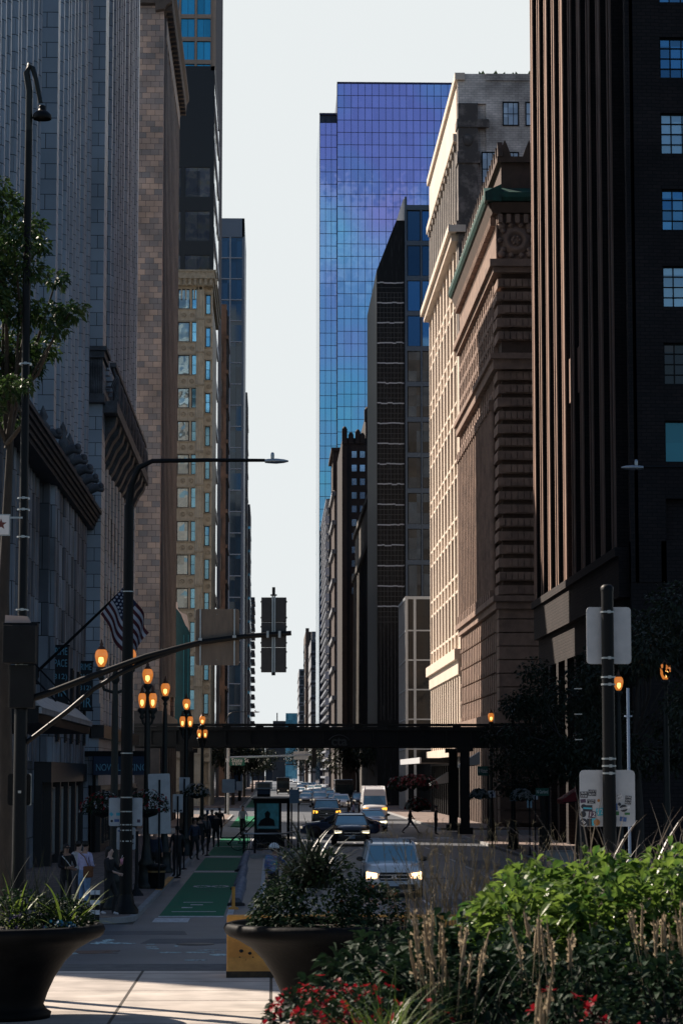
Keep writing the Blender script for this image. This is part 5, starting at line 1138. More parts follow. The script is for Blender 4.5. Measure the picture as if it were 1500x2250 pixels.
t = post_sign(488, 516, 1712, 1742, 130, "grey diamond sign back on the left kerb far down the bike lane"); t.children[0].rotation_euler = (0, R(45), 0)
t = post_sign(519, 533, 1717, 1737, 140, "pale smaller diamond sign just right of the grey diamond"); t.children[0].rotation_euler = (0, R(45), 0)
post_sign(453, 459, 1780, 1789, 112, "little blue parking sign on the left pavement", mat=mStkB)
post_sign(1072, 1088, 1737, 1753, 128, "white notice with dark squares tilted on a right pavement post", mat=mWhite, tilt=-5, marks=[(-.3,.3,.08,.1,mStkD),(.2,-.3,.1,.1,mStkB)])
post_sign(1119, 1138, 1740, 1760, 120, "pale cyan pair of sign panels on the right pavement, left one", mat=M("pale_cyan_panel", (.25,.42,.50), .5))
post_sign(1157, 1168, 1747, 1775, 112, "narrow pale cyan sign hanging under the green street sign", mat=M("pale_cyan_panel", (.25,.42,.50), .5))
post_sign(1169, 1181, 1747, 1757, 110, "small blue grey sign just right of the narrow cyan one", mat=mAlu)
mGrnS = M("street_sign_green", (.004,.10,.075), .5)
def street_name(px0, px1, py, Y, txt, label, hh=.28, postx=None, rot=0):
    a = atY(px0, py, Y); c = atY(px1, py, Y); t = empty("street_name_sign", ((a.x+c.x)/2, Y, a.z-hh), label, "street sign"); q = MB(); q.box(a.x, c.x, Y, Y+.03, a.z-hh, a.z+hh); q.build("plate", mGrnS, t)
    me = text_mesh(txt, hh*1.25, .003); me.materials.append(mWhite); x = max(v.co.x for v in me.vertices)*2; o = place(me, "lettering", t, Vector(((a.x+c.x)/2, Y-.006, a.z)) - t.location); o.rotation_euler = (R(90),0,0); o.scale = (min(1.2, .85*(c.x-a.x)/x), 1, 1)
    k = MB(); xx = c.x if postx is None else postx; k.tube([(xx, Y+.08, .1), (xx, Y+.08, a.z+hh)], .06, 8); k.box(min(xx, a.x), max(xx, c.x), Y+.04, Y+.1, a.z-.03, a.z+.03); k.build("post", mBlack, t)
street_name(1176, 1205, 1740, 104, "N Garland", "green street name sign reading N Garland among the dark trees on the right", .16)
street_name(1048, 1072, 1694, 150, "N Wabash", "green street name sign reading N Wabash left of the trees on the right", .28)
# awnings on the right, far flower baskets come later
for k, (px, py, w, m, l) in enumerate(((1145,1740,2.2,M("red_awning", (.30,.03,.035), .7),"short red awning beside the green street sign"),(1060,1670,1.8,M("grey_awning", (.25,.27,.29), .7),"grey slanting awning under the brownstone building"),(905,1712,2.2,M("grey_awning", (.22,.24,.26), .7),"grey awning on the white building, lowest and leftmost"))):
    Y = (118, 182, 215)[k]; X = 15.0; z = zat(py, Y, px); t = empty("awning", (X, Y, z), l, "awning"); q = MB(); q.plate([(X, z+.6), (X-1.5, z-.35), (X-1.5, z-.55), (X, z-.3)], 'y', Y-w/2, Y+w/2); q.build("canvas", m, t)
    q = MB(); q.tube([(X, Y-w/2, z-.35), (X-1.5, Y-w/2, z-.5)], .025, 5); q.tube([(X, Y+w/2, z-.35), (X-1.5, Y+w/2, z-.5)], .025, 5); q.build("bracket", mBlack, t)
t = empty("marquee", (13.5, 225, 5), "long pale edged marquee along the white building, seen under the iron bridge", "canopy"); q = MB(); q.box(12.6, 15.5, 212, 244, 4.7, 5.1); q.build("roof", mBlack, t); q = MB(); q.box(12.45, 12.599, 212, 244, 4.65, 5.15); q.build("edge", M("pale_edge", (.5,.52,.54), .5), t)
# far traffic mast arm with street name
Ys = 226.0; t = empty("far_mast_arm", (-3.9, Ys, 0), "far horizontal signal mast arm under the bridge with a green name sign", "signal post"); q = MB(); q.tube([(-3.9, Ys, 0), (-3.9, Ys, 6.4)], .13, 8); za = zat(1661, Ys, 600); q.tube([(-3.9, Ys, za-.15), (xat(692, Ys, 1660), Ys, za+.1)], [.1,.06], 8); q.build("arm", mSteel, t)
a = atY(504, 1666, Ys); c = atY(538, 1682, Ys); q = MB(); q.box(a.x, c.x, Ys-.15, Ys-.1, c.z, a.z); q.build("name_plate", mGrnS, t); text("N State St", .5, ((a.x+c.x)/2, Ys-.17, a.z-.2), mWhite, t); text("0 E/W", .32, ((a.x+c.x)/2, Ys-.17, c.z+.14), mWhite, t)
a = atY(645, 1651, Ys); c = atY(677, 1669, Ys); q = MB(); q.box(a.x, c.x, Ys+.05, Ys+.1, c.z, a.z); q.build("sign_plate", mAlu, t); q = MB(); xx = xat(690, Ys, 1660); q.box(xx-.2, xx+.2, Ys-.2, Ys+.2, za-1.0, za+.9); q.build("signal_head", mBlack, t)
q = MB(); p_ = atY(613, 1668, Ys); q.lathe([(.25,0),(.25,.03)], (0,0,0), 14); q.v = [(p_.x+v[0], Ys-.1+v[2], p_.z+v[1]) for v in q.v]; q.build("blue_disc", mStkB, t)
# ================================================================== BUS SHELTER ON ITS ISLAND
struct("boarding_island", MB().box(-.95, 1.35, 112.5, 147, -.3, .16), mKerb)
t = empty("bus_shelter", (.15, 125, .16), "black bus shelter with a glowing blue advertising panel on the boarding island", "bus shelter"); Yb = 122.0
x0 = xat(557, Yb, 1800); x1 = xat(637, Yb, 1800); zr = zat(1757, Yb, 600); q = MB()
q.box(x0, x1, Yb-.2, Yb+9, zr-.18, zr); q.box(x0-.1, x1+.15, Yb-.35, Yb+9.1, zr, zr+.07); q.build("roof", mBlack, t)
q = MB()
for x in (x0+.04, x1-.1):
    for y in (Yb, Yb+4.4, Yb+8.8): q.box(x, x+.1, y, y+.1, .16, zr-.181)
q.build("frame_post", mBlack, t)
q = MB(); q.box(x0+.06, x0+.08, Yb+.12, Yb+8.8, .5, zr-.25); q.build("glass_wall", mDarkGlass, t)
a = atY(561, 1762, Yb-.1); c = atY(616, 1822, Yb-.1); q = MB(); q.box(a.x, c.x, Yb-.12, Yb+.3, c.z-.7, a.z); q.box(a.x-.05, a.x+.03, Yb-.14, Yb+.3, .16, a.z+.05); q.box(c.x-.03, c.x+.05, Yb-.14, Yb+.3, .16, a.z+.05); q.build("advert_case", mBlack, t)
mAd = M("advert_print", (.01,.045,.06), .4, col2=(.03,.20,.27), scale=1.1, thr=(.42,.7), emit=(.02,.16,.22), es=.05)
q = MB(); q.box(a.x+.08, c.x-.08, Yb-.135, Yb-.121, c.z+.02, a.z-.06); q.build("advert_panel", mAd, t)
q = MB(); xm = (a.x+c.x)/2; zc = (a.z+c.z)/2
q.plate([(xm-.5, zc-.5), (xm+.35, zc-.5), (xm+.3, zc-.2), (xm+.08, zc-.1), (xm+.12, zc+.12), (xm-.02, zc+.24), (xm-.16, zc+.1), (xm-.12, zc-.1), (xm-.35, zc-.22)], 'y', Yb-.142, Yb-.136); q.build("advert_figure", mBlack, t)
for k, tx in enumerate(("a new season of city stories", "see them all from this autumn")):
    pass
q = MB()
for k in range(22): 
    for r in range(2): q.box(a.x+.14+k*.045, a.x+.14+k*.045+.03, Yb-.142, Yb-.136, c.z+.13-.07*r, c.z+.16-.07*r)
q.build("caption_line", mGraf, t)
q = MB(); q.box(x0+.5, x1-.15, Yb+1.5, Yb+6, .55, .61); 
for y in (1.7, 5.7): q.box(x0+.6, x1-.25, Yb+y, Yb+y+.08, .16, .549)
q.build("bench", mBlack, t)
t = empty("information_pylon", (-.2, 128, .16), "pale framed screen on top of a dark pylon above the bus shelter", "pylon"); Yp = 131.5; a = atY(561, 1718, Yp); c = atY(598, 1734, Yp); q = MB(); q.box(a.x+.1, c.x-.1, Yp+.02, Yp+.3, .16, a.z-.02); q.build("column", mBlack, t)
q = MB(); q.box(a.x, c.x, Yp-.1, Yp, c.z, c.z+.08); q.box(a.x, c.x, Yp-.1, Yp, a.z-.08, a.z); q.box(a.x, a.x+.09, Yp-.1, Yp, c.z+.081, a.z-.081); q.box(c.x-.09, c.x, Yp-.1, Yp, c.z+.081, a.z-.081); q.build("frame", M("pale_screen_frame", (.34,.36,.36), .5), t); q = MB(); q.box(a.x+.095, c.x-.095, Yp-.06, Yp-.005, c.z+.085, a.z-.085); q.build("screen", mDarkGlass, t)
q = MB(); q.box(a.x+.1, c.x-.1, Yp-.02, Yp+.019, zat(1745,Yp,580), c.z-.05); q.build("blue_stripe", mNavy, t)
Yh = 114.3; t = empty("handrail", (0, Yh, .16), "black railing around the front of the boarding island", "railing"); q = MB(); P_ = [(xat(536,Yh,1833), Yh, zat(1832,Yh,540)), (xat(617,Yh,1833), Yh, zat(1832,Yh,600)), (1.25, Yh+5, zat(1832,Yh,600)+.0)]
q.tube(P_, .04, 8); q.build("top_rail", mSteel, t)
for x, y in ((P_[0][0], Yh), (xat(560,Yh,1833), Yh), (xat(612,Yh,1833), Yh), (1.25, Yh+5)): k = MB(); k.tube([(x, y, .15), (x, y, P_[0][2]-.02)], .055, 8); k.build("rail_post", mBlack, t)
k = MB()
for j in range(18): k.tube([(P_[0][0]+.07+j*.1, Yh, .35), (P_[0][0]+.07+j*.1, Yh, P_[0][2]-.03)], .012, 4)
k.box(P_[0][0], P_[1][0], Yh-.02, Yh+.02, .32, .36); k.build("infill_bars", mBlack, t)
t = empty("bus_stop_sign", (1.1, 135, .16), "pale blue bus stop board on two thin posts at the island's right edge", "sign"); Yq = 121.0; a = atY(636, 1735, Yq); c = atY(657, 1765, Yq); q = MB(); q.box(a.x, c.x, Yq, Yq+.04, c.z, a.z); q.build("board", M("pale_blue_board", (.10,.16,.22), .5, col2=(.16,.24,.30), scale=7, stretch=(.3,1,3)), t)
q = MB(); 
for x in (a.x+.1, c.x-.03): q.tube([(x, Yq+.06, .15), (x, Yq+.06, a.z+.1)], .04, 8)
q.build("post", mBlack, t)
# lane divider: leaning counter posts on a pale strip
mDiv = M("scuffed_bollard", (.10,.12,.17), .6, col2=(.2,.21,.25), scale=8)
for k, (px, py, lean) in enumerate(((519,1990,.32),(523,1955,.36),(530,1915,.40))):
    p = atZ(px, py); t = empty("lane_divider_post", (p.x, p.y, .006), ["bent grey lane divider nearest the camera, by the yellow marker", "bent grey lane divider between two others", "bent grey lane divider farthest along the pale strip"][k], "bollard", "bent lane dividers"); q = MB(); q.lathe([(.26,0),(.24,.07),(.13,.1)], p, 12); q.build("foot", mRubber, t); q = MB(); q.tube([(p.x, p.y, .08), (p.x+lean*.3, p.y+.9, .42), (p.x+lean*.5, p.y+2.1, .62)], [.17,.16,.13], 10); q.build("post", mDiv, t)
p = atZ(513, 1998); t = empty("marker_post", (p.x, p.y, .006), "short yellow marker post at the near end of the lane strip", "bollard"); q = MB(); q.tube([(p.x, p.y, .0), (p.x, p.y, .62)], .05, 8); q.build("post", mYellow, t); q = MB(); q.lathe([(.15,0),(.13,.05),(.06,.08)], p, 10); q.build("foot", mYellow, t)
for k, (px, py) in enumerate(((214,2040),(203,2036))):
    p = atY(px, py, 61.6); t = empty("striped_bollard", (p.x, p.y, 0), ["black and white banded post by the street corner, right one", "black and white banded post by the street corner, left one beside the planter"][k], "bollard", "banded corner posts"); q = MB(); q.tube([(p.x, p.y, 0), (p.x, p.y, .92)], .055, 10); q.build("post", mBlack, t); q = MB()
    for z in (.32, .56, .80): q.lathe([(.058, z), (.058, z+.11)], (p.x, p.y, 0), 10)
    q.build("reflective_band", mWhite, t)
p = atZ(343, 1952, .13); t = empty("litter_bin", p, "low black litter bin on the left kerb", "bin"); q = MB(); q.lathe([(.0,0),(.24,0),(.27,.1),(.29,.6),(.34,.66),(.33,.72),(.1,.78),(0,.78)], p, 16); q.build("body", mBlack, t); q = MB(); q.lathe([(.295,.5),(.295,.56)], p, 16); q.build("band", M("dull_gold", (.2,.12,.04), .5), t)
p = atZ(300, 1968, .13); t = empty("post_stub", p, "short black post with a flared foot on the left pavement", "post"); q = MB(); q.lathe([(.22,0),(.2,.05),(.08,.2),(.05,.4),(.05,1.9)], p, 12); q.build("post", mBlack, t)
for k, (px, py, l) in enumerate(((405,1880,"dark newspaper box by the left kerb"),(432,1838,"farther dark newspaper box by the left kerb"),(1228,1905,"low grey utility box at the right edge of the road behind the grasses"))):
    p = atZ(px, py, .13); t = empty("street_box", p, l, "box"); q = MB(); s_ = (.3,.3,.55)[k]; q.box(p.x-s_, p.x+s_, p.y, p.y+.5, .131+(.12 if k < 2 else 0), .131+(1.15,1.1,.6)[k]); q.build("body", mBlack if k < 2 else mConc, t, bevel=.03); q = MB(); q.box(p.x-s_*.8, p.x+s_*.8, p.y-.012, p.y-.002, .5, .9) if k < 2 else q.box(p.x-.5, p.x+.5, p.y-.02, p.y+.45, .735, .76); q.build("door" if k < 2 else "lid", mDarkGlass if k < 2 else mConc, t)
    if k < 2: q = MB(); q.box(p.x-s_*.8, p.x-s_*.6, p.y+.05, p.y+.45, .12, .252); q.box(p.x+s_*.6, p.x+s_*.8, p.y+.05, p.y+.45, .12, .252); q.build("foot", mBlack, t)
# ================================================================== VEHICLES
mTyre = mRubber; mRim = M("alloy_rim", (.30,.31,.33), .35, .8); mTrim = M("black_trim", (.012,.012,.013), .5); mChrome = M("chrome", (.75,.77,.8), .12, 1.0)
mScreen = GL("windscreen_glass", (.22,.38,.43), .05, .6, .05, (.8, .6), warp=.2); mSideGl = GL("side_window_glass", (.03,.045,.055), .05, .4, .02, (2, 2))
mHead = M("headlamp_lens", (.7,.72,.75), .1, spec=.8, emit=(1,.85,.6), es=.25); mHeadGlow = M("headlamp_sun_glow", (.9,.7,.5), .2, emit=(1,.58,.28), es=2.6); mDRL = M("running_light", (.9,.9,.7), .2, emit=(1,.9,.55), es=1.6); mAmber = M("amber_lamp", (.8,.4,.05), .3, emit=(1,.45,.05), es=1.2); mPlate = M("number_plate", (.45,.5,.58), .4)  # amber emission on the nearest car's headlamps stands in for reflected sun
def paint(name, c, metal=.35): return M(name, c, .22, metal, coat=.6)
pSilver = paint("silver_paint", (.74,.74,.75), .12); pBlack = paint("black_car_paint", (.012,.011,.014), .1); pWhite = paint("white_car_paint", (.72,.72,.73), 0); pBlue = paint("midnight_blue_paint", (.022,.04,.085)); pGrey = paint("grey_car_paint", (.16,.17,.19)); pRed = paint("dark_red_paint", (.25,.03,.03), .1); pLilac = paint("pale_lilac_paint", (.6,.59,.66), .1); pGrad = paint("gunmetal_paint", (.07,.075,.085))
def ring(y, hw, zb, zt, crown=.04):
    h = [(0,zb),(hw*.82,zb),(hw*.98,zb+.10),(hw,zb+(zt-zb)*.45),(hw*.985,zt-.16),(hw*.93,zt-.05),(hw*.78,zt),(hw*.4,zt+crown*.8),(0,zt+crown)]
    return [(x,y,z) for x,z in h] + [(-x,y,z) for x,z in reversed(h[1:-1])]
SPEC = {
 'suv':  dict(L=4.8, W=.98, body=[(0,.80,.42,.82),(.06,.90,.28,.98),(.3,.95,.25,1.08),(1.15,.98,.25,1.17),(1.5,.985,.25,1.18),(4.4,.985,.25,1.18),(4.7,.93,.32,1.15),(4.8,.85,.45,1.0)], cab=[(1.18,1.14),(1.78,1.72),(2.2,1.80),(4.35,1.79),(4.74,1.15)], cw=(.91,.74), wy=(.93,3.78), wr=.38),
 'sedan':dict(L=4.7, W=.93, body=[(0,.70,.40,.62),(.08,.82,.24,.74),(.4,.90,.2,.84),(1.3,.93,.2,.96),(1.6,.935,.2,.97),(3.7,.935,.2,1.0),(4.5,.90,.24,.98),(4.7,.80,.40,.86)], cab=[(1.2,.94),(2.0,1.34),(2.5,1.44),(3.3,1.42),(4.15,1.0)], cw=(.86,.62), wy=(.9,3.65), wr=.33),
 'cuv':  dict(L=4.6, W=.97, body=[(0,.72,.42,.78),(.07,.86,.28,.92),(.4,.94,.24,1.02),(1.2,.97,.24,1.10),(1.5,.97,.24,1.11),(4.1,.97,.24,1.12),(4.45,.92,.3,1.1),(4.6,.82,.45,.95)], cab=[(1.15,1.08),(1.9,1.56),(2.4,1.66),(3.8,1.62),(4.5,1.15)], cw=(.90,.68), wy=(.9,3.7), wr=.37),
 'pick': dict(L=5.8, W=1.02, body=[(0,.92,.45,1.12),(.06,1.0,.34,1.22),(.4,1.02,.32,1.27),(1.5,1.02,.32,1.30),(2.0,1.02,.32,1.30),(5.6,1.02,.34,1.30),(5.8,1.0,.5,1.28)], cab=[(1.5,1.27),(2.1,1.82),(2.5,1.92),(3.7,1.90),(4.0,1.3)], cw=(.95,.76), wy=(1.05,4.6), wr=.42),
 'van':  dict(L=6.0, W=1.0, body=[(0,.82,.42,.95),(.1,.92,.3,1.10),(.5,.98,.26,1.22),(.95,1.0,.26,1.30),(1.6,1.0,.26,1.3),(6.0,1.0,.3,1.3)], cab=[(.75,1.26),(1.25,2.0),(1.55,2.5),(2.0,2.72),(5.95,2.74),(6.0,1.3)], cw=(.97,.82), wy=(.95,4.4), wr=.36),
}
def cabring(y, z, sp):
    zb = sp['cab'][0][1]-.08; zt = max(c[1] for c in sp['cab']); f = (z-zb)/(zt-zb); w = sp['cw'][0] + (sp['cw'][1]-sp['cw'][0])*f
    return y, z, w
def car_mesh_parts(kind):
    sp = SPEC[kind]; c = sp['cab']; zb = c[0][1]-.06
    body = MB(); body.loft([ring(*s) for s in sp['body']])
    # greenhouse: sloping glass with a painted roof, pillars and window line
    W = lambda z: cabring(0, z, sp)[2]
    top = c[1:-1]; yb0, yb1 = c[0][0], c[-1][0]; wb = sp['cw'][0]
    glass = MB(); pts = c
    n = len(pts)
    L_ = [(-W(z), y, z) for y, z in pts]; R_ = [(W(z), y, z) for y, z in pts]
    scr = MB(); scr.add([L_[0], R_[0], R_[1], L_[1]], [(0,1,2,3)])
    back = MB(); back.add([L_[-2], R_[-2], R_[-1], L_[-1]], [(0,1,2,3)])
    side = MB()
    for P in (L_, R_):
        base = [(p[0]/abs(p[0])*wb, p[1], zb) for p in (P[0], P[-1])]
        side.add([base[0]] + list(P) + [base[1]], [tuple(range(n+2))])
    roof = MB()
    for i in range(1, n-2): roof.add([L_[i], R_[i], R_[i+1], L_[i+1]], [(0,1,2,3)], 0, True)
    rim = []
    e = .04
    for P in (L_, R_):
        s = 1 if P[0][0] > 0 else -1
        roof.tube([(p[0]+.005*s, p[1], p[2]) for p in P], [.045]+[.05]*(n-2)+[.05], 6)
        for yy in ((pts[1][0]*.45+pts[-2][0]*.55), ):
            zt = np.interp(yy, [p[0] for p in pts], [p[1] for p in pts]); roof.tube([(s*(wb+.0), yy, zb), (s*(W(zt)+.0), yy, zt)], .05, 6)
    roof.tube([L_[1], R_[1]], .035, 6); roof.tube([L_[-2], R_[-2]], .035, 6)
    if kind == 'van':   # solid load space
        for P in (L_, R_):
            s = 1 if P[0][0] > 0 else -1; roof.add([(s*(wb+.012), 2.1, zb), (s*(wb+.012), 5.98, zb), (s*(W(2.7)+.012), 5.95, 2.7), (s*(W(2.7)+.012), 2.1, 2.7)], [(0,1,2,3)])
        roof.add([(L_[1][0], L_[1][1]-.01, L_[1][2]), (R_[1][0], R_[1][1]-.01, R_[1][2]), (R_[2][0], R_[2][1]-.012, R_[2][2]), (L_[2][0], L_[2][1]-.012, L_[2][2])], [(0,1,2,3)])
    if kind == 'pick':  # open load bed
        roof.box(-1.0, 1.0, 4.0, 4.06, 1.2, 1.36); roof.box(-1.0, -.9, 4.0, 5.75, 1.28, 1.36); roof.box(.9, 1.0, 4.0, 5.75, 1.28, 1.36)
    return sp, body, scr, side, back, roof
WHEEL = {}
def wheel(root, x, y, r):
    k = round(r, 2)
    if k not in WHEEL:
        t = MB(); t.lathe([(r*.62,-.11),(r*.92,-.115),(r,-.08),(r,.08),(r*.92,.115),(r*.62,.11)], (0,0,0), 22); m = MB(); m.lathe([(r*.63,-.09),(r*.55,-.05),(.06,-.07),(.0,-.07)], (0,0,0), 18); m.lathe([(r*.63,.09),(r*.55,.05),(.06,.07),(.0,.07)], (0,0,0), 18)
        for a in range(5):
            for s in (-1, 1): w = 2*math.pi*a/5; m.tube([(.05*math.cos(w), .05*math.sin(w), s*.075), (r*.6*math.cos(w), r*.6*math.sin(w), s*.085)], .03, 5)
        for q in (t, m): q.v = [(v[2], v[0], v[1]) for v in q.v]
        WHEEL[k] = (t.mesh("tyre", mTyre), m.mesh("rim", mRim))
    t, m = WHEEL[k]; e = place(t, "wheel", root, (x, y, r)); place(m, "rim", e, (0,0,0)); return e
def front_kit(t, kind, opts):
    sp = SPEC[kind]; w = sp['body'][2][1]; zt = sp['body'][1][3]; zb = sp['body'][1][2]; gz0, gz1 = zb+(zt-zb)*opts.get('g0',.42), zb+(zt-zb)*opts.get('g1',.86); gw = w*opts.get('gw',.52); yf = -.015
    g = MB(); g.plate([(-gw*.86,gz0),(gw*.86,gz0),(gw,gz0+(gz1-gz0)*.5),(gw*.92,gz1),(-gw*.92,gz1),(-gw,gz0+(gz1-gz0)*.5)], 'y', yf, yf+.07); go = g.build("grille", mTrim, t, rel=False)
    b = MB(); nb = opts.get('bars', 3)
    for k in range(nb): z = gz0+(gz1-gz0)*(k+.7)/(nb+.4); b.box(-gw*.9, gw*.9, yf-.02, yf-.001, z-.014, z+.014)
    if opts.get('chrome', True): b.tube([(-gw*.9,yf-.01,gz1),(-gw,yf-.01,gz0+(gz1-gz0)*.5),(-gw*.86,yf-.01,gz0),(gw*.86,yf-.01,gz0),(gw,yf-.01,gz0+(gz1-gz0)*.5),(gw*.9,yf-.01,gz1)], .018, 6)
    b.build("grille_bars", mChrome if opts.get('chrome', True) else mTrim, t, rel=False)
    em = opts.get('emblem'); e = MB(); zc = (gz0+gz1)/2
    if em == 'H': e.plate([(-.09,-.07),(-.06,-.07),(-.045,-.02),(.045,-.02),(.06,-.07),(.09,-.07),(.07,.07),(.04,.07),(.035,.025),(-.035,.025),(-.04,.07),(-.07,.07)], 'y', yf-.045, yf-.022)
    elif em == 'ring':
        for k in range(14): a0, a1 = 2*math.pi*k/14, 2*math.pi*(k+1)/14; e.tube([(.08*math.cos(a0), yf-.03, .08*math.sin(a0)), (.08*math.cos(a1), yf-.03, .08*math.sin(a1))], .01, 4)
        for k in range(3): a0 = 2*math.pi*k/3+math.pi/2; e.tube([(0, yf-.03, 0), (.08*math.cos(a0), yf-.03, .08*math.sin(a0))], .009, 4)
    else: e.ell((0, yf-.02, 0), .07, .02, .045, 0, 10, 6)
    eo = e.build("emblem", mChrome, go, rel=False); eo.location = (0,0,zc)
    for s in (-1, 1):
        h = MB(); hx0, hx1 = s*(gw+.05), s*(w*.97); hz = zb+(zt-zb)*opts.get('hz',.74); hh = (zt-zb)*opts.get('hh',.13)
        h.plate([(hx0,hz-hh*.6),(hx1,hz-hh),(hx1,hz+hh*1.1),(hx0,hz+hh*.7)][::s], 'y', .0, .12); h.v = [(v[0], v[1]+.07*((abs(v[0])-gw)/(w-gw))**2-.03, v[2]) for v in h.v]; ho = h.build("headlight", opts.get('lamp', mHead), t, rel=False)
        if opts.get('drl'): d = MB(); d.tube([(s*(gw+.09), -.03, hz-hh*.4), (s*(w*.93), .03, hz-hh*.7), (s*(w*.94), .05, hz+hh*.5)], .022, 6); d.build("running_light", mDRL, ho, rel=False)
        m = MB(); mz = sp['cab'][0][1]+.12; m.ell((s*(w+.14), sp['cab'][0][0]+.35, mz), .12, .07, .085); m.box(min(s*(w-.06), s*(w+.06)), max(s*(w-.06), s*(w+.06)), sp['cab'][0][0]+.34, sp['cab'][0][0]+.39, mz-.06, mz-.02); m.build("side_mirror", opts.get('mirror', mTrim), t, rel=False)
    p = MB(); p.box(-.16, .16, -.03, -.016, gz0-.16, gz0-.02); p.build("number_plate", mPlate, t, rel=False)
    l = MB(); l.box(-w*.8, w*.8, .0, .05, zb+.02, zb+(zt-zb)*.26); l.v = [(v[0], v[1]-.005, v[2]) for v in l.v]; l.build("lower_bumper", opts.get('lower', mTrim), t, rel=False)
    tl = [MB(), MB()]
    for s, q in zip((-1, 1), tl): L = sp['L']; q.box(min(s*w*.7, s*w*.9), max(s*w*.7, s*w*.9), L-.06, L+.01, zt-.18, zt); q.build("tail_light", M_TAIL, t, rel=False)
M_TAIL = M("tail_lamp", (.35,.01,.01), .2)
def car(kind, pos, pnt, label, rz=0.0, opts=None, name="car", cat="car", group="cars in the street"):
    opts = opts or {}; t = empty(name, pos, label, cat, group, rz); sp, body, scr, side, back, roof = car_mesh_parts(kind)
    b = body.build("body", pnt, t, rel=False); scr.build("windscreen", mScreen, t, rel=False, fix=False); side.build("side_windows", mSideGl, t, rel=False, fix=False); back.build("rear_window", mSideGl, t, rel=False, fix=False); roof.build("roof", pnt, t, rel=False)
    for s in (-1, 1):
        for y in sp['wy']:
            wheel(t, s*(sp['W']-.10), y, sp['wr'])
    # dark wheel arches
    a = MB()
    for s in (-1, 1):
        for y in sp['wy']: a.lathe([(sp['wr']*1.15,-.02),(sp['wr']*1.15,.02),(0,.021)], (0,0,0), 18); n = 18*3; vs = a.v[-n:]; del a.v[-n:]; a.v.extend([(s*(sp['W']-.008)+v[2]*s, y+v[0], sp['wr']+.02+v[1]) for v in vs])
    a.build("wheel_arch", mTrim, t, rel=False)
    front_kit(t, kind, opts)
    if opts.get('rails'):
        for s in (-1, 1): r = MB(); r.tube([(s*.66, 2.0, 1.80), (s*.66, 2.15, 1.87), (s*.66, 4.1, 1.86), (s*.66, 4.3, 1.79)], .025, 6); r.build("roof_rail", mTrim, t, rel=False)
        for yy in (2.4, 3.9): r = MB(); r.tube([(-.66, yy, 1.865), (.66, yy, 1.865)], .02, 6); r.build("roof_bar", mSteel, t, rel=False)
    return t
def gx(px, py): p = atZ(px, py); return (p.x, p.y, .002)
p = atY(855, 1900, 79); SUV = car('suv', (p.x, 76, .002), pSilver, "silver sport utility car with sun glowing amber on its headlights, nearest vehicle behind the grasses", 0, dict(emblem='H', lamp=mHeadGlow, rails=True, bars=2, g0=.40, g1=.82, gw=.55, hz=.66, hh=.17, lower=mTrim)); SUV.scale = (.9, .9, .9)
p = atY(773, 1830, 131); car('cuv', (p.x, 131, .002), pBlack, "glossy black car with L shaped running lights, in front of the silver pickup", 0, dict(emblem='ring', drl=True, gw=.5, bars=1, hz=.72))
p = atY(718, 1790, 183); car('pick', (p.x, 183, .002), pGrad, "dark pickup with a big chrome grille and one amber lamp", 0, dict(bars=4, g0=.3, g1=.92, gw=.6, lamp=mAmber), "pickup", "pickup")
p = atY(820, 1800, 165); car('sedan', (p.x, 165, .002), pLilac, "pale lilac saloon in front of the white van", 0, dict(gw=.4, lamp=mDRL, chrome=False))
p = atY(824, 1770, 204); car('van', (p.x, 204, .002), pWhite, "white high roofed delivery van in the right lane", 0, dict(gw=.5, lamp=mAmber, hz=.8, chrome=False), "delivery_van", "van")
car('sedan', (xat(660, 154, 1800), 149.6, .002), pBlue, "dark blue saloon seen side on, turning across the street by the bus island", R(-97), dict(gw=.4, lamp=mHead))
p = atY(660, 1760, 230); car('sedan', (p.x+1.7, 206, .002), pWhite, "white saloon partly hidden behind the dark pickup's left side", 0, dict(gw=.4, lamp=mAmber))
p = atY(745, 1740, 300); car('cuv', (xat(750, 262, 1750), 262, .002), pSilver, "silver car with a bright bonnet waiting behind the people crossing", 0, dict(gw=.45))
# far queue: lighter cars, lane by lane
def far_car(kind, pos, pnt, label, group="far queue of cars"):
    sp, body, scr, side, back, roof = car_mesh_parts(kind); m = MB()
    for q, k in ((body,0),(roof,0),(scr,1),(side,2),(back,2)):
        b0 = len(m.v); m.v += q.v; m.f += [tuple(i+b0 for i in f) for f in q.f]; m.m += [k]*len(q.f); m.s += q.s
    for s in (-1,1):
        for y in sp['wy']: a = len(m.v); m.lathe([(0,-.11),(sp['wr'],-.1),(sp['wr'],.1),(0,.11)], (0,0,0), 12, 3); m.v[a:] = [(s*(sp['W']-.1)+v[2], y+v[0], sp['wr']+v[1]) for v in m.v[a:]]
    hw = sp['body'][2][1]; zt = sp['body'][1][3]
    m.box(-hw*.5, hw*.5, -.02, .1, zt-.35, zt-.1, 3)
    for s in (-1,1): m.box(min(s*hw*.6, s*hw*.92), max(s*hw*.6, s*hw*.92), -.01, .12, zt-.22, zt-.08, 4)
    me = m.mesh("car", [pnt, mScreen, mSideGl, mTrim, mHead]); o = bpy.data.objects.new("car", me); S.collection.objects.link(o); o.location = pos; return tag(o, label, "car", group)
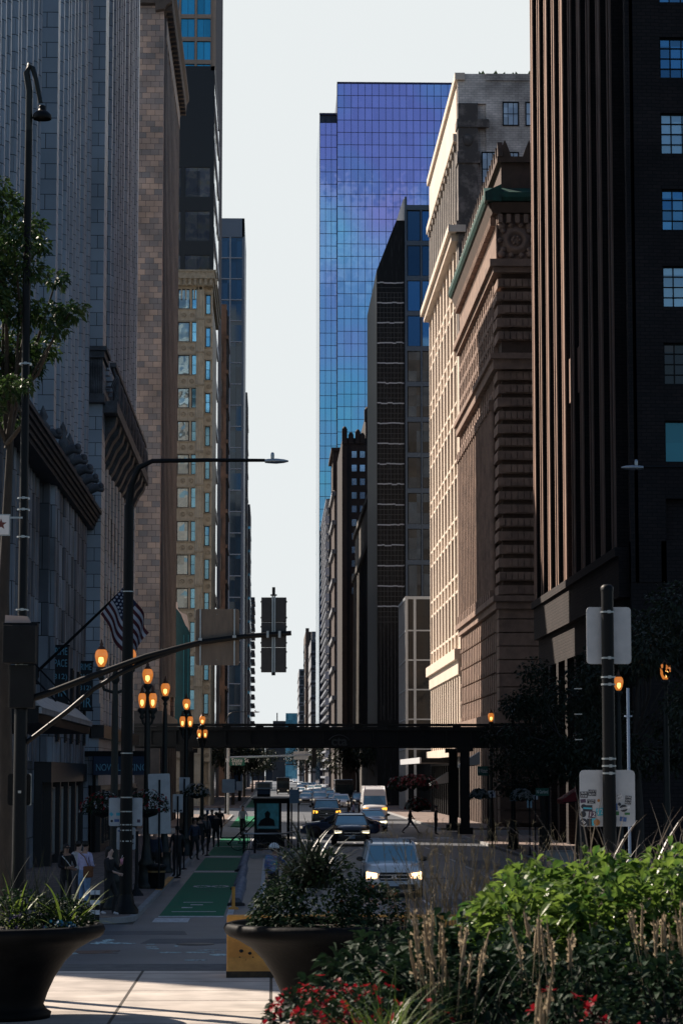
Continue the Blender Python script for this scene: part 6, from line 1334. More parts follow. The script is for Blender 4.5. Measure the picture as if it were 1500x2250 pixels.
FAR = [(697,1752,'sedan',pWhite,"far white saloon nearest in the left lane of the queue, beside the bus stop board"),(716,1752,'cuv',pLilac,"far pale lilac car second in the front row of the queue"),(742,1748,'sedan',pSilver,"far silver saloon at the right of the queue's front row"),
       (684,1741,'sedan',pSilver,"far silver saloon in the queue's second row, leftmost"),(712,1736,'suv',pWhite,"far white tall car in the queue's second row, middle"),(735,1737,'sedan',pWhite,"far white saloon in the second row with the amber roof light ahead"),
       (668,1733,'cuv',pWhite,None),(690,1730,'sedan',pSilver,None),(705,1727,'sedan',pWhite,None),(660,1727,'sedan',pSilver,None),(677,1724,'suv',pWhite,None),(693,1722,'sedan',pSilver,None),(655,1721,'cuv',pSilver,None),(668,1719,'sedan',pWhite,None),(650,1717,'sedan',pWhite,None),(662,1715,'sedan',pSilver,None),(646,1714,'cuv',pWhite,None),(640,1712,'sedan',pWhite,None),(653,1712,'sedan',pSilver,None),(634,1711,'sedan',pWhite,None)]
for k, (px, py, kd, pn, l) in enumerate(FAR):
    p = atZ(px, py); p.y = min(p.y, 1250); p.x = xat(px, p.y, py)
    far_car(kd, (p.x, p.y, .002), pn, l or "tiny bright car far down the queue under the bridge", "far queue of cars" if l else "tiniest cars far down the queue")
for k, (px, py, kd, pn, l) in enumerate(((676,1757,'sedan',pWhite,"far white saloon just right of the bus stop board's posts"),(662,1748,'sedan',pSilver,"far silver saloon directly behind the bus stop board"),(728,1757,'sedan',pWhite,"far white saloon right behind the people crossing"),(760,1752,'cuv',pLilac,"far pale lilac car in the right lane before the dark bus"),(700,1742,'cuv',pWhite,"far white car between the two second row saloons"),(724,1742,'sedan',pLilac,"far lilac saloon between the second row's tall white car and saloon"),(752,1742,'sedan',pSilver,"far silver saloon left of the dark bus"),
    (672,1768,'sedan',pWhite,"white saloon in the left lane just beyond the people crossing"),(703,1771,'cuv',pSilver,"silver tall car just beyond the people crossing, behind the dark pickup"),(735,1769,'sedan',pLilac,"lilac saloon just beyond the people crossing, middle of the road"),(792,1774,'cuv',pGrey,"grey tall car beside the white van's left side"),(775,1760,'sedan',pWhite,"white saloon in the right lane ahead of the dark bus"),
    (660,1738,'sedan',pWhite,None),(680,1731,'sedan',pWhite,None),(714,1731,'sedan',pSilver,None),(722,1727,'cuv',pWhite,None),(684,1726,'sedan',pWhite,None),(700,1721,'sedan',pWhite,None),(648,1721,'sedan',pWhite,None),(674,1716,'cuv',pSilver,None),(682,1718,'sedan',pWhite,None),(642,1715,'sedan',pSilver,None),(656,1713,'sedan',pWhite,None))):
    p = atZ(px, py); p.y = min(p.y, 1250); p.x = xat(px, p.y, py); far_car(kd, (p.x, p.y, .002), pn, l or "tiny bright car far down the queue under the bridge", "far queue of cars" if l else "tiniest cars far down the queue")
def box_truck(px, py, Y, col, label, W=1.2, H=3.1, L=8, name="bus", cat="bus"):
    p = atY(px, py, Y); t = empty(name, (p.x, Y, .002), label, cat); q = MB(); q.loft([[(x, y, z) for x, z in rrect(-W*s, W*s, .35, H*s2, .18)] for y, s, s2 in ((0,.97,.985),(.12,1,1),(L,1,1))], 0, False); q.build("body", col, t, rel=False)
    q = MB(); q.plate(rrect(-W*.88, W*.88, 1.25, H*.78, .12), 'y', -.03, -.004); q.build("windscreen", mSideGl, t, rel=False); q = MB(); q.box(-W*.7, W*.7, -.035, -.005, H*.83, H*.93); q.build("destination_board", mTrim, t, rel=False)
    q = MB(); q.box(-W-.012, -W-.002, 1, L-.5, 1.4, H*.78); q.box(W+.002, W+.012, 1, L-.5, 1.4, H*.78); q.build("side_windows", mSideGl, t, rel=False)
    for s in (-1,1):
        for y in (1.6, L-2): wheel(t, s*(W-.16), y, .48)
        q = MB(); q.ell((s*W*.75, -.01, .75), .16, .05, .12); q.build("headlight", mHead, t, rel=False)
box_truck(757, 1740, 315, pBlack, "dark bus in the right lane far under the bridge"); box_truck(622, 1730, 470, pBlack, "dark van like bus left of the far queue", 1.2, 3.2, 7)
# ================================================================== PEOPLE
mSkin = M("skin_warm", (.35,.20,.14), .55); mSkin2 = M("skin_light", (.50,.32,.25), .55); mHair = M("dark_hair", (.012,.009,.008), .6); mHairG = M("grey_hair", (.2,.19,.18), .7)
def C(n, c): return M(n, c, .85, col2=tuple(x*.7 for x in c), scale=14)
cBlack = C("black_cloth", (.012,.012,.014)); cLav = C("lavender_shirt_cloth", (.56,.53,.78)); cDenim = C("pale_denim", (.22,.36,.58)); cNavy = C("navy_cloth", (.02,.03,.06)); cWhite = C("white_cloth", (.6,.6,.62)); cGrey = C("grey_cloth", (.12,.12,.13)); cShoe = C("dark_shoe", (.02,.02,.02)); cBrown = C("brown_leather", (.22,.09,.04)); cJersey = C("blue_jersey", (.05,.09,.22))
def person(loc, rz, label, top, legs, shoes=None, skin=None, hair=None, h=1.72, la=None, ra=None, ll=None, rl=None, lean=0.0, head_turn=0.0, long_hair=False, dress=0, slim=1.0, group=None, detail=True):
    """one skinned body: joints in metres for a 1.72 m figure facing -Y; arms/legs are (elbow, wrist) and (knee, ankle)"""
    skin = skin or mSkin; hair = hair or mHair; shoes = shoes or cShoe; s = h/1.72
    t = empty("person", loc, label, "person", group, rz); V = []; E = []; Rd = []; B = []
    def v(p, r, b, par=None):
        V.append(tuple(x*s for x in p)); Rd.append((r*s, r*s) if np.isscalar(r) else (r[0]*s, r[1]*s)); B.append(b); i = len(V)-1
        if par is not None: E.append((par, i))
        return i
    Ln = lean; pel = v((0,0,.93), (.155*slim,.115), 'legs'); sp = v((0,-.2*Ln,1.12), (.135*slim,.10), 'top', pel); ch = v((0,-.6*Ln,1.32), (.165*slim,.115), 'top', sp); nk = v((0,-.9*Ln,1.475), .058, 'skin', ch)
    hd = v((0,-.95*Ln-.015,1.56), (.068,.078), 'skin', nk); hm = v((0,-1.0*Ln-.02,1.635), (.075,.092), 'skin', hd); hp = v((0,-1.0*Ln,1.70), (.05,.06), 'skin', hm)
    hx, hy = math.sin(head_turn), -math.cos(head_turn); v((hx*.10, -1.0*Ln-.02+hy*.105, 1.605), .012, 'skin', hm)
    dy = -.6*Ln
    def arm(sg, pts):
        el, wr = pts or ((sg*.25, .02, 1.13), (sg*.25, -.05, .88)); shd = v((sg*.175, dy, 1.405), .062, 'top', ch); u = v(((sg*.175+el[0])/2, (dy+el[1])/2, (1.405+el[2])/2), .052, 'top', shd); e = v(el, .043, 'arm', u); w = v(wr, .028, 'skin', e)
        d = (Vector(wr)-Vector(el)).normalized(); side = d.cross(Vector((0,1,.2))).normalized(); pm = v(tuple(Vector(wr)+d*.055), (.036,.02), 'skin', w)
        if detail:
            for k in range(4):
                o = side*(-.027+.018*k); f = v(tuple(Vector(wr)+d*(.105+.006*(k in (1,2)))+o), .0095, 'skin', pm); v(tuple(Vector(wr)+d*.145+o+Vector((0,-.018,-.012))), .008, 'skin', f)
            f = v(tuple(Vector(wr)+d*.06+side*sg*.042), .011, 'skin', pm); v(tuple(Vector(wr)+d*.1+side*sg*.05), .009, 'skin', f)
    arm(1, la); arm(-1, ra)
    def leg(sg, pts):
        kn, an = pts or ((sg*.10, -.01, .50), (sg*.10, .02, .085)); hip = v((sg*.095, 0, .86), .10*slim, 'legs', pel); u = v(((sg*.095+kn[0])/2, kn[1]/2, (.86+kn[2])/2), .082*slim, 'legs', hip); k = v(kn, .060, 'legs', u); c = v(((kn[0]+an[0])/2, (kn[1]+an[1])/2+.01, (kn[2]+an[2])/2+.05), .056, 'legs', k); a = v(an, .040, 'legs', c)
        f = v((an[0], an[1]-.07, an[2]-.035), .04, 'shoe', a); v((an[0]+.01*sg, an[1]-.17, an[2]-.052), .032, 'shoe', f)
    leg(1, ll); leg(-1, rl)
    me = bpy.data.meshes.new("skeleton"); me.from_pydata(V, E, []); o = bpy.data.objects.new("skeleton", me); S.collection.objects.link(o)
    sk = o.modifiers.new("skin", 'SKIN'); sk.use_smooth_shade = True; sub = o.modifiers.new("sub", 'SUBSURF'); sub.levels = 1; sub.render_levels = 1
    for i, r in enumerate(Rd): me.skin_vertices[0].data[i].radius = r
    me.skin_vertices[0].data[0].use_root = True
    dg = bpy.context.evaluated_depsgraph_get(); bm_ = bpy.data.meshes.new_from_object(o.evaluated_get(dg)); bpy.data.objects.remove(o); bm_.name = "body"
    cls = {'skin':0,'top':1,'legs':2,'shoe':3,'arm':1 if not dress == 2 else 0}; mats = [skin, top, legs, shoes]; bm_.materials.clear()
    for m in mats: bm_.materials.append(m)
    VA = np.array(V); 
    for p in bm_.polygons: c = np.array(p.center); p.material_index = cls[B[int(((VA-c)**2).sum(1).argmin())]]; p.use_smooth = True
    place(bm_, "body", t, (0,0,0))
    hc = (0, (-1.0*Ln)*s, 1.655*s); hr = MB(); hr.ell((hc[0]-hx*.012, hc[1]-hy*.022, hc[2]+.012), .088, .10, .085, 0, 14, 8)
    if long_hair: hr.loft([[(hc[0]-hx*.05+r*math.cos(2*math.pi*k/10), hc[1]-hy*.055+r*.7*math.sin(2*math.pi*k/10), hc[2]+z) for k in range(10)] for r, z in ((.07,.05),(.09,-.04),(.085,-.14),(.05,-.25))])
    hr.build("hair", hair, t, rel=False)
    ey = MB()
    for sg in (-1,1): ey.ell((hc[0]+hx*.083+hy*-.03*sg, hc[1]-.012*s+hy*.083-hx*-.03*sg, 1.625*s), .011, .011, .009, 0, 8, 5)
    ey.build("eyes", mHair, t, rel=False)
    if dress: d = MB(); d.loft([[(r*math.cos(2*math.pi*k/16)*s, (r*.72*math.sin(2*math.pi*k/16)+.0)*s, z*s) for k in range(16)] for r, z in ((.14,1.14),(.17,1.0),(.20,.85),(.23,.65),(.25,.52 if dress == 1 else .2))]); d.build("skirt", top, t, rel=False)
    return t
Z1 = .131
def bag_at(name, loc, sz, mat, label, strap=None):
    t = empty(name, loc, label, "bag"); q = MB(); q.loft([[(x*sc, y, z*sc) for x, z in rrect(-sz[0], sz[0], -sz[1], sz[1], .05)] for y, sc in ((-sz[2],.9),(-sz[2]*.6,1),(sz[2]*.6,1),(sz[2],.9))]); q.build("pouch", mat, t, rel=False)
    q = MB(); q.box(-sz[0]*.98, sz[0]*.98, -sz[2]-.012, -sz[2]+.01, .0, sz[1]*.95); q.build("flap", mat, t, rel=False)
    if strap: q = MB(); q.tube([Vector(p)-Vector(loc) for p in strap], .014, 6); q.build("strap", mat, t, rel=False)
# the group at the left corner
p = atZ(147, 2003, Z1); p = (p.x, 68.0, Z1)
x = xat(146, 68, 1900); w1 = person((x, 68.0, Z1), R(25), "person in black top and sunglasses with folded arms and pale bag strap at the corner", cBlack, cBlack, None, mSkin, la=((.24,-.1,1.14),(.02,-.26,1.12)), ra=((-.24,-.1,1.12),(.06,-.24,1.08)), dress=0, h=1.70, long_hair=True)
q = MB(); q.box(-.075, .075, -.125, -.10, 1.60, 1.635); q.build("sunglasses", mHair, w1, rel=False); q = MB(); q.tube([(-.14,-.06,1.40),(-.02,-.135,1.25),(.13,-.13,1.06)], .012, 6); q.build("bag_strap", mWhite, w1, rel=False)
x = xat(186, 67, 1900); person((x, 67.0, Z1), R(140), "person in lavender tunic and pale jeans seen from behind, tan bag at the hip", cLav, cDenim, None, mSkin, la=((.25,-.05,1.12),(.10,-.26,1.10)), ra=((-.25,-.04,1.12),(-.1,-.25,1.12)), h=1.80, head_turn=.6, slim=1.12, lean=.04)
bag_at("shoulder_bag", (x+.12, 66.75, Z1+1.02), (.13,.15,.05), cBrown, "tan leather bag on the hip of the person in the lavender tunic", [(x+.12,66.78,Z1+1.17),(x+.02,66.84,Z1+1.40),(x-.12,66.9,Z1+1.52)])
x = xat(172, 69, 1900); person((x, 69.2, Z1), R(150), "person in a pale blue shirt half hidden behind the lavender tunic", cWhite, cGrey, None, mSkin2, la=((.25,-.05,1.12),(.15,-.26,1.12)), h=1.74)
x = xat(240, 64.5, 1900); wk = person((x, 64.6, .131), R(65), "person all in black with white trainers, raising a pink drink, walking at the corner", cBlack, cBlack, cWhite, mSkin2, la=((.22,-.16,1.15),(.10,-.30,1.36)), ra=((-.24,-.1,1.15),(-.1,-.28,1.08)), ll=((.09,-.16,.50),(.09,-.06,.09)), rl=((-.09,.02,.50),(-.09,.20,.11)), h=1.72, long_hair=True)
t = empty("drink_cup", (x+.33, 64.35, .131+1.37), "pink drink cup in the hand of the person in black", "cup"); q = MB(); q.lathe([(0,-.07),(.03,-.07),(.042,.07),(.0,.075)], (0,0,0), 12); q.build("cup", M("pink_cup", (.55,.22,.28), .4), t, rel=False); q = MB(); q.tube([(0,0,.07),(.02,0,.16)], .005, 5); q.build("straw", mWhite, t, rel=False)
x = xat(392, 90, 1850); person((x, 89, Z1), R(200), "person in black standing beyond the bin, nearest the kerb on the left pavement", cBlack, cBlack, h=1.76, detail=False)
x = xat(340, 84, 1850); person((x, 84, Z1), R(160), "dark clothed person leaning by the left pavement lamp post, seen from behind", cNavy, cBlack, h=1.74, ll=((.10,-.1,.5),(.10,.0,.085)), detail=False)
for k, (px, Y, rz, tp) in enumerate(((475,124,190,cBlack),(466,132,10,cNavy),(483,140,170,cBlack),(452,118,20,cGrey),(440,112,200,cBlack),(428,106,30,cNavy))):
    person((xat(px, Y, 1800), Y, Z1), R(rz), ["black coated walker farthest right by the kerb near the diamond sign","navy clothed walker coming along the left pavement under the diamond sign","small black figure at the far end of the left pavement","grey clothed walker facing the camera left of the diamond signs","black clothed walker with back turned near the blue parking sign","navy clothed walker nearest behind the stickered low sign"][k], tp, cBlack, h=1.72, ll=((.10,-.14,.5),(.10,-.05,.09)), rl=((-.10,.02,.5),(-.10,.2,.11)), group="people far along the left pavement", detail=False)
x = xat(897, 158, 1800); person((x, 156.0, .01), R(80), "person in dark clothes striding across the street on the right", cBlack, cNavy, h=1.72, ll=((.09,-.26,.52),(.09,-.50,.13)), rl=((-.09,.16,.50),(-.09,.50,.16)), la=((.24,.14,1.16),(.2,.1,.92)), ra=((-.24,-.14,1.14),(-.2,-.26,.95)), detail=False)
x = xat(957, 150, 1800); person((x, 150, .14), R(100), "dark figure standing at the foot of the right bridge columns", cBlack, cBlack, h=1.72, detail=False)
CR = ((697,186,cGrey,"grey clothed person crossing, left of the pickup's windscreen"),(733,190,cBlack,"black clothed person crossing, nearest behind the pickup"),(745,196,cNavy,"navy clothed person crossing, middle of the crossing group"),(765,192,cBlack,"black clothed person crossing with a lavender sleeve beside, behind the black car"),(776,188,cLav,"person in a lavender top crossing above the black car"),(789,190,cBlack,"black clothed person crossing, rightmost, next to the white van"))
for k, (px, Y, tp, l) in enumerate(CR): person((xat(px, Y, 1780), Y, .01), R(90 if k % 2 else -90), l, tp, cBlack, h=1.72, ll=((.09,-.16,.5),(.09,-.2,.09)), rl=((-.09,.1,.5),(-.09,.28,.13)), group="people on the crossing", detail=False)
# cyclist behind the spiky plant
def bicycle(loc, rz, label, col):
    t = empty("bicycle", loc, label, "bicycle", None, rz)
    for y in (-.52, .52):
        q = MB(); 
        for k in range(22): a0, a1 = 2*math.pi*k/22, 2*math.pi*(k+1)/22; q.tube([(0, y+.33*math.cos(a0), .34+.33*math.sin(a0)), (0, y+.33*math.cos(a1), .34+.33*math.sin(a1))], .017, 5, 0, False)
        w = q.build("wheel", mRubber, t, rel=False); q = MB()
        for k in range(8): a0 = 2*math.pi*k/8; q.tube([(0, y, .34), (0, y+.32*math.cos(a0), .34+.32*math.sin(a0))], .003, 3)
        q.build("spokes", mSteel, w, rel=False)
    q = MB()
    for a, b_ in (((-.52,.34),(-.40,.92)),((-.42,.84),(.02,.34)),((-.42,.80),(.12,.82)),((.12,.86),(.02,.34)),((.02,.34),(.52,.34)),((.52,.34),(.12,.80))): q.tube([(0,a[0],a[1]),(0,b_[0],b_[1])], .018, 6)
    q.build("frame", col, t, rel=False); q = MB(); q.tube([(-.26,-.40,1.0),(-.1,-.42,.98),(.1,-.42,.98),(.26,-.40,1.0)], .014, 6); q.tube([(0,-.40,.92),(0,-.42,.98)], .016, 6); q.build("handlebar", mTrim, t, rel=False); q = MB(); q.ell((0,.16,.92), .08,.14,.035); q.tube([(0,.12,.84),(0,.14,.9)], .014, 6); q.build("saddle", mTrim, t, rel=False)
    return t
x = xat(597, 66, 1900); bicycle((x, 66.4, .005), R(12), "bicycle under the white helmeted rider, mostly behind the spiky planter plant", mBlack)
cy = person((x+.02, 66.5, .12), R(12), "cyclist with a white vented helmet and a bright patterned pack, riding behind the spiky plant", cJersey, cBlack, h=1.74, lean=.30, la=((.27,-.42,1.18),(.25,-.45,.95)), ra=((-.27,-.42,1.18),(-.25,-.45,.95)), ll=((.12,-.34,.62),(.11,-.06,.26)), rl=((-.12,-.26,.48),(-.11,.0,.09)))
t = empty("helmet", (x+.06, 66.2, .12+1.66), "white vented cycle helmet on the rider behind the spiky plant", "helmet"); q = MB()
for k in range(7):
    a = R(-66+22*k); q.tube([(.125*math.sin(a), -.15*math.cos(b_), .02+.12*math.sin(b_)*1.0*math.cos(a)) for b_ in [R(v_) for v_ in range(0, 181, 20)]], .017, 6)
for z, r in ((.02,.13),): q.lathe([(r, -.02), (r+.012, .0), (r, .02)], (0,0,z), 18)
q.build("shell", mWhite, t, rel=False); q = MB(); q.ell((0,0,.02), .115,.14,.115); q.build("liner", M("helmet_liner", (.03,.03,.035), .8), t, rel=False)
t = empty("backpack", (x-.02, 66.36, .12+1.25), "cyan and violet patterned pack carried by the cyclist", "bag"); q = MB(); q.loft([[(a*sc, y, c*sc) for a, c in rrect(-.16, .16, -.24, .24, .09)] for y, sc in ((-.22,.75),(-.16,1),(.0,1))]); q.build("sack", M("patterned_pack", (.14,.12,.34), .6, col2=(.02,.20,.32), scale=9), t, rel=False); q = MB(); q.tube([(.12,-.20,-.15),(.15,-.19,.05),(.10,-.2,.17)], .014, 5); q.build("green_piping", M("bright_green_trim", (.04,.5,.25), .5), t, rel=False)
for k, (px, Y, l) in enumerate(((533,150,"far cyclist in a pale jacket at the end of the bike lane"),)):
    x = xat(px, Y, 1770); bicycle((x, Y, .005), R(5), "far bicycle at the end of the bike lane", mBlack); person((x, Y+.1, .12), R(5), l, cWhite, cBlack, h=1.72, lean=.25, la=((.25,-.4,1.18),(.22,-.45,.98)), ra=((-.25,-.4,1.18),(-.22,-.45,.98)), ll=((.12,-.34,.62),(.11,-.06,.26)), rl=((-.12,-.26,.48),(-.11,.0,.09)), detail=False)
bicycle((xat(547, 118, 1830), 118, .17), R(90), "dark bicycle parked against the bus shelter's left side", mBlack)
# ================================================================== VEGETATION
def frames(d):
    d = d/np.linalg.norm(d, axis=1, keepdims=True); a = np.cross(d, np.array([.13,.21,.97])); a /= np.linalg.norm(a, axis=1, keepdims=True)+1e-9
    return d, a, np.cross(a, d)
def leaves(pos, dirs, L, W, droop=.35, fold=.25, prof=((0,.05),(.3,.85),(.6,1.0),(.82,.55),(1,.02)), roll=None):
    """many leaves: each a folded, drooping blade of two rows of faces along its midrib"""
    n = len(pos); d, a, u = frames(dirs); 
    if roll is not None: c, s = np.cos(roll)[:,None], np.sin(roll)[:,None]; a, u = a*c+u*s, u*c-a*s
    V = []; k = len(prof)
    for t, w in prof:
        c = pos + d*(L*t)[:,None] + np.array([0,0,-1])*(droop*L*t*t)[:,None]
        for sgn in (-1, 0, 1): V.append(c + a*(sgn*w*W*.5)[:,None] + u*((abs(sgn)*fold*w*W*.5))[:,None])
    V = np.stack(V, 1).reshape(-1, 3); m = 3*k; F = []
    q = [(3*i+j, 3*i+j+1, 3*i+j+4, 3*i+j+3) for i in range(k-1) for j in (0,1)]
    base = (np.arange(n)*m)[:,None,None]; F = (base + np.array(q)[None]).reshape(-1, 4)
    return V, F
def blades(pos, dirs, L, W, bend, seg=6, twist=0.0):
    """arching grass blades: dirs give the start direction, bend pulls the tip over"""
    n = len(pos); d, a, u = frames(dirs); hz = d.copy(); hz[:,2] = 0; hz /= np.linalg.norm(hz, axis=1, keepdims=True)+1e-6; V = []
    a = np.cross(hz, np.array([0,0,1.0])); p = pos.copy(); dd = d.copy()
    for i in range(seg+1):
        t = i/seg; w = W*(1-t**2.2)*.5+.0008
        V.append(p - a*w[:,None]); V.append(p + a*w[:,None])
        dd = dd + np.array([0,0,-1])*(bend*1.6/seg*(.3+t))[:,None] + hz*(bend*.5/seg)[:,None]; dd /= np.linalg.norm(dd, axis=1, keepdims=True); p = p + dd*(L/seg)[:,None]
    V = np.stack(V, 1).reshape(-1, 3); m = 2*(seg+1)
    q = np.array([(2*i, 2*i+1, 2*i+3, 2*i+2) for i in range(seg)]); F = ((np.arange(n)*m)[:,None,None] + q[None]).reshape(-1, 4)
    return V, F
def sphere_dirs(n, zmin=-1): 
    z = RNG.uniform(zmin, 1, n); a = RNG.uniform(0, 2*math.pi, n); r = np.sqrt(1-z*z); return np.stack([r*np.cos(a), r*np.sin(a), z], 1)
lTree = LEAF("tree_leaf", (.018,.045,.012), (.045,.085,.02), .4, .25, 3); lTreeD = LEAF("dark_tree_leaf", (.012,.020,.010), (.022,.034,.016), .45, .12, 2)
lBush = LEAF("hydrangea_leaf", (.035,.09,.018), (.16,.24,.042), .36, .48, 5); lDark = LEAF("deep_green_leaf", (.010,.024,.013), (.022,.048,.022), .6, .15, 4, .12)  # deep green leaf shared by low plants, shrubs and baskets
lStrap = LEAF("dark_strap_leaf", (.012,.018,.015), (.028,.038,.03), .4, .12, 4, .15); lPurp = LEAF("purple_strap_leaf", (.10,.085,.08), (.16,.14,.11), .35, .3, 4); lLime = LEAF("lime_blade", (.07,.12,.02), (.13,.18,.03), .45, .4, 4)
lDry = LEAF("dry_stem", (.15,.125,.075), (.25,.205,.125), .7, .3, 6); lPlume = LEAF("straw_plume", (.34,.27,.18), (.46,.37,.25), .8, .45, 14); lRed = LEAF("red_petal", (.34,.012,.02), (.22,.008,.02), .6, .3, 8); lPink = LEAF("pink_petal", (.45,.10,.13), (.6,.3,.25), .6, .3, 8); lViolet = LEAF("violet_petal", (.16,.02,.17), (.09,.015,.12), .6, .3, 8); lPale = LEAF("pale_petal", (.45,.46,.46), (.3,.32,.32), .6, .25, 9)
def tree(loc, base_r, H, clumps, leaf, n, size, label, spread=.55, name="tree", group=None, seed=1):
    rg = np.random.default_rng(seed); t = empty(name, loc, label, "tree", group); q = MB(); top = max(c[2] for c in clumps)
    q.tube([(loc[0], loc[1], loc[2]-.05), (loc[0]+.05, loc[1], loc[2]+H*.3), (loc[0]-.05, loc[1]+.05, loc[2]+H*.65), (loc[0]+.08, loc[1], loc[2]+H)], [base_r*1.3, base_r, base_r*.75, base_r*.3], 9)
    for c in clumps[::2]:
        s0 = Vector((loc[0]-.02, loc[1]+.03, loc[2]+H*(.45+.3*rg.random()))); e = Vector(c[:3])
        if name == 'tree' and H > 10: s0.z = loc[2]+H*(.86+.1*rg.random())
        mid = (s0+e)/2 + Vector((rg.normal()*.15, rg.normal()*.15, -.15)); q.tube([s0, mid, e], [base_r*.4, base_r*.25, base_r*.1], 6)
    q.build("trunk", mTrunk, t); P = []; D = []
    w = np.array([c[3]**2 for c in clumps]); w = w/w.sum()
    for c, ww in zip(clumps, w):
        k = int(n*ww); d = rg.normal(size=(k,3)); d /= np.linalg.norm(d, axis=1, keepdims=True); r = c[3]*rg.random(k)**.45; p = np.array(c[:3]) + d*r[:,None]*np.array([1,1,.72]); P.append(p); D.append(d + rg.normal(size=(k,3))*.6 + np.array([0,0,-.25]))
    P = np.concatenate(P); D = np.concatenate(D); L = size*rg.uniform(.7, 1.25, len(P)); V, F = leaves(P, D, L, L*.62, .3, .3, ((0,.1),(.4,1.0),(1,.03)), rg.uniform(-1.2,1.2,len(P)))
    m = MB(); m.raw(V, F); m.build("crown", leaf, t, fix=False); return t
def cpx(px, py, Y, r, dy=0): p = atY(px, py, Y); return (p.x, Y+dy, p.z, r)
rg0 = np.random.default_rng(3)
cl = [cpx(a, c, 42, r, rg0.uniform(-1,1)) for a, c, r in ((-20,440,.42),(15,470,.38),(60,480,.28),(-30,540,.6),(40,550,.42),(85,545,.24),(10,620,.5),(75,610,.30),(120,600,.24),(-40,680,.6),(45,690,.42),(110,690,.33),(155,690,.25),(178,672,.15),(20,760,.45),(85,745,.33),(130,735,.22),(60,800,.28),(-20,830,.45),(30,860,.3),(70,865,.18),(-60,760,.7),(-70,600,.7),(-50,900,.5),(20,910,.2))]
tree((xat(8, 42.6, 1700), 42.6, 0), .13, 10.6, cl, lTree, 9500, .105, "leafy green tree beside the hooked lamp at the left edge", seed=11)
def rtree(loc, cx, cz, rx, rz, n, label, seed, size=.15):
    g = np.random.default_rng(seed); c = []
    for k in range(24):
        d = g.normal(size=3); d /= np.linalg.norm(d); r = g.random()**.4; c.append((loc[0]+cx+d[0]*rx*r, loc[1]+d[1]*rx*r, cz+d[2]*rz*r, g.uniform(.55,1.05)*rx*.36))
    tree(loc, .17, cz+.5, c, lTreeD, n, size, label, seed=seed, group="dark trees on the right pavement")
rtree((13.4, 72, .13), .5, 8.2, 3.4, 4.3, 11000, "tallest dark street tree, at the right edge behind the stickered sign pole", 21, .16)
rtree((12.8, 88, .13), .0, 6.6, 3.0, 3.6, 9000, "middle dark street tree in front of the dark brick building", 22, .16)
rtree((12.6, 103, .13), -.3, 6.0, 2.7, 3.0, 7500, "dark street tree left of the others, its leaves over the brownstone base", 23, .16)
rtree((12.7, 118, .13), -.3, 5.4, 2.4, 2.6, 6000, "smallest dark street tree, nearest the iron bridge", 24, .17)
# far street trees closing the view under the bridge
for k, (x, y, cz, r) in enumerate(((-4.6,300,6.2,2.6),(-4.4,345,6.4,3.0),(-4.5,410,6.6,3.4),(-4.0,520,7.2,4.2),(-3.6,680,8.2,5.0),(-3.2,900,9.2,5.6),(12.4,300,6.2,2.6),(12.0,352,6.8,3.2),(11.6,430,7.2,3.8),(11.2,540,8.0,4.6),(11.4,720,9.2,5.6),(11.0,960,10,6.4))):
    g = np.random.default_rng(40+k); c = []
    for j in range(14): d = g.normal(size=3); d /= np.linalg.norm(d); c.append((x+d[0]*r*.7, y+d[1]*r*.7, cz+d[2]*r*.55, r*.5))
    tree((x, y, .13), .18, cz, c, lTreeD, 1300, .11*r**.8+.1, ["far dark street tree on the left, nearest after the cross street","far dark street tree on the left, second along","far dark street tree on the left, third along","far dark street tree on the left, fourth along","far dark street tree on the left, fifth along","farthest dark street tree on the left","far dark street tree on the right, nearest after the cross street","far dark street tree on the right, second along","far dark street tree on the right, third along","far dark street tree on the right, fourth along","far dark street tree on the right, fifth along","farthest dark street tree on the right"][k], group="far street trees", seed=60+k)
# ------------------------------------------------------------------ raised garden bed the photo was taken from
mEarth = M("garden_soil", (.022,.017,.013), .95, col2=(.035,.026,.02), scale=3, bump=.6, bscale=20)
bed = [(0.05, 9.5), (.05, 16.2), (.62, 20.5), (1.15, 24.6), (14, 24.6), (14, 9.5)]
struct("garden_soil", MB().plate([(x+(.12 if x < 2 else -.12), y) for x, y in bed], 'z', 1.2, 2.08), mEarth)
struct("terrace_wall", MB().plate(bed, 'z', 0, 1.99), mConc); struct("terrace", MB().box(-4, 14, -6, 9.4, 0, 2.06), mConc)
GZ = 2.08
def plant(name, label, cat, loc, parts, group=None):
    if len(parts) == 1:
        q = MB(); q.raw(parts[0][1], parts[0][2]); o = q.build(name, parts[0][3], None, fix=False); o.data.transform(Matrix.Translation(-Vector(loc))); o.location = loc; return tag(o, label, cat, group)
    t = empty(name, loc, label, cat, group)
    for nm, V, F, m in parts: q = MB(); q.raw(V, F); q.build(nm, m, t, fix=False)
    return t
def bush_parts(loc, R_, H, n, L, W, mat, zmin=-.15, stems=True, name="foliage", jitter=.45, shell=.55):
    d = sphere_dirs(n, zmin); r = shell + (1-shell)*RNG.random(n)**.6; p = np.array(loc) + d*r[:,None]*np.array([R_, R_, H]) ; dd = d*np.array([1,1,.45]) + RNG.normal(size=(n,3))*jitter + np.array([0,0,.12]); l = L*RNG.uniform(.65,1.25,n)
    V, F = leaves(p, dd, l, l*W, .38, .28, roll=RNG.uniform(-.7,.7,n)); return (name, V, F, mat)
def stem_part(loc, R_, H, n=14):
    q = MB()
    for k in range(n): a = 6.28*k/n; q.tube([(loc[0]+.05*math.cos(a), loc[1]+.05*math.sin(a), GZ-.03), (loc[0]+R_*.55*math.cos(a), loc[1]+R_*.55*math.sin(a), loc[2]+H*.5)], [.008,.005], 4)
    return ("stems", q.v, q.f, mTrunk)
